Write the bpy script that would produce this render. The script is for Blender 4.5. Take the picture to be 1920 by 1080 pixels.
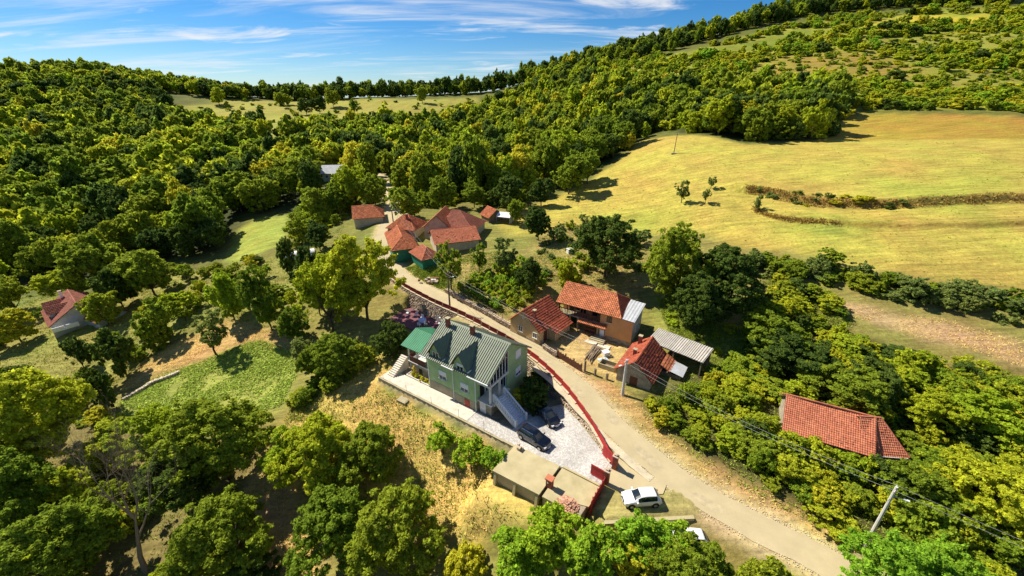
import bpy, math, random
import numpy as np
from mathutils import Vector, Matrix

R = math.radians
for o in list(bpy.data.objects):
    bpy.data.objects.remove(o, do_unlink=True)
sc = bpy.context.scene
C = sc.collection

# ------------------------------------------------------------------ camera
cd = bpy.data.cameras.new('camera')
cd.sensor_width = 36.0
cd.lens = 14.81
cd.clip_start = 0.5
cd.clip_end = 6000
cam = bpy.data.objects.new('camera', cd)
cam.location = (0, 0, 40)
cam.rotation_euler = (R(65), 0, 0)
C.objects.link(cam)
sc.camera = cam

# ------------------------------------------------------------------ sky
SUN_EL, SUN_AZ = R(46), R(-57)          # azimuth measured clockwise from +Y
world = bpy.data.worlds.new('World')
sc.world = world
world.use_nodes = True
wn, wl = world.node_tree.nodes, world.node_tree.links
wn.clear()
w_out = wn.new('ShaderNodeOutputWorld')
w_bg = wn.new('ShaderNodeBackground')
w_bg.inputs['Strength'].default_value = 0.058
sky = wn.new('ShaderNodeTexSky')
sky.sky_type = 'NISHITA'
sky.sun_disc = False
sky.sun_elevation = SUN_EL
sky.sun_rotation = SUN_AZ % (2 * math.pi)
sky.altitude = 300
sky.air_density = 0.9
sky.dust_density = 0.15
sky.ozone_density = 4.0
tc = wn.new('ShaderNodeTexCoord')
# thin cirrus: project the view direction on a high flat layer and stretch noise along it
sep = wn.new('ShaderNodeSeparateXYZ'); wl.new(tc.outputs['Generated'], sep.inputs[0])
zz = wn.new('ShaderNodeMath'); zz.operation = 'ADD'; zz.inputs[1].default_value = 0.12
wl.new(sep.outputs['Z'], zz.inputs[0])
zm = wn.new('ShaderNodeMath'); zm.operation = 'MAXIMUM'; zm.inputs[1].default_value = 0.03
wl.new(zz.outputs[0], zm.inputs[0])
dx = wn.new('ShaderNodeMath'); dx.operation = 'DIVIDE'
dy = wn.new('ShaderNodeMath'); dy.operation = 'DIVIDE'
wl.new(sep.outputs['X'], dx.inputs[0]); wl.new(zm.outputs[0], dx.inputs[1])
wl.new(sep.outputs['Y'], dy.inputs[0]); wl.new(zm.outputs[0], dy.inputs[1])
cmb = wn.new('ShaderNodeCombineXYZ'); wl.new(dx.outputs[0], cmb.inputs[0]); wl.new(dy.outputs[0], cmb.inputs[1])
def cloud(scale, rot, loc, detail, lo, hi, dist):
    mp = wn.new('ShaderNodeMapping')
    mp.inputs['Scale'].default_value = scale
    mp.inputs['Rotation'].default_value = (0, 0, R(rot))
    mp.inputs['Location'].default_value = loc
    wl.new(cmb.outputs[0], mp.inputs[0])
    nz = wn.new('ShaderNodeTexNoise')
    nz.inputs['Scale'].default_value = 1.0
    nz.inputs['Detail'].default_value = detail
    nz.inputs['Roughness'].default_value = 0.6
    nz.inputs['Distortion'].default_value = dist
    wl.new(mp.outputs[0], nz.inputs['Vector'])
    mr = wn.new('ShaderNodeMapRange')
    mr.inputs['From Min'].default_value = lo
    mr.inputs['From Max'].default_value = hi
    mr.interpolation_type = 'SMOOTHSTEP'
    wl.new(nz.outputs['Fac'], mr.inputs['Value'])
    return mr
c1 = cloud((0.32, 1.5, 1), -28, (1.3, 0.2, 0), 9, 0.47, 0.72, 0.8)
c2 = cloud((0.8, 1.6, 1), 20, (4.4, 2.6, 0), 10, 0.54, 0.70, 0.6)
mx = wn.new('ShaderNodeMath'); mx.operation = 'MAXIMUM'
wl.new(c1.outputs[0], mx.inputs[0]); wl.new(c2.outputs[0], mx.inputs[1])
mu = wn.new('ShaderNodeMath'); mu.operation = 'MULTIPLY'; mu.inputs[1].default_value = 0.85
wl.new(mx.outputs[0], mu.inputs[0])
# no cloud under the horizon
hz = wn.new('ShaderNodeMapRange'); hz.inputs['From Min'].default_value = -0.02; hz.inputs['From Max'].default_value = 0.06
wl.new(sep.outputs['Z'], hz.inputs['Value'])
mu2 = wn.new('ShaderNodeMath'); mu2.operation = 'MULTIPLY'
wl.new(mu.outputs[0], mu2.inputs[0]); wl.new(hz.outputs[0], mu2.inputs[1])
hs = wn.new('ShaderNodeHueSaturation'); hs.inputs['Saturation'].default_value = 1.25
tint = wn.new('ShaderNodeMix'); tint.data_type = 'RGBA'; tint.blend_type = 'MULTIPLY'; tint.inputs['Factor'].default_value = 1
tint.inputs['B'].default_value = (0.80, 0.95, 1.12, 1)
wl.new(sky.outputs[0], tint.inputs['A'])
wl.new(tint.outputs['Result'], hs.inputs['Color'])
mixc = wn.new('ShaderNodeMix'); mixc.data_type = 'RGBA'
mixc.inputs['B'].default_value = (9.5, 9.6, 9.8, 1)
wl.new(mu2.outputs[0], mixc.inputs['Factor'])
wl.new(hs.outputs[0], mixc.inputs['A'])
wl.new(mixc.outputs['Result'], w_bg.inputs['Color'])
wl.new(w_bg.outputs[0], w_out.inputs[0])

# ------------------------------------------------------------------ sun
sd = bpy.data.lights.new('sun', 'SUN')
sd.energy = 5.0
sd.angle = R(0.53)
sd.color = (1.0, 0.93, 0.80)
sun = bpy.data.objects.new('sun', sd)
to_sun = Vector((math.sin(SUN_AZ) * math.cos(SUN_EL), math.cos(SUN_AZ) * math.cos(SUN_EL), math.sin(SUN_EL)))
sun.rotation_euler = (-to_sun).to_track_quat('-Z', 'Y').to_euler()
sun.location = (-60, 40, 120)
C.objects.link(sun)

vs = sc.view_settings
vs.view_transform = 'Standard'
vs.look = 'None'
vs.gamma = 1.0
vs.use_curve_mapping = False
vs.exposure = 0.74
sc.cycles.max_bounces = 9
sc.cycles.diffuse_bounces = 5
sc.cycles.glossy_bounces = 2
sc.cycles.transmission_bounces = 6

# ------------------------------------------------------------------ survey of the place (metres)
CTRL=[(32.3, 23.6, -0.7), (27.8, 26.0, -0.5), (20.2, 32.9, -0.2), (14.7, 39.9, 0.3), (8.0, 51.2, 1.0), (-0.9, 63.2, 1.8), (-11.3, 72.1, 2.4), (-23.4, 84.9, 3.0), (-34.5, 106.1, 4.5), (-36.2, 124.3, 6.0), (8.8, 40.2, -0.4), (-0.7, 43.4, -0.8), (-8.6, 49.2, -1.1), (-19.1, 56.3, -1.6), (-19.6, 71.2, 0.0), (-21.1, 50.5, -3.2), (-29.1, 49.0, -6.0), (-5.5, 39.4, -4.2), (0.0, 32.9, -3.6), (-13.6, 36.6, -8.5), (-31.2, 35.4, -11.0), (-27.2, 32.4, -11.5), (8.8, 27.7, -3.2), (-3.5, 28.7, -6.5), (16.8, 26.0, -2.2), (-46.0, 65.3, -7.0), (-61.4, 64.4, -10.0), (-70.0, 63.1, -11.5), (-73.8, 70.8, -11.0), (-84.1, 71.8, -13.0), (-104.6, 84.9, -13.5), (-142.7, 108.5, -14.0), (-70.3, 46.1, -14.0), (-116.1, 60.7, -17.0), (-95.7, 39.6, -17.0), (-40.2, 27.9, -14.0), (-2.7, 17.8, -6.0), (21.9, 16.0, -1.5), (45.7, 15.8, -1.0), (-37.5, 82.8, -1.2), (-53.5, 96.8, -2.2), (-80.7, 130.6, -1.0), (-77.0, 103.2, -5.0), (-55.6, 80.0, -5.0), (-162.2, 140.6, -11.0), (-113.3, 127.3, -8.0), (-234.4, 137.9, -12.0), (-7.6, 117.8, 7.0), (-7.8, 96.5, 5.0), (-16.6, 94.7, 4.3), (-3.3, 78.7, 3.3), (10.9, 90.2, 6.0), (4.7, 64.3, 1.7), (15.1, 59.6, 1.4), (17.9, 64.1, 1.8), (20.5, 59.6, 1.4), (28.6, 69.0, 4.0), (21.3, 81.7, 5.6), (27.6, 53.1, 1.8), (27.9, 37.1, 1.0), (31.1, 31.8, 0.4), (35.6, 27.1, 0.2), (39.0, 38.9, 1.8), (51.9, 36.2, 2.0), (49.3, 27.4, 0.6), (41.9, 50.4, 2.8), (54.9, 43.6, 3.6), (69.5, 31.6, 3.0), (95.1, 46.0, 6.0), (6.2, 119.8, 8.0), (24.6, 139.2, 10.0), (31.4, 98.6, 7.0), (49.4, 83.3, 8.6), (72.2, 70.7, 9.2), (88.6, 67.9, 9.4), (66.8, 58.0, 6.4), (58.5, 64.3, 7.0), (70.6, 53.1, 5.6), (44.4, 62.6, 4.8), (114.2, 60.3, 10.0), (49.2, 113.9, 14.0), (71.5, 103.7, 15.0), (104.5, 97.5, 16.5), (163.2, 95.4, 17.0), (-244.9, 232.8, 6.9), (-359.2, 359.1, 29.3), (-468.1, 481.7, 55.6), (-422.4, 524.0, 51.7), (-310.1, 371.7, 20.9), (-167.1, 203.7, 3.7), (-358.9, 232.8, 6.9), (-638.0, 441.7, 40.7), (-483.3, 238.0, 6.1), (-840.5, 441.7, 40.7), (-104.8, 238.0, 6.1), (-81.5, 198.1, 3.4), (-163.0, 297.2, 14.8), (-244.6, 370.8, 18.9), (-170.9, 405.1, 21.3), (-80.0, 429.8, 27.1), (-195.9, 470.2, 30.9), (-59.9, 470.9, 32.4), (-142.8, 516.0, 34.4), (-17.5, 238.0, 6.1), (11.4, 232.8, 6.9), (30.2, 281.3, 16.2), (0.0, 364.5, 17.2), (-5.3, 457.0, 26.3), (68.0, 166.0, 22.2), (102.5, 157.6, 23.1), (148.9, 147.1, 24.2), (237.5, 147.1, 24.2), (163.9, 189.0, 31.3), (196.3, 177.8, 30.8), (288.4, 183.2, 30.6), (243.5, 296.8, 61.4), (327.8, 413.6, 98.9), (276.8, 479.7, 110.4), (180.8, 485.1, 86.6), (103.4, 489.8, 72.9), (49.6, 489.7, 60.8), (79.6, 287.9, 37.5), (51.4, 315.6, 30.6), (285.6, 274.0, 59.7), (392.7, 394.4, 105.0), (437.5, 274.0, 59.7), (601.5, 394.4, 105.0), (139.2, 278.7, 46.2), (22.5, 496.1, 51.0), (-420.0, 560.0, 40.0), (-150.0, 640.0, 25.0), (100.0, 640.0, 30.0), (250.0, 600.0, 80.0), (500.0, 560.0, 120.0), (-700.0, 500.0, 60.0), (-800.0, 100.0, 20.0), (-600.0, -150.0, -10.0), (0.0, -200.0, -10.0), (600.0, -200.0, 10.0), (900.0, 200.0, 80.0), (800.0, 500.0, 110.0), (-500.0, 900.0, 20.0), (0.0, 1000.0, 10.0), (600.0, 1000.0, 60.0), (-900.0, 900.0, 30.0), (1000.0, 900.0, 60.0), (-1600.0, -1200.0, 0.0), (0.0, -1200.0, 0.0), (1600.0, -1200.0, 0.0), (-1600.0, 0.0, 10.0), (1600.0, 0.0, 60.0), (-1600.0, 1600.0, 20.0), (0.0, 1600.0, 10.0), (1600.0, 1600.0, 40.0)]
POLY={
 'meadow':[(3.9, 120.4), (15.9, 139.6), (28.6, 153.0), (42.3, 168.7), (56.5, 195.7), (73.2, 179.8), (83.5, 157.4), (111.0, 162.2), (147.5, 196.9), (196.1, 173.3), (317.8, 174.8), (123.1, 55.5), (87.8, 65.2), (72.0, 70.4), (62.3, 76.2), (58.0, 83.1), (51.2, 87.1), (44.0, 98.6), (32.0, 101.2), (21.4, 109.6), (8.2, 103.6), (0.0, 104.8), (-8.4, 117.9)],
 'tanband':[(147.9, 196.8), (164.5, 189.7), (196.1, 173.3), (317.8, 174.8), (286.2, 154.7), (172.5, 149.8), (138.8, 156.5), (110.5, 161.5)],
 'greenpatch':[(66.4, 94.6), (73.2, 93.9), (80.2, 90.5), (74.5, 85.4), (65.1, 86.1), (62.3, 91.2)],
 'ridgemeadow':[(-306.5, 414.9), (-288.0, 461.1), (-223.6, 483.5), (-181.1, 489.9), (-108.4, 469.3), (-36.8, 491.0), (-29.8, 424.1), (-70.5, 372.6), (-102.8, 332.3), (-138.0, 322.4), (-156.2, 283.6), (-197.2, 306.8), (-265.5, 363.0)],
 'lawn':[(-93.0, 137.6), (-91.6, 147.1), (-78.9, 145.5), (-67.7, 120.0), (-72.8, 115.5), (-79.8, 110.6), (-84.4, 114.3)],
 'veg':[(-72.1, 62.0), (-68.8, 67.2), (-59.7, 70.3), (-52.2, 73.3), (-42.8, 68.7), (-38.8, 61.5), (-38.2, 55.6), (-44.9, 53.9), (-54.5, 51.5), (-66.4, 56.7)],
 'drywest':[(-73.8, 64.5), (-76.8, 73.1), (-71.9, 78.1), (-64.9, 83.0), (-56.1, 78.6), (-41.9, 70.3), (-42.2, 68.1), (-52.2, 73.3), (-60.9, 70.6), (-69.1, 67.7)],
 'dryeast':[(-26.8, 66.8), (-19.1, 56.3), (0.0, 40.9), (-2.3, 37.2), (2.5, 33.4), (2.9, 31.1), (-3.6, 31.2), (-13.5, 36.5), (-26.2, 40.9), (-35.4, 41.0), (-35.8, 50.5), (-35.3, 55.3), (-29.3, 59.3)],
 'drysouth':[(-37.0, 42.6), (-32.2, 40.6), (-28.0, 37.6), (-22.5, 30.4), (-29.1, 30.8), (-35.6, 38.3)],
 'dirtyard':[(6.2, 59.6), (11.9, 65.0), (20.9, 59.8), (18.2, 53.9), (14.9, 50.2), (12.8, 54.0), (8.4, 55.3)],
 'terrace':[(55.8, 66.4), (61.2, 61.9), (69.7, 58.5), (76.7, 53.9), (73.2, 47.4), (71.1, 49.7), (66.8, 53.2), (60.5, 57.3), (55.7, 62.6)],
 'vine':[(-18.6, 84.4), (-11.4, 94.0), (0.0, 95.1), (7.9, 81.5), (4.2, 74.2), (0.0, 69.0), (-8.5, 74.8)],
 'bank':[(28.3, 71.6), (33.1, 70.9), (38.4, 55.6), (37.6, 50.8), (29.9, 52.8), (27.2, 61.4)],
 'greenlawn':[(-24.6, 90.2), (-19.7, 90.6), (-12.7, 83.7), (-14.3, 78.7), (-21.0, 84.7)],
 'wood_left':[(-903.8, 421.8), (-670.6, 468.8), (-472.8, 433.8), (-421.9, 459.6), (-358.3, 474.7), (-306.5, 414.9), (-281.3, 386.6), (-230.8, 362.4), (-176.6, 323.5), (-162.9, 384.8), (-120.4, 315.5), (-93.9, 239.9), (-82.7, 188.7), (-69.8, 142.3), (-104.6, 157.4), (-95.0, 139.3), (-87.3, 117.7), (-106.1, 124.9), (-116.4, 109.6), (-143.9, 114.5), (-185.8, 101.9), (-271.8, 100.9)],
 'wood_valley':[(-162.9, 384.8), (-114.6, 374.1), (-76.5, 408.5), (-32.0, 458.2), (0.0, 471.9), (43.2, 478.2), (81.9, 457.2), (75.3, 297.2), (86.0, 255.1), (74.3, 215.9), (55.9, 197.6), (42.0, 171.8), (27.5, 157.9), (16.9, 149.9), (5.3, 138.8), (0.0, 129.6), (-9.4, 134.2), (-28.7, 141.1), (-41.9, 149.9), (-57.3, 175.6), (-78.2, 203.1), (-93.9, 239.9), (-120.4, 315.5)],
 'wood_edge':[(75.3, 297.2), (106.2, 272.5), (135.0, 239.1), (160.4, 232.7), (151.3, 202.7), (111.9, 163.7), (85.1, 160.7), (75.2, 185.2), (72.4, 209.8), (86.0, 255.1)],
 'scrub_hill':[(81.2, 453.2), (147.3, 391.7), (191.0, 396.9), (239.4, 410.2), (286.3, 416.8), (345.2, 403.7), (380.4, 371.6), (565.8, 344.6), (323.1, 178.2), (202.0, 179.3), (169.9, 196.8), (151.7, 202.6), (160.4, 232.7), (135.0, 239.1), (106.2, 272.5), (75.3, 297.2)],
 'hillclear':[(128.4, 282.5), (183.5, 317.1), (219.4, 309.2), (229.5, 277.4), (239.6, 260.1), (207.6, 255.0), (174.4, 255.8), (133.6, 253.3)],
 'hillopen':[(251.2, 332.2), (300.5, 328.4), (330.3, 312.0), (309.9, 290.3), (278.0, 300.7), (240.1, 310.6)],
 'hill_lower':[(158.5, 227.5), (192.4, 226.8), (246.3, 222.0), (286.1, 219.5), (238.5, 177.9), (204.1, 179.3), (169.2, 196.0), (151.9, 201.5)],
 'hillopen2':[(213.4, 255.2), (265.5, 242.4), (252.9, 229.0), (203.6, 234.8)],
 'hillstrip':[(125.5, 403.1), (182.7, 378.0), (229.6, 391.5), (248.3, 368.4), (216.4, 366.6), (170.5, 349.9), (120.9, 372.9)],
 'hillyellow':[(275.0, 379.5), (319.3, 401.9), (351.5, 368.3), (338.5, 352.6), (302.3, 368.2), (264.5, 357.7)],
 'scrub_near':[(17.7, 44.6), (22.0, 48.0), (27.2, 51.9), (29.9, 52.8), (38.2, 51.9), (41.9, 57.6), (49.9, 61.6), (52.9, 55.7), (58.1, 52.1), (64.7, 46.8), (69.9, 41.9), (50.3, 23.6), (44.9, 22.9), (37.9, 24.7), (34.0, 27.7), (30.3, 30.3), (26.2, 33.5), (21.9, 37.9)],
 'scrub_mid':[(43.0, 69.1), (50.5, 74.6), (55.4, 66.5), (55.2, 59.2), (49.2, 60.3), (40.5, 56.5), (38.0, 58.2)],
 'scrub_left':[(-169.6, 101.0), (-137.1, 107.8), (-114.6, 104.0), (-100.0, 116.4), (-80.7, 109.6), (-61.8, 109.1), (-53.4, 96.7), (-37.4, 75.9), (-42.2, 71.2), (-57.2, 80.6), (-66.3, 85.3), (-74.9, 80.6), (-76.8, 73.1), (-78.0, 67.5), (-77.6, 62.0), (-103.1, 74.2), (-124.3, 66.7)],
 'wood_near':[(-147.1, 74.7), (-99.4, 70.7), (-76.2, 60.5), (-68.1, 56.9), (-54.1, 51.0), (-44.0, 52.3), (-35.4, 47.8), (-37.0, 42.6), (-37.2, 38.5), (-29.8, 30.9), (-27.2, 24.7), (-77.0, 26.7)],
 'ridge_row':[(-276.8, 489.0), (-222.4, 480.3), (-176.3, 476.0), (-115.3, 500.2), (-41.1, 510.3), (0.0, 499.5), (27.3, 479.0), (29.6, 519.1), (0.0, 541.3), (-44.6, 553.1), (-125.0, 542.1), (-191.1, 515.9), (-241.0, 520.5), (-300.0, 530.0)],
 'top_row':[(21.2, 463.1), (61.6, 456.8), (113.7, 426.4), (162.7, 411.8), (212.3, 426.0), (262.6, 437.9), (338.2, 429.2), (377.4, 378.1), (423.6, 424.4), (379.6, 481.8), (294.8, 491.5), (238.3, 478.2), (182.6, 462.2), (127.6, 478.6), (69.2, 512.7), (23.8, 519.8)],
 'left_row':[(-642.2, 446.8), (-463.3, 425.1), (-421.7, 443.0), (-392.0, 486.3), (-333.3, 461.1), (-267.2, 472.2), (-305.4, 539.6), (-380.9, 527.0), (-448.0, 555.7), (-481.9, 506.2), (-529.5, 485.9), (-733.9, 510.6)],
 'hedge_meadow':[(48.7, 84.0), (54.3, 80.1), (61.5, 75.0), (70.5, 68.4), (84.4, 63.4), (89.2, 59.8), (84.2, 55.1), (79.0, 57.8), (66.6, 63.2), (58.0, 69.3), (48.2, 74.2)],
 'hedge_lawn':[(-36.2, 53.3), (-35.0, 56.9), (-29.5, 60.0), (-26.4, 65.5), (-24.5, 63.1), (-27.6, 57.3), (-31.8, 53.7), (-33.3, 50.9)],
 'bank_shrubs':[(66.3, 114.7), (73.9, 108.2), (84.2, 103.6), (93.5, 100.5), (91.8, 98.3), (81.3, 99.1), (71.3, 103.4), (64.2, 108.7)],
 'farm_scrub':[(-72.2, 133.4), (-83.3, 184.3), (-80.4, 209.2), (-45.8, 183.3), (-12.1, 160.4), (4.3, 133.4), (0.0, 125.4), (-9.8, 126.9), (-13.6, 133.4), (-21.4, 128.1), (-31.0, 126.4), (-35.9, 129.6), (-48.5, 146.4), (-55.2, 138.3), (-48.9, 115.8), (-51.2, 105.3), (-55.7, 102.1)],
 'roadbank':[(8.4, 55.3), (14.9, 50.2), (17.4, 45.1), (21.3, 37.9), (26.2, 33.5), (30.3, 30.3), (33.9, 27.5), (32.4, 26.8), (28.8, 29.7), (24.7, 32.7), (20.3, 36.8), (16.3, 43.3), (13.8, 48.5), (7.4, 54.0)],
 'orchard':[(5.1, 94.2), (11.2, 106.9), (20.0, 109.8), (31.3, 98.4), (29.6, 83.5), (23.3, 75.8), (14.5, 73.4), (10.8, 77.3), (6.8, 81.6)],
}
ROAD=[(35.3, 21.5), (31.5, 24.0), (28.2, 26.6), (24.3, 29.4), (20.2, 32.9), (17.8, 35.8), (15.2, 39.2), (12.2, 44.2), (9.4, 49.8), (5.9, 54.8), (2.2, 59.9), (-2.9, 65.2), (-8.0, 69.9), (-13.7, 75.8), (-19.1, 80.4), (-24.6, 85.9), (-29.6, 94.2), (-33.5, 103.1), (-35.4, 113.4), (-36.5, 124.5), (-39.0, 137.2), (-44.2, 155.3), (-53.6, 179.8), (-65.4, 206.9)]
TERR=[[(64.5, 115.3), (68.2, 112.7), (72.7, 106.0), (82.5, 101.0), (93.5, 99.0), (120.3, 98.6), (167.9, 98.7)], [(60.7, 103.9), (62.5, 98.7), (67.0, 95.5), (71.6, 93.2), (83.8, 89.1), (101.2, 87.1), (111.7, 86.6)]]
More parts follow.
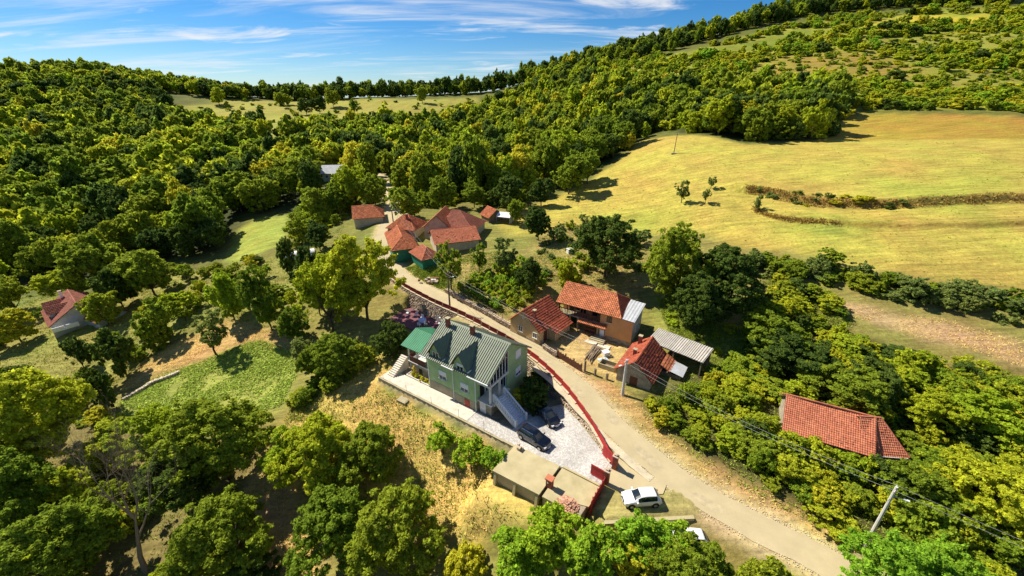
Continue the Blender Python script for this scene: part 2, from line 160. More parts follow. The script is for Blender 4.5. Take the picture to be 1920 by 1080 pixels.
TREES=[
 (-73.3, 48.2, 22.4, 17.0, 'walnut', 'huge yellow-green tree at the left edge below the brown-roofed house'),
 (-67.3, 37.4, 13.0, 12.0, 'broad', 'green tree filling the lower left corner'),
 (-45.0, 32.2, 20.0, 12.0, 'dead', 'bare dead tree with pale branches in the lower left'),
 (-33.4, 31.5, 10.6, 10.6, 'broad', 'dark green tree right of the bare dead tree'),
 (-53.2, 31.8, 11.5, 11.5, 'broad', 'leafy green tree below the bare dead tree'),
 (-40.8, 43.5, 13.1, 13.1, 'broad', 'broad dark tree below the green vegetable plot'),
 (-56.6, 49.4, 8.1, 9.4, 'walnut', 'bright yellow-green bushy tree left of the broad dark tree'),
 (-44.8, 39.7, 8.8, 8.8, 'dark', 'tree behind the bare dead tree on its right'),
 (-26.2, 40.8, 10.0, 10.0, 'walnut', 'spreading yellow-green tree on the dry grass left of the garage'),
 (-18.8, 40.7, 8.0, 8.0, 'broad', 'green tree with a dark shadow right of the spreading tree on dry grass'),
 (-29.7, 42.1, 7.5, 7.5, 'walnut', 'lower yellow-green tree left of the spreading tree on dry grass'),
 (-20.3, 31.5, 9.9, 9.9, 'broad', 'large green tree at the bottom edge, left half of a pair'),
 (-12.3, 30.6, 10.1, 10.1, 'broad', 'large green tree at the bottom edge, right half of a pair'),
 (-9.2, 42.0, 4.4, 4.4, 'young', 'thin young fruit tree on the dry slope above the garage'),
 (-5.1, 38.8, 5.0, 5.0, 'young', 'thin fruit tree on the dry slope beside the garage'),
 (-2.3, 37.4, 3.3, 3.3, 'young', 'low fruit tree close to the corner of the concrete garage'),
 (4.1, 27.3, 5.5, 5.5, 'sap', 'fresh green tree in front of the concrete garage rubble'),
 (0.8, 26.9, 5.5, 5.5, 'sap', 'fresh green tree at the bottom edge left of the rubble'),
 (7.8, 25.2, 5.2, 5.2, 'sap', 'fresh green tree at the bottom edge below the red panel wall'),
 (12.7, 26.2, 5.1, 5.1, 'sap', 'leafy tree hanging over the forecourt wall'),
 (15.7, 25.6, 4.7, 4.7, 'sap', 'leafy tree hiding the front of the half-hidden white car'),
 (16.4, 23.5, 6.3, 6.3, 'broad', 'leafy tree at the bottom edge below the half-hidden white car'),
 (21.2, 22.6, 5.3, 5.3, 'broad', 'low tree at the bottom edge beside the road'),
 (-5.1, 27.9, 4.7, 4.7, 'yellow', 'orange-tinged bush at the bottom edge'),
 (11.4, 25.0, 3.8, 3.8, 'yellow', 'orange and yellow bush at the bottom edge below the forecourt'),
 (31.6, 21.5, 7.6, 7.6, 'sap', 'bright fresh green tree under the near power pole'),
 (37.0, 21.9, 6.4, 6.4, 'sap', 'bright green tree at the bottom edge right of the near power pole'),
 (-59.6, 71.3, 10.6, 9.6, 'fruit', 'crooked fruit tree with a clear trunk above the vegetable plot'),
 (-77.7, 69.6, 12.7, 7.5, 'dark', 'dark round tree right of the brown-roofed house'),
 (-90.4, 73.5, 8.6, 6.4, 'dark', 'dark tree in front of the brown-roofed house'),
 (-73.1, 60.0, 8.8, 4.6, 'dark', 'small dark tree at the left end of the dry-stone wall'),
 (-98.6, 89.7, 10.1, 9.0, 'broad', 'tree behind the brown-roofed house on its right'),
 (-132.4, 99.5, 10.9, 9.8, 'broad', 'green tree at the left edge behind the brown-roofed house'),
 (-118.4, 86.7, 9.4, 10.0, 'yellow', 'yellow-green tree at the left edge beside the brown-roofed house'),
 (-125.9, 106.1, 8.9, 10.4, 'walnut', 'bright tree just behind the brown-roofed house'),
 (-76.6, 78.6, 12.3, 8.5, 'broad', 'bushy tree on the dry slope above the stone wall'),
 (-78.6, 88.9, 8.4, 8.8, 'walnut', 'bright bush among the orchard left of the lawn'),
 (-95.9, 101.8, 14.3, 14.6, 'broad', 'large round tree left of the orchard slope'),
 (-101.6, 97.6, 12.7, 10.7, 'dark', 'dark tree left of the large round tree above the orchard'),
 (-61.8, 82.0, 12.8, 9.6, 'walnut', 'yellow-green tree in the middle of the left orchard'),
 (-50.0, 75.8, 15.5, 9.8, 'broad', 'tall green tree at the right side of the left orchard'),
 (-42.2, 71.2, 8.3, 7.2, 'broad', 'green tree between the left orchard and the big walnut'),
 (-44.4, 84.8, 16.2, 6.1, 'dark', 'slim dark tree beside the pale tarp'),
 (-55.8, 97.5, 11.9, 6.3, 'dark', 'slim dark tree left of the pale tarp'),
 (-35.5, 72.2, 19.9, 12.3, 'walnut', 'huge bright walnut tree beside the road, left crown'),
 (-28.7, 73.3, 20.2, 13.2, 'walnut', 'huge bright walnut tree beside the road, right crown'),
 (-40.6, 78.5, 13.2, 8.6, 'broad', 'green tree at the left foot of the huge walnut'),
 (-21.0, 62.1, 6.2, 6.2, 'dark', 'round dark bush by the green-roofed terrace'),
 (-29.1, 58.9, 8.0, 8.0, 'broad', 'green tree above the hedge on the dry lawn'),
 (-33.5, 60.1, 6.0, 6.0, 'broad', 'small green tree at the end of the hedge'),
 (-38.5, 65.0, 5.5, 5.5, 'fruit', 'thin tree at the top right of the vegetable plot'),
 (-25.5, 59.4, 4.6, 4.6, 'broad', 'bush at the right end of the hedge on the dry lawn'),
 (-12.3, 78.3, 10.9, 7.5, 'fruitd', 'leafy fruit tree beside the centre power pole'),
 (-7.3, 85.6, 6.2, 4.6, 'fruitd', 'small fruit tree on the grass below the long red roof'),
 (-1.1, 82.7, 8.4, 6.4, 'fruit', 'grey-green fruit tree above the vineyard, left one'),
 (3.5, 77.0, 6.9, 5.6, 'dark', 'dark fruit tree above the vineyard, right one'),
 (11.5, 78.1, 5.6, 4.9, 'walnut', 'bright round bush behind the two-storey house'),
 (19.3, 80.0, 12.7, 12.2, 'dark', 'large dark tree behind the two-storey house'),
 (30.2, 69.6, 14.8, 11.6, 'broad', 'large tree at the foot of the meadow, left crown'),
 (36.2, 65.4, 12.2, 12.2, 'dark', 'large tree at the foot of the meadow, right crown'),
 (31.1, 62.4, 10.1, 10.1, 'dark', 'dark tree under the large trees at the foot of the meadow'),
 (6.6, 99.6, 8.1, 6.6, 'dark', 'dark tree on the slope below the white tent'),
 (1.5, 112.0, 6.6, 5.1, 'broad', 'tree left of the dark one on the slope below the white tent'),
 (11.1, 98.0, 4.7, 5.1, 'fruit', 'low fruit tree above the beehive box'),
 (19.0, 102.8, 4.8, 5.3, 'fruit', 'low fruit tree above the large dark tree'),
 (30.5, 95.4, 4.0, 5.5, 'fruit', 'low bush between the two large trees at the foot of the meadow'),
 (45.9, 113.5, 5.7, 4.3, 'fruit', 'largest of three lone small trees on the meadow'),
 (56.2, 120.0, 3.5, 2.6, 'fruit', 'highest of three lone small trees on the meadow'),
 (51.2, 110.7, 3.9, 2.5, 'fruit', 'right lower one of three lone small trees on the meadow'),
 (60.4, 103.1, 4.1, 2.5, 'fruit', 'small tree at the left end of the meadow terrace'),
 (18.4, 138.0, 12.8, 12.8, 'broad', 'leafy orchard tree casting shadow on the meadow edge'),
 (26.0, 148.0, 10.7, 11.2, 'broad', 'leafy tree behind the orchard tree on the meadow edge'),
 (8.9, 126.1, 8.4, 7.3, 'dark', 'dark tree at the left edge of the meadow'),
 (-29.9, 117.8, 9.9, 9.9, 'broad', 'round green tree behind the hip-roofed farmhouse'),
 (-52.0, 139.8, 13.6, 12.3, 'walnut', 'bright tree behind the low red-roofed house'),
 (-56.1, 136.0, 9.5, 9.1, 'broad', 'tree at the left of the low red-roofed house'),
 (-44.6, 136.4, 10.3, 8.3, 'broad', 'tree behind the low red-roofed house on its right'),
 (-1.6, 122.5, 10.5, 9.8, 'dark', 'dark tree behind the white tent'),
 (-11.4, 127.1, 7.6, 7.8, 'broad', 'tree left of the red-roofed shed beside the tent'),
 (-20.3, 126.3, 9.6, 8.4, 'broad', 'tree behind the farmhouse roofs'),
 (-62.5, 133.8, 11.2, 10.5, 'broad', 'tree above the small green lawn'),
 (-62.7, 118.2, 8.8, 8.1, 'fruitd', 'fruit tree right of the small green lawn'),
 (-52.3, 108.4, 8.9, 8.8, 'dark', 'dark tree left of the low red-roofed house'),
 (-101.7, 188.4, 11.4, 14.3, 'broad', 'tree left of the grey-roofed house'),
 (-182.7, 404.9, 13.0, 12.4, 'dark', 'dark round tree on the ridge meadow'),
 (-173.7, 412.4, 14.1, 11.8, 'dark', 'dark tree touching the round tree on the ridge meadow'),
 (-221.6, 445.6, 14.1, 17.2, 'broad', 'bushy tree at the left of the ridge meadow'),
 (-279.5, 439.3, 16.5, 18.7, 'walnut', 'bright tree at the left end of the ridge meadow'),
 (-140.4, 406.8, 11.7, 9.1, 'broad', 'small tree in the middle of the ridge meadow'),
 (-86.3, 443.0, 14.8, 11.6, 'broad', 'small tree at the right of the ridge meadow'),
 (-171.3, 439.7, 16.2, 13.4, 'broad', 'tree on the upper part of the ridge meadow'),
 (-305.7, 394.4, 12.6, 12.9, 'dark', 'dark egg-shaped tree left of the ridge meadow'),
 (40.5, 50.5, 9.3, 9.9, 'dark', 'dark tree above the big barn on its left'),
 (39.6, 54.7, 9.1, 9.1, 'broad', 'green tree on the slope between terrace and lean-to'),
 (42.3, 43.9, 9.1, 9.1, 'broad', 'broad tree above the big barn'),
 (52.5, 39.8, 6.9, 7.3, 'walnut', 'yellow-green round tree right of the big barn'),
 (56.6, 37.4, 8.6, 8.6, 'walnut', 'bright tree at the right edge above the big barn'),
 (48.6, 29.4, 9.5, 9.5, 'walnut', 'large bright tree at the right edge'),
 (41.1, 30.0, 6.6, 6.6, 'broad', 'tree right of the near power pole on the slope'),
 (47.2, 45.1, 7.2, 7.2, 'dark', 'dark tree above the barn ridge'),
 (3.0, 47.6, 4.2, 4.2, 'dark', 'dark shrub between green house and red fence'),
 (0.6, 48.1, 2.5, 2.5, 'yellow', 'small yellow-green shrub beside the white balustrade stair'),
]

def tps_fit(pts, lam):
    p = np.array(pts, float); n = len(p)
    xy = p[:, :2] / 100.; z = p[:, 2]
    d2 = ((xy[:, None] - xy[None]) ** 2).sum(-1)
    A = np.zeros((n + 3, n + 3))
    A[:n, :n] = 0.5 * d2 * np.log(d2 + 1e-12) + lam * np.eye(n)
    A[:n, n] = 1; A[:n, n + 1:] = xy; A[n:, :n] = A[:n, n:].T
    b = np.zeros(n + 3); b[:n] = z
    return xy, np.linalg.solve(A, b)
FIT = tps_fit(CTRL, 0.002)
def tps(x, y):
    xy, w = FIT
    x = np.asarray(x, float) / 100.; y = np.asarray(y, float) / 100.
    out = w[-3] + w[-2] * x + w[-1] * y
    for (a, b), c in zip(xy, w[:-3]):
        d2 = (x - a) ** 2 + (y - b) ** 2
        out = out + c * 0.5 * d2 * np.log(d2 + 1e-12)
    return out

# lot frame of the green house: s runs along its front, t away from the camera
LA = np.array((-12.66, 51.77)); LU = np.array((0.8265, -0.5629)); LW = np.array((0.5629, 0.8265))
LANG = math.atan2(LU[1], LU[0])
def lot(s, t):
    p = LA + s * LU + t * LW
    return float(p[0]), float(p[1])
def zlot(x, y):
    s = (np.asarray(x) - LA[0]) * LU[0] + (np.asarray(y) - LA[1]) * LU[1]
    return np.interp(s, (-10, 16, 28, 40), (-1.15, -.95, -.05, -.05))
def zy(s):
    return float(np.interp(s, (-10, 16, 28, 40), (-1.15, -.95, -.05, -.05)))

def poly_sd(poly, x, y):
    """signed distance, negative inside"""
    x = np.asarray(x, float); y = np.asarray(y, float)
    d = np.full(x.shape, 1e18); ins = np.zeros(x.shape, bool)
    n = len(poly)
    for i in range(n):
        x0, y0 = poly[i]; x1, y1 = poly[(i + 1) % n]
        ex, ey = x1 - x0, y1 - y0
        L2 = ex * ex + ey * ey + 1e-9
        t = np.clip(((x - x0) * ex + (y - y0) * ey) / L2, 0, 1)
        d = np.minimum(d, (x - x0 - t * ex) ** 2 + (y - y0 - t * ey) ** 2)
        c = (y0 > y) != (y1 > y)
        with np.errstate(divide='ignore', invalid='ignore'):
            xi = (x1 - x0) * (y - y0) / (y1 - y0 + 1e-12) + x0
        ins ^= c & (x < xi)
    d = np.sqrt(d)
    return np.where(ins, -d, d)

def smooth(poly, sub=6):
    p = [np.array(q, float) for q in poly]; out = []
    for i in range(len(p) - 1):
        a = p[max(i - 1, 0)]; b = p[i]; c = p[i + 1]; d = p[min(i + 2, len(p) - 1)]
        for k in range(sub):
            t = k / sub
            out.append(0.5 * ((2 * b) + (-a + c) * t + (2 * a - 5 * b + 4 * c - d) * t * t + (-a + 3 * b - 3 * c + d) * t ** 3))
    out.append(p[-1])
    return np.array(out)

ROADC = smooth(ROAD, 6)
_rz = tps(ROADC[:, 0], ROADC[:, 1])
_k = np.ones(15) / 15.
ROADZ = np.convolve(np.pad(_rz, 7, mode='edge'), _k, mode='valid')
def road_near(x, y):
    """distance to the road's centre line and its height there"""
    x = np.asarray(x, float); y = np.asarray(y, float)
    best = np.full(x.shape, 1e18); bz = np.zeros(x.shape)
    for i in range(len(ROADC) - 1):
        x0, y0 = ROADC[i]; x1, y1 = ROADC[i + 1]
        ex, ey = x1 - x0, y1 - y0
        t = np.clip(((x - x0) * ex + (y - y0) * ey) / (ex * ex + ey * ey), 0, 1)
        d = (x - x0 - t * ex) ** 2 + (y - y0 - t * ey) ** 2
        m = d < best
        best = np.where(m, d, best); bz = np.where(m, ROADZ[i] + t * (ROADZ[i + 1] - ROADZ[i]), bz)
    return np.sqrt(best), bz

FENCE_ST = [(28.9, 1.1, .12), (26.0, 3.9, .25), (22.6, 6.5, .55), (19.0, 8.9, .95), (15.2, 10.9, 1.25), (11, 12.6, 1.5), (6, 14.0, 1.75),
            (0, 15.0, 2.0), (-6, 15.8, 2.3), (-14, 16.3, 2.6), (-23.5, 17.6, 3.0), (-31, 19.5, 3.3)]
YARD_ST = [(-8.7, -2.3), (17.6, -2.55), (29.2, -2.6), (29.2, 1.0), (26, 3.6), (22.4, 6.2), (18.8, 8.6), (15, 10.5), (11, 12.2), (6, 13.6),
           (0, 14.6), (-8.7, 10.0), (-8.7, 3)]
YARD = [lot(*p) for p in YARD_ST]
PATIO_ST = [(-20.5, 9.8), (-10, 9.6), (-8.7, 12), (-8.5, 15.6), (-14, 15.9), (-21, 16.6)]
PATIO = [lot(*p) for p in PATIO_ST]
UNDER_ST = [(17.5, -2.75), (17.5, -9.5), (33, -9.5), (38, -5.4), (35.2, -3.8), (31.4, -6.6), (29.3, -5.8), (29.1, -2.75)]
UNDER = [lot(*p) for p in UNDER_ST]
FORE = [(8.7, 30.9), (9.8, 29.3), (14.5, 29.6), (18.4, 29.8), (19.6, 30.8), (14.6, 38.4), (12.8, 38.4)]

TERRS = [smooth(q, 4) for q in TERR]
def line_side(pl, x, y):
    best = np.full(x.shape, 1e18); sd_ = np.zeros(x.shape)
    for (x0, y0), (x1, y1) in zip(pl[:-1], pl[1:]):
        ex, ey = x1 - x0, y1 - y0
        t = np.clip(((x - x0) * ex + (y - y0) * ey) / (ex * ex + ey * ey), 0, 1)
        d = (x - x0 - t * ex) ** 2 + (y - y0 - t * ey) ** 2
        m = d < best
        best = np.where(m, d, best); sd_ = np.where(m, np.sign(ex * (y - y0) - ey * (x - x0)), sd_)
    return np.sqrt(best), sd_
def sstep(e0, e1, v):
    t = np.clip((v - e0) / (e1 - e0), 0, 1)
    return t * t * (3 - 2 * t)
def H(x, y):
    x = np.asarray(x, float); y = np.asarray(y, float)
    z = tps(x, y)
    far = sstep(60, 200, np.hypot(x, y))
    z = z + 0.16 * (np.sin(x * .41 + 1.3 * np.sin(y * .23)) * np.cos(y * .37)) + far * 1.2 * np.sin(x * .045 + 2) * np.cos(y * .052)
    for ln, am in zip(TERRS, (.75, .45)):
        td, side = line_side(ln, x, y)
        z = z + am * np.tanh(side * td / .7) * np.exp(-(td / 7.) ** 2)
    d, rz = road_near(x, y)
    w = 1 - sstep(2.3, 6.0, d)
    z = z * (1 - w) + (rz - .05) * w
    w = 1 - sstep(0.0, 3.0, poly_sd(UNDER, x, y))
    z = z * (1 - w) + (-1.85) * w
    w = 1 - sstep(0.0, 0.7, poly_sd(PATIO, x, y))
    z = z * (1 - w) + (-0.05) * w
    s_ = (x - LA[0]) * LU[0] + (y - LA[1]) * LU[1]; t_ = (x - LA[0]) * LW[0] + (y - LA[1]) * LW[1]
    w = np.exp(-((t_ + 2.4) / 2.6) ** 2) * sstep(-11, -8, s_) * (1 - sstep(15, 18, s_))
    z = z * (1 - w) + (zlot(x, y) - .95) * w
    w = 1 - sstep(0.0, 0.55, poly_sd(YARD, x, y))
    z = z * (1 - w) + (zlot(x, y) - .06) * w
    w = 1 - sstep(0.0, 0.6, poly_sd(FORE, x, y))
    z = z * (1 - w) + (-.16) * w
    return z
def h1(x, y):
    return float(H(np.array([x]), np.array([y]))[0])

# ------------------------------------------------------------------ materials
def mat(name, col, rough=0.85, var=0.25, scale=3.0, isl=0.0, bump=0.0, bscale=None, metal=0.0, col2=None, spec=0.3, coat=0.0, streak=None, obr=0.0):
    m = bpy.data.materials.new(name); m.use_nodes = True
    n, l = m.node_tree.nodes, m.node_tree.links
    b = n['Principled BSDF']
    b.inputs['Roughness'].default_value = rough
    b.inputs['Metallic'].default_value = metal
    b.inputs['Specular IOR Level'].default_value = spec
    b.inputs['Coat Weight'].default_value = coat
    tcn = n.new('ShaderNodeTexCoord')
    vec = tcn.outputs['Object']
    if streak:
        mp = n.new('ShaderNodeMapping'); mp.inputs['Scale'].default_value = streak
        l.new(vec, mp.inputs[0]); vec = mp.outputs[0]
    nz = n.new('ShaderNodeTexNoise')
    nz.inputs['Scale'].default_value = scale; nz.inputs['Detail'].default_value = 8; nz.inputs['Roughness'].default_value = 0.65
    l.new(vec, nz.inputs['Vector'])
    mr = n.new('ShaderNodeMapRange')
    mr.inputs['From Min'].default_value = 0.28; mr.inputs['From Max'].default_value = 0.72
    l.new(nz.outputs['Fac'], mr.inputs['Value'])
    mixn = n.new('ShaderNodeMix'); mixn.data_type = 'RGBA'
    c2 = col2 if col2 else tuple(c * (1 - var) for c in col)
    c1 = col if col2 else tuple(min(1, c * (1 + var * .6)) for c in col)
    mixn.inputs['A'].default_value = (*c2, 1); mixn.inputs['B'].default_value = (*c1, 1)
    l.new(mr.outputs[0], mixn.inputs['Factor'])
    out = mixn.outputs['Result']
    if isl or obr:
        hsv = n.new('ShaderNodeHueSaturation')
        ma = n.new('ShaderNodeMapRange')
        k = isl or obr
        ma.inputs['To Min'].default_value = 1 - k; ma.inputs['To Max'].default_value = 1 + k
        if isl:
            g = n.new('ShaderNodeNewGeometry'); l.new(g.outputs['Random Per Island'], ma.inputs['Value'])
        else:
            g = n.new('ShaderNodeObjectInfo'); l.new(g.outputs['Random'], ma.inputs['Value'])
        l.new(ma.outputs[0], hsv.inputs['Value']); l.new(out, hsv.inputs['Color']); out = hsv.outputs['Color']
    l.new(out, b.inputs['Base Color'])
    if bump:
        nb = n.new('ShaderNodeTexNoise'); nb.inputs['Scale'].default_value = bscale or scale * 4; nb.inputs['Detail'].default_value = 6
        l.new(tcn.outputs['Object'], nb.inputs['Vector'])
        bp = n.new('ShaderNodeBump'); bp.inputs['Strength'].default_value = bump; bp.inputs['Distance'].default_value = 0.1
        l.new(nb.outputs['Fac'], bp.inputs['Height']); l.new(bp.outputs[0], b.inputs['Normal'])
    return m

def leafmat(name, ca, cb, isl=0.40, trans=0.52):
    """two leaf tones: the tree picks a point between them, each leaf varies around it"""
    m = bpy.data.materials.new(name); m.use_nodes = True
    n, l = m.node_tree.nodes, m.node_tree.links
    b = n['Principled BSDF']; o = n['Material Output']
    b.inputs['Roughness'].default_value = 0.8; b.inputs['Specular IOR Level'].default_value = 0.06
    oi = n.new('ShaderNodeObjectInfo'); g = n.new('ShaderNodeNewGeometry')
    mixn = n.new('ShaderNodeMix'); mixn.data_type = 'RGBA'
    mixn.inputs['A'].default_value = (*ca, 1); mixn.inputs['B'].default_value = (*cb, 1)
    ad = n.new('ShaderNodeMath'); ad.operation = 'MULTIPLY_ADD'; ad.inputs[1].default_value = 0.45
    l.new(g.outputs['Random Per Island'], ad.inputs[0])
    sc_ = n.new('ShaderNodeMath'); sc_.operation = 'MULTIPLY_ADD'; sc_.inputs[1].default_value = 0.75; sc_.inputs[2].default_value = -0.05
    l.new(oi.outputs['Random'], sc_.inputs[0]); l.new(sc_.outputs[0], ad.inputs[2])
    l.new(ad.outputs[0], mixn.inputs['Factor'])
    hsv = n.new('ShaderNodeHueSaturation')
    wh = n.new('ShaderNodeTexWhiteNoise'); wh.noise_dimensions = '1D'; l.new(g.outputs['Random Per Island'], wh.inputs['W'])
    ma = n.new('ShaderNodeMapRange'); ma.inputs['To Min'].default_value = 1 - isl; ma.inputs['To Max'].default_value = 1 + isl * 1.2
    l.new(wh.outputs['Value'], ma.inputs['Value']); l.new(ma.outputs[0], hsv.inputs['Value'])
    l.new(mixn.outputs['Result'], hsv.inputs['Color'])
    l.new(hsv.outputs[0], b.inputs['Base Color'])
    t = n.new('ShaderNodeBsdfTranslucent'); l.new(hsv.outputs[0], t.inputs['Color'])
    ms = n.new('ShaderNodeMixShader'); ms.inputs[0].default_value = trans
    l.new(b.outputs[0], ms.inputs[1]); l.new(t.outputs[0], ms.inputs[2]); l.new(ms.outputs[0], o.inputs['Surface'])
    return m

def glassmat(name, col=(0.015, 0.02, 0.025)):
    m = bpy.data.materials.new(name); m.use_nodes = True
    b = m.node_tree.nodes['Principled BSDF']
    b.inputs['Base Color'].default_value = (*col, 1); b.inputs['Roughness'].default_value = 0.06
    b.inputs['Specular IOR Level'].default_value = 0.6
    return m

M = {}
M['greenwall'] = mat('green render', (0.37, 0.51, 0.235), .9, .22, 0.7, bump=.15, bscale=30)
M['greenlight'] = mat('light green render', (0.24, 0.42, 0.13), .9, .12, 0.9)
M['greendark'] = mat('bottle green plinth paint', (0.015, 0.16, 0.10), .6, .2, 1.2)
M['cement'] = mat('grey cement render', (0.36, 0.31, 0.20), .92, .3, 0.8, bump=.3, bscale=14)
M['concrete'] = mat('old weathered concrete', (0.47, 0.40, 0.24), .95, .5, 0.7, bump=.3, bscale=10, col2=(0.29, 0.25, 0.16))
M['slabtop'] = mat('pale weathered slab', (0.50, 0.42, 0.24), .95, .3, 0.55, bump=.25, bscale=9, col2=(0.33, 0.28, 0.14))
M['pave'] = mat('white stone paving', (0.64, 0.60, 0.53), .9, .3, 3.5, bump=.4, bscale=14, col2=(0.36, 0.345, 0.32))
M['path'] = mat('pale concrete path', (0.60, 0.54, 0.43), .92, .25, 1.2, bump=.2, bscale=12)
M['white'] = mat('white paint', (0.80, 0.79, 0.76), .6, .08, 2)
M['offwhite'] = mat('aged white paint', (0.66, 0.62, 0.54), .7, .2, 2)
M['stair'] = mat('white stone stair', (0.70, 0.70, 0.72), .7, .15, 2)
M['metalroof'] = mat('grey green metal roof', (0.165, 0.19, 0.13), .6, .22, 0.8, streak=(.3, 2.2, 1), metal=.15, spec=.5)
M['metaldark'] = mat('green metal dormer roof', (0.075, 0.12, 0.085), .6, .2, 0.8, spec=.5)
M['metalgreen'] = mat('bright green metal roof', (0.055, 0.23, 0.115), .7, .18, 0.7, spec=.25)
M['tin'] = mat('grey tin sheet', (0.46, 0.47, 0.48), .6, .2, 1.0, metal=.1)
M['fibro'] = mat('grey corrugated sheet', (0.46, 0.42, 0.36), .8, .25, 1.4, isl=.1)
M['tile_new'] = mat('orange red roof tile', (0.50, 0.175, 0.080), .9, .35, 0.6, isl=.28, spec=.1)
M['tile_red'] = mat('dark red roof tile', (0.38, 0.105, 0.052), .88, .35, 0.6, isl=.28, spec=.1, col2=(0.27, 0.06, 0.035))
M['tile_old'] = mat('weathered brown roof tile', (0.54, 0.19, 0.085), .92, .45, 0.5, isl=.3, col2=(0.34, 0.11, 0.055), spec=.1)
M['tile_barn'] = mat('sun bleached barn tile', (0.52, 0.19, 0.10), .9, .35, 0.7, isl=.2, col2=(0.40, 0.125, 0.07), spec=.1)
M['tile_brown'] = mat('brown red roof tile', (0.33, 0.105, 0.06), .8, .3, 0.7, isl=.2)
M['brick'] = mat('red chimney brick', (0.30, 0.085, 0.05), .9, .35, 5)
M['board'] = mat('dark eaves board', (0.10, 0.06, 0.035), .85, .3, 3)
M['wood'] = mat('grey weathered wood', (0.22, 0.16, 0.10), .9, .4, 4, streak=(1, 1, .2), isl=.2)
M['brownwood'] = mat('brown railing wood', (0.12, 0.045, 0.025), .7, .3, 3)
M['orange'] = mat('orange house render', (0.62, 0.33, 0.13), .92, .14, 0.8, bump=.1, bscale=25)
M['tan'] = mat('tan house render', (0.55, 0.38, 0.18), .92, .2, 0.8)
M['plaster'] = mat('old lime plaster', (0.50, 0.42, 0.29), .93, .35, 0.8, bump=.2, bscale=10)
M['greyplaster'] = mat('grey plaster', (0.48, 0.47, 0.42), .93, .25, 0.8)
M['oldwall'] = mat('crumbling stone wall', (0.36, 0.30, 0.21), .95, .5, 1.5, bump=.5, bscale=8)
M['stone'] = mat('field stone', (0.44, 0.34, 0.24), .95, .35, 2.5, isl=.35, bump=.4, bscale=8)
M['redpanel'] = mat('red fence sheet', (0.46, 0.030, 0.028), .6, .3, 1.5, spec=.3, obr=.15, col2=(0.30, 0.024, 0.022))
M['shadered'] = mat('shade toned brown red fence sheet', (0.24, 0.035, 0.03), .7, .3, 1.5, spec=.2, obr=.15, col2=(0.15, 0.026, 0.022))  # darker, browner red: shade on the fence's upper stretch put into the colour
M['reddoor'] = mat('red door paint', (0.42, 0.06, 0.04), .7, .2, 2)
M['glass'] = glassmat('window glass')
M['blackpaint'] = mat('black car paint', (0.006, 0.006, 0.007), .14, .1, 2, spec=.6, coat=.7)
M['whitepaint'] = mat('white car paint', (0.78, 0.78, 0.77), .22, .05, 2, spec=.5, coat=.6)
M['carglass'] = glassmat('car glass', (0.012, 0.018, 0.022))
M['rubber'] = mat('tyre rubber', (0.012, 0.012, 0.012), .9, .2, 5)
M['alloy'] = mat('alloy wheel', (0.5, 0.5, 0.52), .3, .1, 5, metal=.8)
M['chrome'] = mat('chrome trim', (0.75, 0.75, 0.76), .15, .05, 5, metal=.9)
M['lamp'] = mat('headlamp lens', (0.7, 0.72, 0.75), .1, .05, 5, spec=.6)
M['redlamp'] = mat('tail lamp lens', (0.10, 0.005, 0.005), .2, .05, 5)
M['black'] = mat('black plastic', (0.012, 0.012, 0.012), .6, .1, 5)
M['pole'] = mat('grey concrete pole', (0.52, 0.50, 0.44), .9, .2, 2)
M['polewood'] = mat('tarred wood pole', (0.16, 0.12, 0.085), .9, .25, 3)
M['wire'] = mat('aluminium cable', (0.42, 0.42, 0.40), .5, .1, 2, metal=.4)
M['road'] = mat('dusty asphalt lane', (0.50, 0.41, 0.235), .93, .2, 0.35, bump=.15, bscale=25, col2=(0.39, 0.32, 0.185))
M['verge'] = mat('concrete verge', (0.54, 0.46, 0.31), .93, .25, 0.8, bump=.2, bscale=12)
M['patio'] = mat('purple red patio paving', (0.20, 0.075, 0.085), .85, .3, 2.0)
M['cloth'] = mat('blue white table cloth', (0.60, 0.62, 0.85), .9, .3, 3)
M['blue'] = mat('pale blue tarp', (0.42, 0.55, 0.62), .7, .25, 2)
M['yellow'] = mat('yellow painted post', (0.62, 0.42, 0.02), .6, .15, 2)
M['bark'] = mat('tree bark', (0.10, 0.075, 0.05), .95, .4, 6, streak=(1, 1, .2))
M['deadwood'] = mat('bleached dead wood', (0.24, 0.18, 0.12), .95, .35, 5)
M['straw'] = leafmat('dry grass blades', (0.72, 0.50, 0.18), (0.60, 0.46, 0.13), .35, .1)
M['weed'] = leafmat('green grass blades', (0.22, 0.30, 0.035), (0.34, 0.36, 0.05), .35, .15)
M['crop'] = leafmat('crop leaves', (0.30, 0.43, 0.06), (0.43, 0.50, 0.085), .4, .15)
M['rust'] = mat('rusty iron', (0.22, 0.10, 0.05), .9, .4, 4)
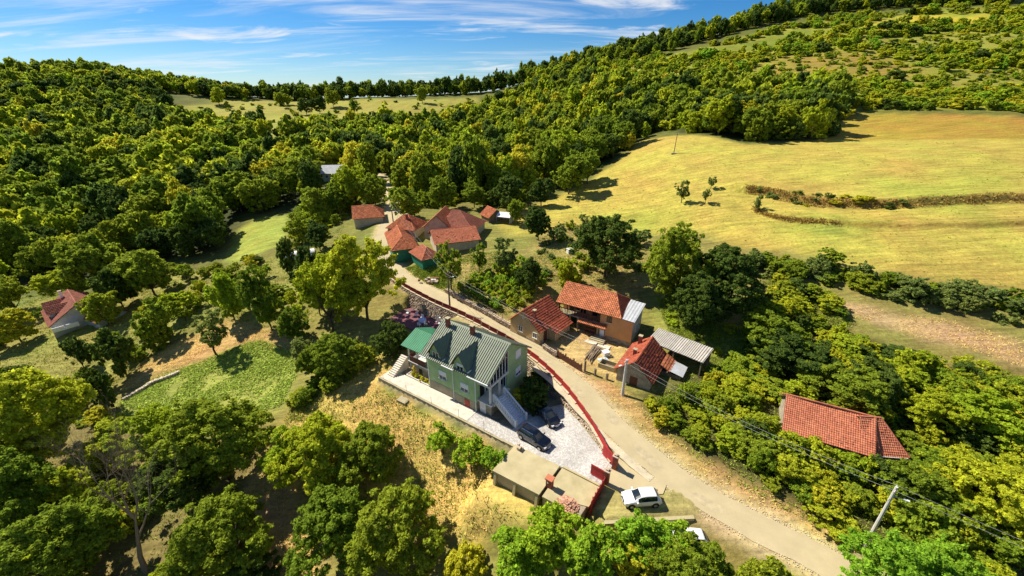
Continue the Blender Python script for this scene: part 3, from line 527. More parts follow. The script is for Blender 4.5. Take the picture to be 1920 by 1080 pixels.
def cells(name, scale, cols, joint, jw, bump=.4):
    """irregular stones: every voronoi cell its own tone, sunk joints between"""
    m = bpy.data.materials.new(name); m.use_nodes = True
    n, l = m.node_tree.nodes, m.node_tree.links
    b = n['Principled BSDF']; b.inputs['Roughness'].default_value = .9; b.inputs['Specular IOR Level'].default_value = .2
    tcn = n.new('ShaderNodeTexCoord')
    v = n.new('ShaderNodeTexVoronoi'); v.inputs['Scale'].default_value = scale; l.new(tcn.outputs['Object'], v.inputs['Vector'])
    e = n.new('ShaderNodeTexVoronoi'); e.feature = 'DISTANCE_TO_EDGE'; e.inputs['Scale'].default_value = scale; l.new(tcn.outputs['Object'], e.inputs['Vector'])
    cr = n.new('ShaderNodeValToRGB'); l.new(v.outputs['Color'], cr.inputs['Fac'])
    cr.color_ramp.elements[0].position = .25; cr.color_ramp.elements[0].color = (*cols[0], 1)
    cr.color_ramp.elements[1].position = .75; cr.color_ramp.elements[1].color = (*cols[1], 1)
    mr = n.new('ShaderNodeMapRange'); mr.inputs['From Max'].default_value = jw; l.new(e.outputs['Distance'], mr.inputs['Value'])
    mx_ = n.new('ShaderNodeMix'); mx_.data_type = 'RGBA'; mx_.inputs['A'].default_value = (*joint, 1)
    l.new(mr.outputs[0], mx_.inputs['Factor']); l.new(cr.outputs['Color'], mx_.inputs['B'])
    nz = n.new('ShaderNodeTexNoise'); nz.inputs['Scale'].default_value = .35; nz.inputs['Detail'].default_value = 6; l.new(tcn.outputs['Object'], nz.inputs['Vector'])
    m2 = n.new('ShaderNodeMapRange'); m2.inputs['From Min'].default_value = .3; m2.inputs['From Max'].default_value = .7; m2.inputs['To Min'].default_value = .78; m2.inputs['To Max'].default_value = 1.08
    l.new(nz.outputs['Fac'], m2.inputs['Value'])
    hv_ = n.new('ShaderNodeHueSaturation'); l.new(mx_.outputs['Result'], hv_.inputs['Color']); l.new(m2.outputs[0], hv_.inputs['Value'])
    l.new(hv_.outputs[0], b.inputs['Base Color'])
    bp = n.new('ShaderNodeBump'); bp.inputs['Strength'].default_value = bump; bp.inputs['Distance'].default_value = .05
    l.new(mr.outputs[0], bp.inputs['Height']); l.new(bp.outputs[0], b.inputs['Normal'])
    return m
M['pave'] = cells('white crazy paving', 5.5, ((0.42, 0.395, 0.36), (0.60, 0.565, 0.51)), (0.26, 0.24, 0.21), .05)
M['patch'] = mat('grey asphalt patch', (0.455, 0.375, 0.225), .95, .3, 1.2, bump=.2, bscale=20)
M['dryweed'] = leafmat('dry brown weeds', (0.42, 0.27, 0.07), (0.32, 0.28, 0.06), .35, .2)
LEAF = {
 'broad': leafmat('mid green leaves', (0.172, 0.270, 0.025), (0.374, 0.411, 0.030)),
 'dark': leafmat('dark green leaves', (0.064, 0.114, 0.022), (0.145, 0.204, 0.031)),
 'walnut': leafmat('bright yellow green leaves', (0.318, 0.443, 0.025), (0.515, 0.518, 0.030)),
 'sap': leafmat('fresh green leaves', (0.232, 0.432, 0.034), (0.376, 0.494, 0.031)),
 'yellow': leafmat('yellowing leaves', (0.527, 0.518, 0.030), (0.600, 0.542, 0.042)),
 'fruit': leafmat('grey green orchard leaves', (0.172, 0.248, 0.062), (0.296, 0.334, 0.076)),
 'scrub': leafmat('scrub leaves', (0.169, 0.296, 0.026), (0.552, 0.542, 0.031)),
}
LEAF['fruitd'] = LEAF['broad']; LEAF['young'] = LEAF['sap']

# ------------------------------------------------------------------ mesh helpers
class MB:
    def __init__(s): s.v = []; s.f = []
    def add(s, vs, fs):
        b = len(s.v); s.v += [tuple(map(float, q)) for q in vs]; s.f += [tuple(b + i for i in f) for f in fs]; return s
    def box(s, x0, x1, y0, y1, z0, z1, m=None):
        vs = [(x0, y0, z0), (x1, y0, z0), (x1, y1, z0), (x0, y1, z0), (x0, y0, z1), (x1, y0, z1), (x1, y1, z1), (x0, y1, z1)]
        if m is not None: vs = [tuple(m @ Vector(v)) for v in vs]
        return s.add(vs, [(0, 3, 2, 1), (4, 5, 6, 7), (0, 1, 5, 4), (1, 2, 6, 5), (2, 3, 7, 6), (3, 0, 4, 7)])
    def prism(s, poly, z0, z1):
        """poly of (x,y), counter-clockwise; z0/z1 number or function(x,y)"""
        n = len(poly)
        g0 = z0 if callable(z0) else (lambda x, y: z0)
        g1 = z1 if callable(z1) else (lambda x, y: z1)
        vs = [(x, y, g0(x, y)) for x, y in poly] + [(x, y, g1(x, y)) for x, y in poly]
        return s.add(vs, [tuple(range(n))[::-1], tuple(range(n, 2 * n))] + [(i, (i + 1) % n, n + (i + 1) % n, n + i) for i in range(n)])
    def slab(s, pts, th):
        """flat polygon in space given thickness downwards along its normal"""
        p = [Vector(q) for q in pts]; n = (p[1] - p[0]).cross(p[2] - p[0]).normalized()
        k = len(p); vs = [tuple(q) for q in p] + [tuple(q - n * th) for q in p]
        return s.add(vs, [tuple(range(k)), tuple(range(k, 2 * k))[::-1]] + [(i, k + i, k + (i + 1) % k, (i + 1) % k) for i in range(k)])
    def tube(s, a, b, r0, r1=None, n=6, caps=True):
        r1 = r0 if r1 is None else r1
        a = Vector(a); b = Vector(b); d = (b - a)
        if d.length < 1e-6: return s
        d.normalize(); u = d.orthogonal().normalized(); w = d.cross(u)
        vs = []
        for c, r in ((a, r0), (b, r1)):
            for i in range(n):
                t = 2 * math.pi * i / n; vs.append(tuple(c + u * (r * math.cos(t)) + w * (r * math.sin(t))))
        fs = [(i, (i + 1) % n, n + (i + 1) % n, n + i) for i in range(n)]
        if caps: fs += [tuple(range(n))[::-1], tuple(range(n, 2 * n))]
        return s.add(vs, fs)
    def lathe(s, prof, n=10, c=(0, 0)):
        vs = []
        for r, z in prof:
            for i in range(n):
                t = 2 * math.pi * i / n; vs.append((c[0] + r * math.cos(t), c[1] + r * math.sin(t), z))
        fs = []
        for j in range(len(prof) - 1):
            for i in range(n):
                fs.append((j * n + i, j * n + (i + 1) % n, (j + 1) * n + (i + 1) % n, (j + 1) * n + i))
        fs += [tuple(range(n))[::-1], tuple(range((len(prof) - 1) * n, len(prof) * n))]
        return s.add(vs, fs)
    def stone(s, c, r, rng, sz=(1, 1, .8)):
        ph = [(1, 0, 0), (-1, 0, 0), (0, 1, 0), (0, -1, 0), (0, 0, 1), (0, 0, -1)]
        vs = []
        for sx in (-1, 1):
            for sy in (-1, 1):
                for s_ in (-1, 1):
                    vs.append((c[0] + sx * r * sz[0] * rng.uniform(.6, 1), c[1] + sy * r * sz[1] * rng.uniform(.6, 1), c[2] + s_ * r * sz[2] * rng.uniform(.6, 1)))
        return s.add(vs, [(0, 1, 3, 2), (4, 6, 7, 5), (0, 4, 5, 1), (2, 3, 7, 6), (0, 2, 6, 4), (1, 5, 7, 3)])

def mesh(name, mb, m, smooth_=False):
    me = bpy.data.meshes.new(name)
    me.from_pydata(mb.v, [], mb.f)
    me.update()
    if smooth_:
        me.polygons.foreach_set('use_smooth', [True] * len(me.polygons))
    me.materials.append(M[m] if isinstance(m, str) else m)
    return me
def obj(name, mb, m, parent=None, loc=None, rotz=0, smooth_=False, stuff=False):
    me = mb if isinstance(mb, bpy.types.Mesh) else mesh(name, mb, m, smooth_)
    o = bpy.data.objects.new(name, me); C.objects.link(o)
    if parent is not None: o.parent = parent
    if loc is not None: o.location = loc
    if rotz: o.rotation_euler = (0, 0, rotz)
    if stuff: o['kind'] = 'stuff'
    return o
def tag(o, label, cat, group=None):
    o['label'] = label; o['category'] = cat
    if group: o['group'] = group
    return o
def thing(name, label, cat, loc, rotz=0, group=None):
    o = bpy.data.objects.new(name, None); C.objects.link(o)
    o.empty_display_size = 0.5
    o.location = loc; o.rotation_euler = (0, 0, rotz)
    return tag(o, label, cat, group)
def struct(o):
    o['kind'] = 'structure'; return o
def box1(name, m, parent, *a):
    return obj(name, MB().box(*a), m, parent)

# ------------------------------------------------------------------ roofs
def inside2(poly, x, y):
    c = False; n = len(poly)
    for i in range(n):
        x0, y0 = poly[i]; x1, y1 = poly[(i + 1) % n]
        if (y0 > y) != (y1 > y) and x < (x1 - x0) * (y - y0) / (y1 - y0) + x0: c = not c
    return c
def tiled(poly, tw=.28, tl=.36, hump=.055, lift=.05, rng=None, wear=0.0, sag=0.0):
    """courses of single tiles laid over a planar polygon whose first edge is the eave"""
    rng = rng or random.Random(5)
    p = [Vector(q) for q in poly]
    e = (p[1] - p[0]).normalized(); nrm = (p[1] - p[0]).cross(p[2] - p[0]).normalized()
    if nrm.z < 0: nrm = -nrm
    fdir = nrm.cross(e)
    if fdir.dot(p[2] - p[0]) < 0: fdir = -fdir
    q2 = [((q - p[0]).dot(e), (q - p[0]).dot(fdir)) for q in p]
    a0 = min(q[0] for q in q2); a1 = max(q[0] for q in q2); b1 = max(q[1] for q in q2)
    mb = MB()
    prof = [(0, 0), (.3, hump), (.55, hump), (.8, .1 * hump), (1, 0)]
    rows = int(b1 / tl) + 1; cols = int((a1 - a0) / tw) + 1
    for j in range(rows):
        for i in range(cols):
            ca = a0 + (i + .5) * tw; cb = (j + .5) * tl
            if not inside2(q2, ca, min(cb, b1 - .01)): continue
            if wear > .3 and rng.random() < wear * .06: continue
            jx = rng.uniform(-.01, .01); jt = rng.uniform(0, .018) + (rng.uniform(0, .05) if rng.random() < wear else 0)
            sg = -sag * math.sin(math.pi * (ca - a0) / (a1 - a0)) * (cb / b1)
            top = []; bot = []; low = []
            for (k, hh) in prof:
                A = a0 + i * tw + k * tw + jx
                base = p[0] + e * A + nrm * (hh + sg)
                bot.append(base + fdir * (j * tl - .03) + nrm * (lift + jt))
                low.append(base + fdir * (j * tl - .03) + nrm * (lift + jt - .035))
                top.append(base + fdir * min((j + 1) * tl, b1) + nrm * .005)
            n = len(prof)
            fs = [(k, k + 1, n + k + 1, n + k) for k in range(n - 1)] + [(2 * n + k, 2 * n + k + 1, k + 1, k) for k in range(n - 1)]
            mb.add(bot + top + low, fs)
    return mb
def ribbed(p0, p1, p2, p3, pitch=.3, h=.045, duty=.35, base=.02):
    """trapezoid sheet on quad p0-p1 eave, p3-p2 ridge; ribs run up the slope"""
    p0, p1, p2, p3 = map(Vector, (p0, p1, p2, p3))
    n = (p1 - p0).cross(p3 - p0).normalized()
    if n.z < 0: n = -n
    k = max(2, int((p1 - p0).length / pitch)); mb = MB(); vs = []
    for i in range(k):
        for (f, hh) in ((0, 0), (.18, 0), (.30, h), (.30 + duty, h), (.42 + duty, 0)):
            t = (i + f) / k
            vs.append((p0.lerp(p1, t) + n * (hh + base), p3.lerp(p2, t) + n * (hh + base)))
    vs.append((p1 + n * base, p2 + n * base))
    L = []
    for a, b in vs: L += [a, b]
    fs = [(2 * i, 2 * i + 2, 2 * i + 3, 2 * i + 1) for i in range(len(vs) - 1)]
    return mb.add(L, fs)
def ridge_caps(a, b, r=.11, step=.36, rng=None):
    a = Vector(a); b = Vector(b); n = max(1, int((b - a).length / step)); mb = MB(); d = (b - a) / n
    side = Vector((0, 0, 1)).cross(d).normalized()
    for i in range(n):
        c0 = a + d * i; c1 = a + d * (i + 1.08); vs = []
        for c, rr in ((c0, r), (c1, r * .88)):
            for k in range(5):
                t = math.pi * k / 4
                vs.append(c + side * (rr * math.cos(t)) + Vector((0, 0, 1)) * (rr * math.sin(t) * .9 + .02))
        mb.add(vs, [(k, k + 1, 5 + k + 1, 5 + k) for k in range(4)])
    return mb

def window(parent, x, y, z, w, h, face='-y', panes=2, shutter=0.0, frame='white', dep=.06, sill=True):
    """window on a wall plane at y (or x); centre-left-bottom coordinates along the wall"""
    if face == '-y': m = Matrix.Translation((x, y, z))
    elif face == '+x': m = Matrix.Translation((y, x, z)) @ Matrix.Rotation(R(90), 4, 'Z')
    elif face == '+y': m = Matrix.Translation((x, y, z)) @ Matrix.Rotation(R(180), 4, 'Z')
    else: m = Matrix.Translation((y, x, z)) @ Matrix.Rotation(R(-90), 4, 'Z')
    t = .07
    f = MB()
    f.box(-w / 2, -w / 2 + t, -dep, .05, 0, h, m).box(w / 2 - t, w / 2, -dep, .05, 0, h, m)
    f.box(-w / 2 + t, w / 2 - t, -dep, .05, 0, t, m).box(-w / 2 + t, w / 2 - t, -dep, .05, h - t, h, m)
    for k in range(1, panes):
        c = -w / 2 + w * k / panes
        f.box(c - t / 2, c + t / 2, -dep, .05, t, h - t, m)
    o = obj('window', f, frame, parent)
    for k in range(panes):
        a = -w / 2 + t + (w - t) * k / panes; b = a + (w - t) / panes - t
        obj('pane', MB().box(a, b, -dep * .45, .02, t, h - t, m), 'glass', o)
    if shutter:
        nsl = max(3, int(h * shutter / .12)); sh = MB()
        for k in range(nsl):
            z0 = h - t - (k + 1) * (h * shutter) / nsl
            sh.box(-w / 2 + t, w / 2 - t, -dep * .9 - .008 * (k % 2), -dep * .5, z0, z0 + h * shutter / nsl, m)
        obj('roller_shutter', sh, 'white', o)
    if sill:
        obj('sill', MB().box(-w / 2 - .08, w / 2 + .08, -dep - .1, .05, -.07, -.004, m), 'offwhite', o)
    return o
def chimney(parent, x, y, z0, z1, w=.5, m='brick'):
    o = obj('chimney', MB().box(x - w / 2, x + w / 2, y - w / 2, y + w / 2, z0, z1), m, parent)
    k = w / 2 + .07
    obj('chimney_cap', MB().box(x - k, x + k, y - k, y + k, z1 + .003, z1 + .12), 'concrete', o)
    return o

def roofed(name, label, cat, x, y, ang, L, yl, yr, hl, hr, hz, hip0=0., hip1=0., tile='tile_old', wall='plaster', ov=.4, oy=.35, ts={}, zb=None, group=None, plinth=None, seed=1, wear=.3, sag=0.0, wallz=-1.2):
    """house with its ridge along local x (0..L) at y=0; eaves at y=+yl and y=-yr"""
    rng = random.Random(seed)
    if zb is None:
        ca, sa = math.cos(ang), math.sin(ang)
        cs = [(x + ca * a - sa * b, y + sa * a + ca * b) for a in (0, L) for b in (-yr, yl)]
        zb = sum(h1(*c) for c in cs) / 4
    T = thing(name, label, cat, (x, y, zb), ang, group)
    w = MB()
    g0, g1 = hip0 == 0, hip1 == 0
    th = .12
    yz = lambda yy: (hl + (hz - hl) * (1 - yy / yl) if yy >= 0 else hr + (hz - hr) * (1 + yy / yr)) - th
    for xx, gg in ((0, g0), (L, g1)):
        prof = [(-yr, wallz), (yl, wallz), (yl, hl - th)] + ([(0, hz - th)] if gg else []) + [(-yr, hr - th)]
        vs = [(xx, a, b) for a, b in prof]
        f = tuple(range(len(vs)))
        w.add(vs, [f if xx else f[::-1]])
    w.add([(0, -yr, wallz), (L, -yr, wallz), (L, -yr, hr - th), (0, -yr, hr - th)], [(0, 1, 2, 3)])
    w.add([(0, yl, wallz), (L, yl, wallz), (L, yl, hl - th), (0, yl, hl - th)], [(1, 0, 3, 2)])
    wo = obj('wall', w, wall, T)
    if plinth:
        pl = MB(); d = .04
        pl.box(-d, L + d, -yr - d, yl + d, wallz, plinth[0])
        obj('plinth', pl, plinth[1], T)
    dr = (hz - hr) / yr * oy; dl = (hz - hl) / yl * oy
    x0 = -ov; x1 = L + ov
    r0 = Vector((hip0 if hip0 else x0, 0, hz)); r1 = Vector((L - hip1 if hip1 else x1, 0, hz))
    er0 = (x0, -yr - oy, hr - dr); er1 = (x1, -yr - oy, hr - dr)
    el0 = (x0, yl + oy, hl - dl); el1 = (x1, yl + oy, hl - dl)
    planes = [[er0, er1, r1, r0], [el1, el0, r0, r1]]
    if hip0: planes.append([el0, er0, r0])
    if hip1: planes.append([er1, el1, r1])
    for pl in planes:
        pl = [Vector(q) for q in pl]
        if (pl[2] - pl[-1]).length < .05 and len(pl) == 4: pl = pl[:3]
        b = obj('roof_board', MB().slab([q - Vector((0, 0, .03 + sag)) for q in pl], .07), 'board', T)
        tl = obj('roof_tiles', tiled(pl, rng=rng, wear=wear, sag=sag, **ts), tile, T, stuff=True)
    rc = []
    if (r1 - r0).length > .4: rc.append((r0, r1))
    if hip0: rc += [(el0, r0), (er0, r0)]
    if hip1: rc += [(el1, r1), (er1, r1)]
    mb = MB()
    for a, b in rc:
        q = ridge_caps(a, b); mb.add(q.v, q.f)
    obj('ridge_tiles', mb, tile, T, stuff=True)
    return T

# ------------------------------------------------------------------ ground
def axis(lo, hi, f0, f1, fine, grow=1.09, mx=60):
    a = list(np.arange(f0, f1, fine)); s = fine; v = a[-1]
    while v < hi: s = min(s * grow, mx); v += s; a.append(v)
    s = fine; v = f0; b = []
    while v > lo: s = min(s * grow, mx); v -= s; b.append(v)
    return np.array(b[::-1] + a)
gx = axis(-2200, 2200, -62, 62, .62, 1.05)
gy = axis(-900, 2400, 17, 108, .62, 1.035)
GX, GY = np.meshgrid(gx, gy)
GZ = H(GX, GY)
def fbm(x, y, sc, seed):
    rs = np.random.RandomState(seed); out = 0; a = 1
    for o in range(4):
        ph = rs.rand(6) * 6.28; th = rs.rand(3) * 6.28; k = sc * 2 ** o
        out = out + a * (np.sin(k * (x * np.cos(th[0]) + y * np.sin(th[0])) + ph[0] + 1.7 * np.sin(k * .6 * (x * np.cos(th[1]) + y * np.sin(th[1])) + ph[1])) * np.cos(k * .9 * (x * np.cos(th[2]) + y * np.sin(th[2])) + ph[2]))
        a *= .55
    return out
N1 = fbm(GX, GY, .12, 3); N2 = fbm(GX, GY, .6, 4)
COL = np.zeros(GX.shape + (3,)); COL[:] = (0.24, 0.205, 0.055)          # rough grass
def paint(name, col, edge=2.0, wob=1.0, amt=1.0):
    d = poly_sd(POLY[name], GX, GY) + wob * N1 + wob * .6 * N2
    w = ((1 - sstep(-edge, edge, d)) * amt)[..., None]
    COL[:] = COL * (1 - w) + np.array(col) * w
farm = sstep(90, 170, np.hypot(GX, GY))[..., None]
COL[:] = COL * (1 - farm) + np.array((0.13, 0.135, 0.03)) * farm
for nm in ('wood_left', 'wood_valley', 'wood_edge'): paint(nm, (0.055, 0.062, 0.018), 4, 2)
paint('scrub_hill', (0.29, 0.275, 0.04), 4, 2)
paint('hillclear', (0.30, 0.22, 0.045), 5, 3)
paint('hillopen', (0.27, 0.25, 0.045), 5, 3); paint('hillopen2', (0.26, 0.23, 0.045), 4, 3)
paint('hillstrip', (0.20, 0.22, 0.03), 3, 1)
paint('hillyellow', (0.50, 0.36, 0.04), 3, 1)
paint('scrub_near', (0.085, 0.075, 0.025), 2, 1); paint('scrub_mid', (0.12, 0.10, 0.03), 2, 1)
paint('scrub_left', (0.27, 0.24, 0.06), 2, 1); paint('wood_near', (0.22, 0.17, 0.06), 2, 1)
paint('meadow', (0.43, 0.335, 0.068), 2.5, 1.0)
paint('tanband', (0.36, 0.225, 0.040), 2.5, .8)
paint('greenpatch', (0.26, 0.29, 0.045), 6, 2, .8)
paint('ridgemeadow', (0.32, 0.285, 0.055), 5, 3)
paint('lawn', (0.30, 0.33, 0.055), 1.5, .8)
paint('drywest', (0.55, 0.36, 0.13), 2, .8)
paint('dryeast', (0.57, 0.395, 0.115), 2, .8)
paint('drysouth', (0.60, 0.38, 0.17), 1.5, .8)
paint('veg', (0.30, 0.33, 0.07), 2.5, .9)
paint('terrace', (0.45, 0.30, 0.15), 1.8, .9)
paint('vine', (0.36, 0.27, 0.09), 2, 1)
paint('bank', (0.25, 0.26, 0.05), 2, 1)
paint('greenlawn', (0.20, 0.26, 0.035), 1, .5)
paint('orchard', (0.36, 0.26, 0.10), 2, 1.5, .7)
paint('dirtyard', (0.52, 0.36, 0.15), 1.5, .6)
for ln, hw_, cc in zip(TERRS, (1.1, .45), ((0.24, 0.14, 0.04), (0.28, 0.19, 0.04))):
    td, _s = line_side(ln, GX, GY)
    w = ((1 - sstep(hw_ * .4, hw_ * 1.6, td + .3 * N2)) * .85)[..., None]
    COL[:] = COL * (1 - w) + np.array(cc) * w
# thin lush strip along the foot of the garden wall
st_s = (GX - LA[0]) * LU[0] + (GY - LA[1]) * LU[1]; st_t = (GX - LA[0]) * LW[0] + (GY - LA[1]) * LW[1]
w = (np.exp(-((st_t + 3.3) / .9) ** 2) * sstep(-9, -7, st_s) * (1 - sstep(16, 18, st_s)) * (.45 + .4 * np.sin(st_s * .9)))[..., None].clip(0, 1)
COL[:] = COL * (1 - w) + np.array((0.16, 0.22, 0.03)) * w
# patches of greener and barer growth everywhere in the open grass
g = sstep(.2, 1.4, fbm(GX, GY, .05, 9))[..., None] * .6
COL[:] = COL * (1 - g) + COL * np.array((.66, .98, .7)) * g
g = sstep(.55, 1.5, fbm(GX, GY, .16, 12))[..., None] * .35
COL[:] = COL * (1 - g) + COL * np.array((1.18, .93, 1.0)) * g
paint('roadbank', (0.46, 0.27, 0.11), 1.0, .5)
rd, _ = road_near(GX, GY)
w = (1 - sstep(1.9, 4.0, rd + .5 * N2 * .6))[..., None] * .95
COL[:] = COL * (1 - w) + np.array((0.58, 0.44, 0.23)) * w
w = (1 - sstep(0, .8, poly_sd(YARD, GX, GY)))[..., None]
COL[:] = COL * (1 - w) + np.array((0.30, 0.25, 0.16)) * w
w = (1 - sstep(0, 1.0, poly_sd(FORE, GX, GY) + .3 * N2))[..., None]
COL[:] = COL * (1 - w) + np.array((0.40, 0.34, 0.12)) * w
COL *= (1 + .10 * N2[..., None]).clip(.7, 1.3)
ny, nx = GX.shape
gm = bpy.data.meshes.new('ground')
V = np.stack([GX, GY, GZ], -1).reshape(-1, 3)
idx = np.arange(ny * nx).reshape(ny, nx)
Q = np.stack([idx[:-1, :-1], idx[:-1, 1:], idx[1:, 1:], idx[1:, :-1]], -1).reshape(-1, 4)
gm.vertices.add(len(V)); gm.vertices.foreach_set('co', V.ravel())
gm.loops.add(Q.size); gm.loops.foreach_set('vertex_index', Q.ravel().astype(np.int32))
gm.polygons.add(len(Q)); gm.polygons.foreach_set('loop_start', np.arange(0, Q.size, 4, dtype=np.int32))
gm.polygons.foreach_set('use_smooth', np.ones(len(Q), bool))
gm.update(calc_edges=True)
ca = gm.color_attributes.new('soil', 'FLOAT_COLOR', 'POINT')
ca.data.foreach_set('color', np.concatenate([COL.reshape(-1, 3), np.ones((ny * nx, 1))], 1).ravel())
gmat = bpy.data.materials.new('grass and soil'); gmat.use_nodes = True
n, l = gmat.node_tree.nodes, gmat.node_tree.links
b = n['Principled BSDF']; b.inputs['Roughness'].default_value = .95; b.inputs['Specular IOR Level'].default_value = .1
at = n.new('ShaderNodeAttribute'); at.attribute_name = 'soil'
tcn = n.new('ShaderNodeTexCoord')
def gnoise(scale, detail, rough, lo, hi, tolo, tohi, stretch=None):
    vec = tcn.outputs['Object']
    if stretch:
        mp = n.new('ShaderNodeMapping'); mp.inputs['Scale'].default_value = stretch; mp.inputs['Rotation'].default_value = (0, 0, R(-8)); l.new(vec, mp.inputs[0]); vec = mp.outputs[0]
    nz = n.new('ShaderNodeTexNoise'); nz.inputs['Scale'].default_value = scale; nz.inputs['Detail'].default_value = detail; nz.inputs['Roughness'].default_value = rough
    l.new(vec, nz.inputs['Vector'])
    mr = n.new('ShaderNodeMapRange'); mr.inputs['From Min'].default_value = lo; mr.inputs['From Max'].default_value = hi
    mr.inputs['To Min'].default_value = tolo; mr.inputs['To Max'].default_value = tohi
    l.new(nz.outputs['Fac'], mr.inputs['Value']); return mr.outputs[0], nz.outputs['Fac']
a1, f1 = gnoise(1.6, 8, .75, .3, .7, .62, 1.28)
a2, f2 = gnoise(.5, 6, .6, .3, .7, .70, 1.22, (.22, 2.4, 1))
a3, f3 = gnoise(.06, 5, .6, .35, .65, -.012, .024)
a4, f4 = gnoise(1.3, 4, .6, .3, .7, .84, 1.12, (.05, 2.6, 1))
m0 = n.new('ShaderNodeMath'); m0.operation = 'MULTIPLY'; l.new(a1, m0.inputs[0]); l.new(a4, m0.inputs[1])
mm = n.new('ShaderNodeMath'); mm.operation = 'MULTIPLY'; l.new(m0.outputs[0], mm.inputs[0]); l.new(a2, mm.inputs[1])
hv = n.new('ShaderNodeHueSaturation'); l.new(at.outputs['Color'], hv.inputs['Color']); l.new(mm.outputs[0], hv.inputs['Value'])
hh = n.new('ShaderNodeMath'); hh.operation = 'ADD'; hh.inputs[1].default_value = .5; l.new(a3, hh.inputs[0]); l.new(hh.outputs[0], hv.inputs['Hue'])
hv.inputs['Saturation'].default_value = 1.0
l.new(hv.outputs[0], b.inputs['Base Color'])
bp = n.new('ShaderNodeBump'); bp.inputs['Strength'].default_value = .7; bp.inputs['Distance'].default_value = .25
l.new(f1, bp.inputs['Height']); l.new(bp.outputs[0], b.inputs['Normal'])
gm.materials.append(gmat)
ground = struct(obj('ground', gm, None))

# ------------------------------------------------------------------ lane
def strip(name, m, off0, off1, i0, i1, dz, jit, seed, edge=.10):
    rng = random.Random(seed); mb = MB(); vs = []
    P_ = ROADC[i0:i1]; Zs = ROADZ[i0:i1]
    T_ = np.gradient(P_, axis=0); T_ /= np.linalg.norm(T_, axis=1)[:, None]
    j0 = j1 = 0
    for k in range(len(P_)):
        nx_, ny_ = -T_[k][1], T_[k][0]
        j0 = j0 * .6 + rng.uniform(-jit, jit); j1 = j1 * .6 + rng.uniform(-jit, jit)
        for q, f in ((off0 + j0, 0), ((off0 + off1) / 2, 1), (off1 + j1, 0)):
            vs.append((P_[k][0] + nx_ * q, P_[k][1] + ny_ * q, Zs[k] + dz + .03 * f * (abs(off1 - off0) > 2)))
    fs = []
    for k in range(len(P_) - 1):
        for c in range(2): fs.append((3 * k + c, 3 * k + 3 + c, 3 * k + 4 + c, 3 * k + 1 + c))
    # thickness
    n0 = len(vs); vs2 = [(a, b_, c - edge) for a, b_, c in vs]
    fs2 = [tuple(n0 + i for i in f[::-1]) for f in fs]
    rim = []
    for k in range(len(P_) - 1):
        rim.append((3 * k, n0 + 3 * k, n0 + 3 * k + 3, 3 * k + 3)); rim.append((3 * k + 2, 3 * k + 5, n0 + 3 * k + 5, n0 + 3 * k + 2))
    mb.add(vs + vs2, fs + fs2 + rim)
    return struct(obj(name, mb, m))
def on_road(i, off):
    t = ROADC[i + 1] - ROADC[i]; t = t / np.linalg.norm(t)
    return ROADC[i] + np.array((-t[1], t[0])) * off, math.atan2(t[1], t[0]), ROADZ[i]
strip('road', 'road', -1.85, 1.85, 0, len(ROADC), .015, .10, 3)

prng = random.Random(44)
for i, off, la, wa in ((22, .5, 2.2, .8), (33, .2, 2.6, .9), (41, -.6, 1.5, .7), (47, .4, 1.8, .8), (55, -.3, 1.4, .6), (64, .3, 2.0, .7)):
    p, a, z_ = on_road(i, off); k = 9
    ring = [(la * math.cos(6.28 * q / k) * prng.uniform(.75, 1.1), wa * math.sin(6.28 * q / k) * prng.uniform(.75, 1.1)) for q in range(k)]
    ca_, sa_ = math.cos(a), math.sin(a)
    i2 = min(i + 1, len(ROADZ) - 1); slope = (ROADZ[i2] - ROADZ[i]) / np.linalg.norm(ROADC[i2] - ROADC[i])
    pm = MB(); zc0 = [.015 + .03 * (1 - abs(off + q[1]) / 1.85) + slope * q[0] + .008 for q in ring]
    pm.add([(q[0] * ca_ - q[1] * sa_, q[0] * sa_ + q[1] * ca_, zz0) for q, zz0 in zip(ring, zc0)], [tuple(range(k))])
    struct(obj('road_patch', pm, 'patch', None, (p[0], p[1], z_)))
grv = MB()
for q in range(2600):
    i = prng.randrange(6, 96); sd_ = prng.choice((-1, 1))
    p, a, z_ = on_road(i, sd_ * (1.75 + abs(prng.gauss(0, .35))))
    p = p + prng.uniform(0, 1) * (ROADC[i + 1] - ROADC[i])
    r_ = prng.uniform(.02, .05); grv.stone((p[0], p[1], z_ + .01), r_, prng)
gv = obj('gravel', grv, mat('pale gravel', (.60, .50, .34), .95, .2, 3, isl=.2), None, stuff=True); gv['label'] = 'loose pale gravel along both edges of the lane'; gv['category'] = 'gravel'

# ------------------------------------------------------------------ green house lot
def place(s, t, z=None):
    x, y = lot(s, t); return (x, y, zy(s) if z is None else z)
# paved courtyard and path (sheets over the levelled yard)
def sheet(name, m, poly_st, dz, zf=None):
    mb = MB()
    def clip(p, a, sg):
        out = []
        for i in range(len(p)):
            (s0, t0), (s1, t1) = p[i], p[(i + 1) % len(p)]
            i0, i1 = (s0 - a) * sg >= 0, (s1 - a) * sg >= 0
            if i0: out.append((s0, t0))
            if i0 != i1: f = (a - s0) / (s1 - s0); out.append((a, t0 + f * (t1 - t0)))
        return out
    for lo, hi in ((-40, 16), (16, 28), (28, 60)):
        p = clip(clip(poly_st, lo, 1), hi, -1)
        if len(p) < 3: continue
        vs = []
        for s, t in p:
            x, y = lot(s, t); vs.append((x, y, (zy(s) if zf is None else zf) + dz))
        k = len(vs); mb.add(vs + [(a, b_, c - .12) for a, b_, c in vs], [tuple(range(k)), tuple(range(k, 2 * k))[::-1]] + [(i, k + i, k + (i + 1) % k, (i + 1) % k) for i in range(k)])
    return struct(obj(name, mb, m))
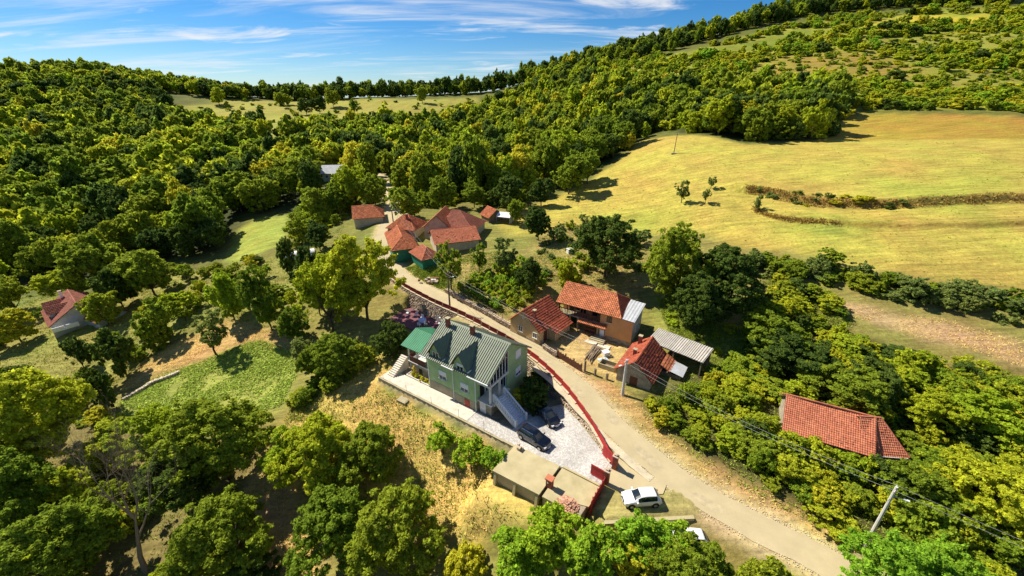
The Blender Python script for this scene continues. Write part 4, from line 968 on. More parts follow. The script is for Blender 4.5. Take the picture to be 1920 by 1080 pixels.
sheet('courtyard', 'pave', [(9.3, -2.2), (29.0, -2.45), (29.0, .9), (25.8, 3.3), (22.2, 5.9), (18.6, 7.9), (16.6, 5.4), (15.4, 3.0), (15.4, 0.0), (9.3, 0.0)], .02)
sheet('path', 'path', [(-8.6, -2.2), (9.25, -2.2), (9.25, .3), (-8.6, .3)], .024)
sheet('patio', 'patio', PATIO_ST, .02, 0.0)
# path slab joints read as separate pours
gw = thing('garden_wall', 'long low concrete retaining wall edging the white path below the green house', 'wall', place(-8.6, -2.35), LANG)
rng = random.Random(2)
for k in range(13):
    s0 = k * 2.02; zt = zy(s0 - 7.6) - zy(-8.6) + .10
    obj('wall_block', MB().box(s0 + .01, s0 + 2.0, -.22, .12, -2.4, zt + rng.uniform(-.02, .02)), 'concrete', gw)
for k, s0 in enumerate((1.0, 6.2, 11.4, 16.6, 21.0)):
    obj('iron_stake', MB().tube((s0, 0, .1), (s0, 0, 1.0 + .04 * s0), .025), 'rust', gw)

GH = thing('green_house', 'green two-storey house with ribbed metal roof and two dormers beside the lane', 'house', place(0, 0, -1.1), LANG)
# local frame: x=s, y=t, z above the yard at s=0
ZE, ZR = 5.85, 9.45           # eave and ridge height over the base
wl_ = MB()
sl = (ZR - ZE) / 5.45
def rz_(t): return ZE + (t + .15) * sl if t < 5.3 else ZR - (t - 5.3) * sl
def wallblock(x0, x1, y0, y1, zb, name, m, gable=True):
    pts = [(y0, zb), (y1, zb), (y1, rz_(y1) - .12), (5.3, ZR - .12), (y0, rz_(y0) - .12)]
    if y0 >= 5.3 or y1 <= 5.3: pts.pop(3)
    mb = MB(); n_ = len(pts)
    vs = [(x0, a, b_) for a, b_ in pts] + [(x1, a, b_) for a, b_ in pts]
    mb.add(vs, [tuple(range(n_))[::-1], tuple(range(n_, 2 * n_))] + [(i, (i + 1) % n_, n_ + (i + 1) % n_, n_ + i) for i in range(n_)])
    return obj(name, mb, m, GH)
wallblock(0, 4.95, .42, 10.3, -.6, 'wall', 'greenwall')
wallblock(4.96, 9.2, .16, 10.3, -.6, 'wall', 'greenwall')
wallblock(9.21, 11.15, 4.9, 10.3, -.6, 'wall', 'greenwall')
# cement plinth, a little proud of the walls
obj('plinth', MB().box(-.03, 4.93, .38, 3, -.7, 1.55), 'cement', GH)
obj('plinth', MB().box(5.02, 9.24, .12, 3, -.7, 1.5), 'cement', GH)
# porch: basement block, floor, columns, beam, glazed gable
obj('porch_base', MB().box(9.26, 11.5, .5, 4.88, -.9, 1.85), 'oldwall', GH)
obj('porch_floor', MB().box(9.24, 11.75, .3, 4.86, 1.853, 2.02), 'offwhite', GH)
for (cx, cy) in ((11.3, .62), (11.3, 2.75)):
    obj('porch_column', MB().box(cx - .13, cx + .13, cy - .13, cy + .13, 2.023, 4.75), 'offwhite', GH)
obj('porch_beam', MB().box(9.22, 11.5, .38, .66, 4.753, 5.1).box(11.16, 11.46, .664, 4.86, 4.753, 5.1), 'offwhite', GH)
# glazing under the sloping verge
for k in range(6):
    t0 = .75 + k * .69; t1 = t0 + .60
    g_ = MB(); g_.add([(11.30, t0, 5.14), (11.30, t1, 5.14), (11.30, t1, rz_(t1) - .2), (11.30, t0, rz_(t0) - .2), (11.24, t0, 5.14), (11.24, t1, 5.14), (11.24, t1, rz_(t1) - .2), (11.24, t0, rz_(t0) - .2)],
        [(0, 1, 2, 3), (7, 6, 5, 4), (0, 4, 5, 1), (1, 5, 6, 2), (2, 6, 7, 3), (3, 7, 4, 0)])
    obj('pane', g_, 'glass', GH)
    obj('mullion', MB().box(11.22, 11.36, t0 - .09, t0 - .01, 5.105, rz_(t0) - .16), 'white', GH)
obj('mullion', MB().box(11.22, 11.36, 4.80, 4.86, 5.105, rz_(4.8) - .16), 'white', GH)
# porch inner wall openings
window(GH, 3.0, 9.2, 2.05, 1.6, 2.1, '+x', 3, 0, sill=False)
d_ = obj('porch_door', MB().box(9.2, 9.26, 1.0, 1.9, 2.03, 4.1), 'black', GH)
window(GH, 10.2, 4.9, 2.05, 1.4, 2.2, '-y', 3, 0, sill=False)
# facade windows, dormers, doors
window(GH, 2.75, .42, 2.75, 1.45, 1.35, '-y', 2, .55)
window(GH, 7.1, .16, 2.6, 1.45, 1.35, '-y', 2, .55)
window(GH, 7.7, 11.15, 2.6, 1.35, 1.35, '+x', 2, .6)
window(GH, 7.7, 11.15, 5.7, 1.35, 1.35, '+x', 2, .97)
rd_ = obj('cellar_door', MB().box(7.05, 7.95, .06, .115, -.35, 1.35), 'reddoor', GH)
rd_['label'] = 'red painted cellar door'
obj('cellar_door_handle', MB().box(7.12, 7.17, .02, .057, .5, .6), 'chrome', rd_)
wd = obj('basement_door', MB().box(9.6, 10.55, .43, .497, -.4, 1.75), 'white', GH)
wd['label'] = 'white basement door under the porch'
obj('door_panel', MB().box(9.72, 10.43, .41, .428, .1, .75).box(9.72, 10.43, .41, .428, .9, 1.6), 'offwhite', wd)
# drain pipes
for px_, py_ in ((-.08, .34), (4.9, .28), (5.05, .05), (9.15, .05)):
    obj('drain_pipe', MB().tube((px_, py_, -.5), (px_, py_, ZE - .1), .055, n=8), 'white', GH)
# main roof: front slope in three bays between the dormers, rear slope whole
x0, x1 = -1.05, 11.6
rf = obj('roof', ribbed((x0, -.2, ZE), (x1, -.2, ZE), (x1, 5.3, ZR), (x0, 5.3, ZR), .36, .085), 'metalroof', GH)
obj('roof_sheathing', MB().slab([(x0, -.2, ZE - .01), (x1, -.2, ZE - .01), (x1, 5.3, ZR - .01), (x0, 5.3, ZR - .01)], .1), 'board', rf)
rb = obj('roof', ribbed((x1, 10.8, ZE), (x0, 10.8, ZE), (x0, 5.3, ZR), (x1, 5.3, ZR), .36, .085), 'metalroof', GH)
obj('roof_sheathing', MB().slab([(x1, 10.8, ZE - .01), (x0, 10.8, ZE - .01), (x0, 5.3, ZR - .01), (x1, 5.3, ZR - .01)], .1), 'board', rb)
obj('ridge_cap', MB().add([(x0, 5.0, ZR - .12), (x1, 5.0, ZR - .12), (x1, 5.3, ZR + .1), (x0, 5.3, ZR + .1), (x1, 5.6, ZR - .12), (x0, 5.6, ZR - .12)], [(0, 1, 2, 3), (3, 2, 4, 5)]), 'metalroof', GH)
for xx in (x0, x1):
    sgn = -1 if xx < 0 else 1
    obj('verge_board', MB().add([(xx + sgn * .03, -.2, ZE - .12), (xx + sgn * .03, 5.3, ZR - .12), (xx + sgn * .03, 5.3, ZR + .09), (xx + sgn * .03, -.2, ZE + .09)], [(0, 1, 2, 3)])
        .add([(xx + sgn * .03, 10.8, ZE - .12), (xx + sgn * .03, 5.3, ZR - .12), (xx + sgn * .03, 5.3, ZR + .09), (xx + sgn * .03, 10.8, ZE + .09)], [(3, 2, 1, 0)]), 'metalroof', GH)
for ga, gb in ((3.3, 5.5), (8.0, 11.6), (-1.05, .3)): obj('gutter', MB().box(ga, gb, -.36, -.22, ZE - .1, ZE + .03), 'white', GH)
chimney(GH, .55, 4.55, 8.2, 10.35, .55)
chimney(GH, 5.15, 4.75, 8.4, 10.45, .55)
for cx in (1.75, 6.55):
    D = obj('dormer', MB(), 'greenwall', GH) if False else None
    hw = 1.15; ze, zr = 7.05, 8.85
    front = .12 if cx > 5 else .36
    w_ = MB(); prof = [(-hw, 5.2), (hw, 5.2), (hw, ze), (0, zr - .12), (-hw, ze)]
    vs = [(cx + a, front, b_) for a, b_ in prof] + [(cx + a, 3.6, b_) for a, b_ in prof]
    w_.add(vs, [tuple(range(5)), tuple(range(5, 10))[::-1]] + [(i, 5 + i, 5 + (i + 1) % 5, (i + 1) % 5) for i in range(5)])
    dm = obj('dormer', w_, 'greenwall', GH)
    o_ = .34; e_ = 1.55; zde = zr - e_ * (zr - ze) / hw * .98
    yb_e = (zde - ZE) / sl - .15; yb_r = (zr - ZE) / sl - .15
    A_, B_ = (cx - e_, front - o_, zde), (cx, front - o_, zr)
    for sg in (-1, 1):
        p0 = (cx + sg * e_, front - o_, zde); p1 = (cx + sg * e_, yb_e + .1, zde); p2 = (cx, yb_r + .1, zr); p3 = (cx, front - o_, zr)
        dr = obj('dormer_roof', ribbed(p0, p1, p2, p3, .42, .05, .25), 'metaldark', dm)
        ps = [p0, p1, p2, p3] if sg > 0 else [p1, p0, p3, p2]
        obj('dormer_soffit', MB().slab([(a, b_, c - .005) for a, b_, c in ps], .07), 'board', dm)
    obj('dormer_gutter', MB().box(cx + e_, cx + e_ + .12, front - o_, yb_e, zde - .08, zde + .02), 'white', dm)
    window(GH, cx, front, 5.95, 1.2, 1.15, '-y', 2, .3 if cx > 5 else 0)
# side terrace under the bright green roof
TR = GH
ze_, zr_ = 5.0, 6.45
t0, t1 = .95, 7.6; tm = 4.4; sa, sb = -6.5, -.6
obj('terrace_roof', ribbed((sa, t0, ze_), (sb, t0, ze_), (sb, tm, zr_), (sa, tm, zr_), .35, .035), 'metalgreen', TR)
obj('terrace_roof', ribbed((sb, t1, ze_), (sa, t1, ze_), (sa, tm, zr_), (sb, tm, zr_), .35, .035), 'metalgreen', TR)
obj('terrace_ceiling', MB().slab([(sa, t0, ze_), (sb, t0, ze_), (sb, tm, zr_), (sa, tm, zr_)], .1).slab([(sb, t1, ze_), (sa, t1, ze_), (sa, tm, zr_), (sb, tm, zr_)], .1), 'board', TR)
obj('terrace_base', MB().box(-5.7, -.03, 1.6, 7.2, -.8, 1.95), 'oldwall', TR)
obj('terrace_floor', MB().box(-5.85, -.03, 1.45, 7.3, 1.953, 2.1), 'offwhite', TR)
obj('terrace_wall', MB().box(-1.9, -.03, 1.75, 7.0, 2.103, 4.98), 'greenlight', TR)
obj('terrace_wall', MB().box(-5.6, -1.95, 6.8, 7.0, 2.103, 4.98), 'greenlight', TR)
window(TR, -.95, 1.75, 2.5, .8, 1.7, '-y', 1, 0, sill=False)
for (cx, cy) in ((-5.65, 1.65), (-3.8, 1.65), (-5.65, 6.9), (-5.65, 4.3)):
    obj('terrace_post', MB().box(cx - .09, cx + .09, cy - .09, cy + .09, 2.103, 5.15), 'offwhite', TR)
for k in range(16):
    obj('railing_board', MB().box(-5.5 + k * .225, -5.32 + k * .225, 1.52, 1.57, 2.15, 3.05), 'brownwood', TR)
for k in range(14):
    obj('railing_board', MB().box(-5.80, -5.75, 1.75 + k * .225, 1.93 + k * .225, 2.15, 3.05), 'brownwood', TR)
obj('railing_cap', MB().box(-5.82, -1.95, 1.5, 1.6, 3.053, 3.12), 'brownwood', TR)
obj('cellar_opening', MB().box(-3.6, -2.9, 1.56, 1.597, -.4, 1.4), 'black', TR)
# white stair up to the terrace
ws = thing('garden_stair', 'white stepped stair climbing from the path to the terrace of the green house', 'stair', place(-7.3, -1.2), LANG)
for k in range(11):
    obj('step', MB().box(-.68, .68, .30 * k, .30 * k + .33, -.9, .19 * (k + 1)), 'path', ws)
# entrance stair with two balustrades
es = thing('entrance_stair', 'white flight of steps with balustrades leading down from the porch to the courtyard', 'stair', place(11.75, 2.2, zy(12)), LANG - R(9))
nst = 12; dz_ = 2.3 / nst; run = .33
for k in range(nst):
    zt = 2.3 - .02 - k * dz_
    obj('step', MB().box(k * run, (k + 1) * run + .03, -.95, .95, max(-.5, zt - .55), zt), 'stair', es)
for sg in (-1, 1):
    y_ = sg * 1.03
    bl = obj('balustrade', MB().box(-.05, nst * run + .05, y_ - .09, y_ + .09, -.5, -.49), 'white', es)
    mb = MB()
    za, zb_ = 2.3 + .95, .30 + .75
    for zo0, zo1 in ((-.08, .06),):
        mb.add([(-.1, y_ - .1, za + zo0), (nst * run, y_ - .1, zb_ + zo0), (nst * run, y_ + .1, zb_ + zo0), (-.1, y_ + .1, za + zo0), (-.1, y_ - .1, za + zo1), (nst * run, y_ - .1, zb_ + zo1), (nst * run, y_ + .1, zb_ + zo1), (-.1, y_ + .1, za + zo1)],
               [(0, 3, 2, 1), (4, 5, 6, 7), (0, 1, 5, 4), (1, 2, 6, 5), (2, 3, 7, 6), (3, 0, 4, 7)])
    obj('handrail', mb, 'white', bl)
    mb = MB()
    mb.add([(-.1, y_ - .1, 1.9), (nst * run, y_ - .1, -.3), (nst * run, y_ + .1, -.3), (-.1, y_ + .1, 1.9), (-.1, y_ - .1, 2.42), (nst * run, y_ - .1, .36), (nst * run, y_ + .1, .36), (-.1, y_ + .1, 2.42)],
           [(0, 3, 2, 1), (4, 5, 6, 7), (0, 1, 5, 4), (1, 2, 6, 5), (2, 3, 7, 6), (3, 0, 4, 7)])
    obj('string_wall', mb, 'offwhite', bl)
    bal = mesh('baluster', MB().lathe([(.05, 0), (.085, .12), (.05, .3), (.07, .42), (.045, .56), (.045, .75)], 6), 'white')
    for k in range(13):
        f = (k + .5) / 13
        b_ = bpy.data.objects.new('baluster', bal); C.objects.link(b_); b_.parent = bl
        b_.location = (f * nst * run, y_, 2.42 - f * 2.06 - .05)
    for xx, zz_ in ((-.12, 2.35), (nst * run + .08, .30)):
        obj('newel', MB().box(xx - .13, xx + .13, y_ - .13, y_ + .13, zz_ - 1.2, zz_ + .95), 'white', bl)

# flower bed with yellow plants and yellow painted post
fb = thing('flower_bed', 'raised bed edged in pale stone beside the path with yellow plants', 'flower bed', place(-3.0, .75), LANG)
obj('edging', MB().box(-2.3, 2.7, -.45, -.33, -.2, .28).box(-2.3, -2.18, -.328, .75, -.2, .28), 'offwhite', fb)
obj('soil', MB().box(-2.17, 2.7, -.325, .75, -.3, .2), 'oldwall', fb)
yp = thing('garden_post', 'yellow painted garden post beside the flower bed', 'post', place(-4.1, 1.0), LANG)
obj('shaft', MB().box(-.12, .12, -.12, .12, -.2, 1.7), 'yellow', yp)
obj('arm', MB().box(-.5, .5, -.07, .07, 1.25, 1.42).box(-.09, .09, -.09, .09, 1.703, 1.95), 'yellow', yp)
obj('base', MB().box(-.28, .28, -.28, .28, -.2, .25), 'yellow', yp)
cs = tag(obj('cover_slab', MB().box(-.85, .85, -.6, .6, -.3, .16).box(-.7, .7, -.45, .45, .163, .2), 'concrete', None, (-16.3, 50.2, h1(-16.3, 50.2) + .12), LANG + R(3)), 'flat square concrete cover lying in the dry grass below the path', 'slab')

# ---- red fence on the stone retaining wall
fpts = smooth([(a, b_) for a, b_, c in FENCE_ST], 8)
fz = np.interp(np.linspace(0, 1, len(fpts)), np.linspace(0, 1, len(FENCE_ST)), [c for a, b_, c in FENCE_ST])
fxy = np.array([lot(*p) for p in fpts])
cum = np.concatenate([[0], np.cumsum(np.linalg.norm(np.diff(fxy, axis=0), axis=1))])
def along(d):
    return np.array([np.interp(d, cum, fxy[:, 0]), np.interp(d, cum, fxy[:, 1]), np.interp(d, cum, fz)])
rw = thing('retaining_wall', 'rough stone retaining wall under the red fence along the lane', 'wall', (*fxy[0], 0))
fe = thing('red_fence', 'long red sheet metal fence on the stone wall along the lane', 'fence', (*fxy[0], 0))
o0 = np.array([*fxy[0], 0])
rng = random.Random(8)
d = .15; k = 0
coreB = MB(); stn = MB(); copB = MB()
while d + 2.05 < cum[-1]:
    a = along(d) - o0; b2 = along(d + 2.0) - o0
    t_ = (b2 - a); t_[2] = 0; Ln = np.linalg.norm(t_); t_ /= Ln; nn = np.array((-t_[1], t_[0], 0))
    zt = min(a[2], b2[2]) + .12
    ztop = .5 * (a[2] + b2[2]) + .98 + rng.uniform(-.05, .05); pm_ = 'redpanel' if d < 24 else 'shadered'  # farther panels, seen from their shaded side, take the shade-toned red
    def pt(u_, v_, z_): return tuple(a + t_ * u_ + nn * v_ + np.array((0, 0, z_ - a[2])))
    mb = MB()
    nrib = 8
    prof = []
    for q in range(nrib):
        for f, hh in ((0, 0), (.5, 0), (.6, .025), (.9, .025)): prof.append(((q + f) / nrib, hh))
    prof.append((1, 0))
    vs = []
    for u_, hh in prof:
        vs += [pt(.08 + u_ * (Ln - .16), hh, zt), pt(.08 + u_ * (Ln - .16), hh, ztop)]
    mb.add(vs, [(2 * q, 2 * q + 2, 2 * q + 3, 2 * q + 1) for q in range(len(prof) - 1)])
    # rails
    pan = obj('fence_panel', mb, pm_, fe)
    rl = MB()
    for zr2 in (zt + .05, ztop - .06):
        q8 = [pt(u_, v_, zr2 + w2) for u_ in (.02, Ln - .02) for v_ in (-.05, .05) for w2 in (-.04, .05)]
        rl = MB(); rl.add(q8, [(0, 1, 3, 2), (4, 6, 7, 5), (0, 4, 5, 1), (2, 3, 7, 6), (0, 2, 6, 4), (1, 5, 7, 3)])
        obj('rail', rl, pm_, pan)
    po = MB(); po.tube(pt(0, 0, zt - .3), pt(0, 0, ztop + .04), .05, n=6)
    obj('fence_post', po, 'rust', fe)
    # wall under it
    zb2 = -1.6
    q8 = [pt(u_, v_ * (1 if (z_ > zb2 or v_ < 0) else 4.2), z_) for u_ in (0, Ln + .01) for v_ in (-.2, .2) for z_ in (zb2, zt - .06)]
    coreB.add(q8, [(0, 1, 3, 2), (4, 6, 7, 5), (0, 4, 5, 1), (2, 3, 7, 6), (0, 2, 6, 4), (1, 5, 7, 3)])
    q8 = [pt(u_, v_, z_) for u_ in (0.01, Ln) for v_ in (-.3, .3) for z_ in (zt - .057, zt + .03)]
    copB.add(q8, [(0, 1, 3, 2), (4, 6, 7, 5), (0, 4, 5, 1), (2, 3, 7, 6), (0, 2, 6, 4), (1, 5, 7, 3)])
    hgt = zt - .1 + 1.6
    for q in range(int(hgt / .26)):
        u_ = rng.uniform(0, .3)
        while u_ < Ln:
            r_ = rng.uniform(.12, .24)
            c_ = pt(u_ + r_, .17 + .11 * q, zt - .2 - q * .26)
            stn.stone(c_, r_, rng, (1, .8, .55)); u_ += 2 * r_ * .92
    d += 2.02; k += 1
obj('wall_core', coreB, 'oldwall', rw); obj('wall_stones', stn, 'stone', rw, stuff=True); obj('coping', copB, 'verge', rw)

# gate posts and open leaves
def gatepost(s, t, label):
    g_ = thing('gate_post', label, 'post', place(s, t, -.15), LANG)
    obj('shaft', MB().box(-.26, .26, -.26, .26, -.4, 2.0), 'brick', g_)
    obj('cap', MB().box(-.34, .34, -.34, .34, 2.003, 2.12).box(-.16, .16, -.16, .16, 2.123, 2.3), 'stone', g_)
gatepost(29.35, .75, 'brick gate post at the end of the red fence')
gatepost(29.35, -1.75, 'brick gate post at the corner of the garage roof')
def leaf(s, t, ang, ln, h, label):
    g_ = thing('gate_leaf', label, 'gate', place(s, t, -.05), LANG + ang)
    n_ = int(ln / .28)
    for q in range(n_):
        obj('gate_board', MB().box(q * ln / n_ + .005, (q + 1) * ln / n_ - .005, -.02, .02, .1, h), 'redpanel', g_)
    obj('gate_frame', MB().box(0, ln, .024, .06, .12, .2).box(0, ln, .024, .06, h - .15, h - .07), 'redpanel', g_)
leaf(29.1, .95, R(152), 2.0, 1.75, 'red gate leaf standing open against the end of the red fence')
leaf(29.05, -1.7, R(176), 1.7, 1.6, 'red gate leaf standing open beside the garage roof')
# red sheet wall at the edge of the garage roof
rp = thing('red_panel_wall', 'tall red sheet wall between the garage roof and the forecourt', 'fence', place(29.3, -2.1, -.1), LANG - R(90))
for q in range(6):
    obj('sheet', MB().box(q * .62 + .006, q * .62 + .614, -.03, .03, -3.0 if q > 3 else -.3, 1.25), 'redpanel', rp)
    obj('stud', MB().box(q * .62 - .04, q * .62 + .04, -.12, -.033, -1.2, 1.3), 'rust', rp)

# ---- concrete garage built into the slope
GA = thing('concrete_garage', 'flat-roofed concrete garage with buttresses below the courtyard', 'garage', place(17.8, -2.7, -.12), LANG)
obj('roof_slab', MB().prism([(0, -5.0), (6.15, -4.75), (6.15, .0), (0, -.2)], -.02, .24), 'slabtop', GA)
obj('roof_slab', MB().prism([(6.45, -4.6), (9.0, -4.55), (9.2, -3.5), (11.2, -2.9), (11.35, .05), (6.45, .05)], -.22, .04), 'slabtop', GA)
obj('slab_joint', MB().prism([(6.16, -4.7), (6.44, -4.62), (6.44, 0), (6.16, 0)], -.3, -.06), 'board', GA)
obj('kerb', MB().box(6.5, 11.3, .06, .3, -.3, .2), 'slabtop', GA)
obj('wall', MB().prism([(.25, -4.75), (6.0, -4.5), (6.0, -.2), (.25, -.3)], -4.2, -.023).prism([(6.4, -4.35), (8.9, -4.3), (9.0, -3.3), (11.0, -2.7), (11.1, -.1), (6.4, -.1)], -4.2, -.223), 'concrete', GA)
for bx in (.35, 3.0, 5.85, 8.6):
    ys = -4.75 + .25 * (bx / 6.15)
    mb = MB()
    mb.add([(bx - .16, ys, -4.2), (bx + .16, ys, -4.2), (bx + .16, ys - .9, -4.2), (bx - .16, ys - .9, -4.2), (bx - .16, ys, -.05), (bx + .16, ys, -.05), (bx + .16, ys - .22, -.05), (bx - .16, ys - .22, -.05)],
           [(0, 1, 2, 3), (7, 6, 5, 4), (0, 4, 5, 1), (1, 5, 6, 2), (2, 6, 7, 3), (3, 7, 4, 0)])
    obj('buttress', mb, 'slabtop', GA)
ch = obj('chimney', MB().box(6.15, 6.85, -3.3, -2.75, -.3, 1.25), 'brick', GA)
obj('chimney_cap', MB().box(6.05, 6.95, -3.42, -2.63, 1.253, 1.4), 'tile_barn', ch)
obj('flue_opening', MB().tube((6.4, -3.32, .8), (6.4, -3.26, .8), .1, n=10), 'white', ch)
rng = random.Random(31)
rub = MB()
for q in range(420):
    a, r_ = rng.uniform(0, 6.28), rng.random() ** .6
    x_, y_ = 1.25 * r_ * math.cos(a), 1.0 * r_ * math.sin(a)
    rub.stone((x_, y_, .55 * (1 - r_) * rng.uniform(.5, 1.1)), rng.uniform(.05, .13), rng, (1.4, 1, .7))
rp_ = tag(obj('rubble_pile', rub, mat('brick rubble', (.50, .27, .17), .95, .4, 4, isl=.45), None, place(27.0, -6.6, -.15), LANG), 'heap of broken brick rubble at the garage roof edge', 'rubble')
rp_base = tag(obj('rubble_block', MB().prism([(-1.6, -1.2), (1.5, -1.1), (1.6, 1.2), (-1.6, 1.2)], -4, -.02), 'oldwall', None, place(27.2, -6.4, -.15), LANG), 'rough masonry block carrying the brick rubble beside the garage', 'masonry')
for q, (s, t) in enumerate(((18.6, -3.35),)):
    st_ = MB(); st_.stone((0, 0, .25), .3, random.Random(4), (1, .9, .8)).stone((.3, .2, .15), .2, random.Random(6)).stone((-.2, .3, .5), .18, random.Random(7))
    tag(obj('rock_pile', st_, 'stone', None, place(s, t, .12), LANG), 'small dark pile of rocks on the near corner of the garage roof', 'rocks')
# forecourt retaining wall
fw = thing('forecourt_wall', 'concrete retaining wall in front of the parked white hatchback', 'wall', (9.5, 29.1, -.2), R(3.6))
for q in range(5):
    obj('wall_block', MB().box(q * 1.9, q * 1.9 + 1.88, -.2, .2, -3.6, .05 + .02 * (q % 2)), 'slabtop', fw)
struct(obj('driveway', MB().prism([(10.0, 33.9), (12.6, 32.3), (16.6, 32.4), (17.4, 33.6), (16.2, 36.0), (13.2, 38.4), (12.0, 36.6)], -.25, -.075), 'road'))
strip('verge', 'verge', 1.9, 2.9, 30, 56, .0, .12, 11, .1)

# ------------------------------------------------------------------ cars
def interp(x, tab):
    xs = [a for a, b in tab]; ys = [b for a, b in tab]
    return float(np.interp(x, xs, ys))
def car(name, label, x, y, z, head, L, Wd, Ht, paint_, suv=False, rails=False, pitch=0):
    """front towards local +x, lofted from cross sections; origin on the ground at the centre"""
    T = thing(name, label, 'car', (x, y, z), head)
    hw = Wd / 2
    if suv:
        top = [(0, .62), (.03, .92), (.06, 1.0), (.13, 1.60), (.17, 1.0 * Ht - .02), (.35, Ht), (.52, Ht - .02), (.60, Ht - .10), (.72, 1.12), (.76, 1.08), (.90, 1.0), (.97, .88), (1, .58)]
        belt = [(0, .6), (.03, .86), (.1, 1.06), (.5, 1.02), (.72, 1.0), (.9, .94), (.97, .82), (1, .55)]
    else:
        top = [(0, .55), (.02, .78), (.05, .98), (.11, 1.30), (.18, Ht - .04), (.36, Ht), (.50, Ht - .02), (.57, Ht - .09), (.74, 1.02), (.78, .98), (.90, .88), (.97, .74), (1, .5)]
        belt = [(0, .53), (.02, .74), (.08, .96), (.5, .94), (.72, .92), (.9, .82), (.97, .68), (1, .47)]
    wid = [(0, .80), (.03, .90), (.10, .98), (.3, 1.0), (.7, 1.0), (.88, .97), (.96, .86), (1, .62)]
    rw_ = [(0, .7), (.1, .66), (.2, .70), (.5, .71), (.6, .70), (.74, .74), (.85, .80), (1, .55)]
    sill = [(0, .38), (.06, .24), (.94, .22), (1, .34)]
    us = [0, .015, .03, .06, .09, .12, .15, .18, .24, .31, .37, .43, .49, .53, .57, .61, .65, .69, .735, .78, .83, .88, .93, .97, .99, 1]
    secs = []
    for u in us:
        w = hw * interp(u, wid); zb = interp(u, belt); zt = max(interp(u, top), zb + .015); z0 = interp(u, sill); wt = hw * interp(u, rw_)
        g = zt - zb
        if g < .12: wt = w * .86
        sec = [(0, z0), (w * .82, z0), (w * .97, z0 + .10), (w, z0 + (zb - z0) * .45), (w * .985, zb - .05), (w * .955, zb),
               (w * .955 + (wt - w * .955) * .5, zb + g * .52), (wt, zt - g * .10 - .01), (wt * .90, zt - .012), (wt * .5, zt + .008), (0, zt + .015)]
        secs.append([((u - .5) * L, a, b) for a, b in sec])
    n_ = len(secs[0])
    parts = {'body': MB(), 'windscreen': MB(), 'rear_window': MB(), 'side_window': MB()}
    sidewin = {1: MB(), -1: MB()}
    def greenh(i):
        u = .5 * (us[i] + us[i + 1]); return interp(u, top) - interp(u, belt)
    for i in range(len(us) - 1):
        um = .5 * (us[i] + us[i + 1])
        for j in range(n_ - 1):
            for sg in (1, -1):
                q = [secs[i][j], secs[i + 1][j], secs[i + 1][j + 1], secs[i][j + 1]]
                q = [(a, b * sg, c) for a, b, c in q]
                if sg < 0: q = q[::-1]
                tgt = parts['body']
                if j in (5, 6) and greenh(i) > .22 and (.14 < um < .66) and not (.36 < um < .385): tgt = sidewin[sg]
                elif j in (8, 9) or (j == 7):
                    ws0 = .60 if suv else .57
                    if ws0 < um < .735 and j >= 8: tgt = parts['windscreen']
                    elif .06 < um < (.13 if suv else .15) and j >= 8: tgt = parts['rear_window']
                tgt.add(q, [(3, 2, 1, 0)])
    for e_ in (0, len(us) - 1):
        for sg in (1, -1):
            vs = [(a, b * sg, c) for a, b, c in secs[e_]]
            parts['body'].add(vs, [tuple(range(n_)) if (e_ == 0) == (sg > 0) else tuple(range(n_))[::-1]])
    bo = obj('body', parts['body'], paint_, T, smooth_=True)
    obj('windscreen', parts['windscreen'], 'carglass', T, smooth_=True)
    obj('rear_window', parts['rear_window'], 'carglass', T, smooth_=True)
    for sg in (1, -1): obj('side_window', sidewin[sg], 'carglass', T, smooth_=True)
    # wheels
    r_ = .36 if suv else .32
    for wx in (-.5 * L + L * .19, .5 * L - L * .185):
        for sg in (1, -1):
            wy = sg * (hw - .10)
            arch = MB(); arch.tube((wx, wy - sg * .12, r_), (wx, sg * (hw + .004), r_), r_ + .07, n=20)
            wh = obj('wheel', MB().lathe([(r_ * .6, -.11), (r_, -.10), (r_, .10), (r_ * .6, .11)], 18), 'rubber', T)
            wh.location = (wx, sg * (hw - .085), r_); wh.rotation_euler = (R(90), 0, 0)
            obj('wheel_arch', arch, 'black', T)
            rim = MB(); rim.lathe([(.05, -.115), (r_ * .62, -.118), (r_ * .62, .118), (.05, .115)], 14)
            obj('rim', rim, 'alloy', wh)
            wh.location = (wx, sg * (hw - .075), r_)
    for sg in (1, -1):
        zf = .72 if suv else .62
        hl_ = MB(); hl_.box(L / 2 - .34, L / 2 - .06, min(sg * hw * .52, sg * hw * .86), max(sg * hw * .52, sg * hw * .86), zf - .03, zf + .13)
        obj('headlight', hl_, 'lamp', T)
        tl_ = MB(); tl_.box(-L / 2 + .05, -L / 2 + .16, min(sg * hw * .66, sg * hw * .84), max(sg * hw * .66, sg * hw * .84), zf + .04, zf + .2)
        obj('tail_light', tl_, 'redlamp', T)
        mi = MB(); mi.box(L * .17, L * .17 + .14, min(sg * hw * .96, sg * (hw + .18)), max(sg * hw * .96, sg * (hw + .18)), (1.02 if suv else .93), (1.16 if suv else 1.06))
        obj('mirror', mi, paint_, T)
        if rails:
            rr = MB(); rr.tube((-L * .33, sg * hw * .68, Ht + .0), (L * .06, sg * hw * .69, Ht + .03), .025)
            obj('roof_rail', rr, 'chrome', T)
            tr = MB(); tr.tube((-L * .36, sg * hw * .965, 1.09), (L * .2, sg * hw * .965, 1.03), .018)
            obj('window_trim', tr, 'chrome', T)
    gr = MB(); gr.box(L / 2 - .07, L / 2 - .015 + .03, -hw * .42, hw * .42, .50, .66)
    obj('grille', gr, 'chrome' if paint_ == 'blackpaint' else 'black', T)
    obj('bumper', MB().box(L / 2 - .10, L / 2 + .02, -hw * .66, hw * .66, .30, .42), 'black', T)
    obj('number_plate', MB().box(L / 2 + .018, L / 2 + .035, -.26, .26, .43, .53), 'white', T)
    return T
def cz(s): return zy(s) + .025
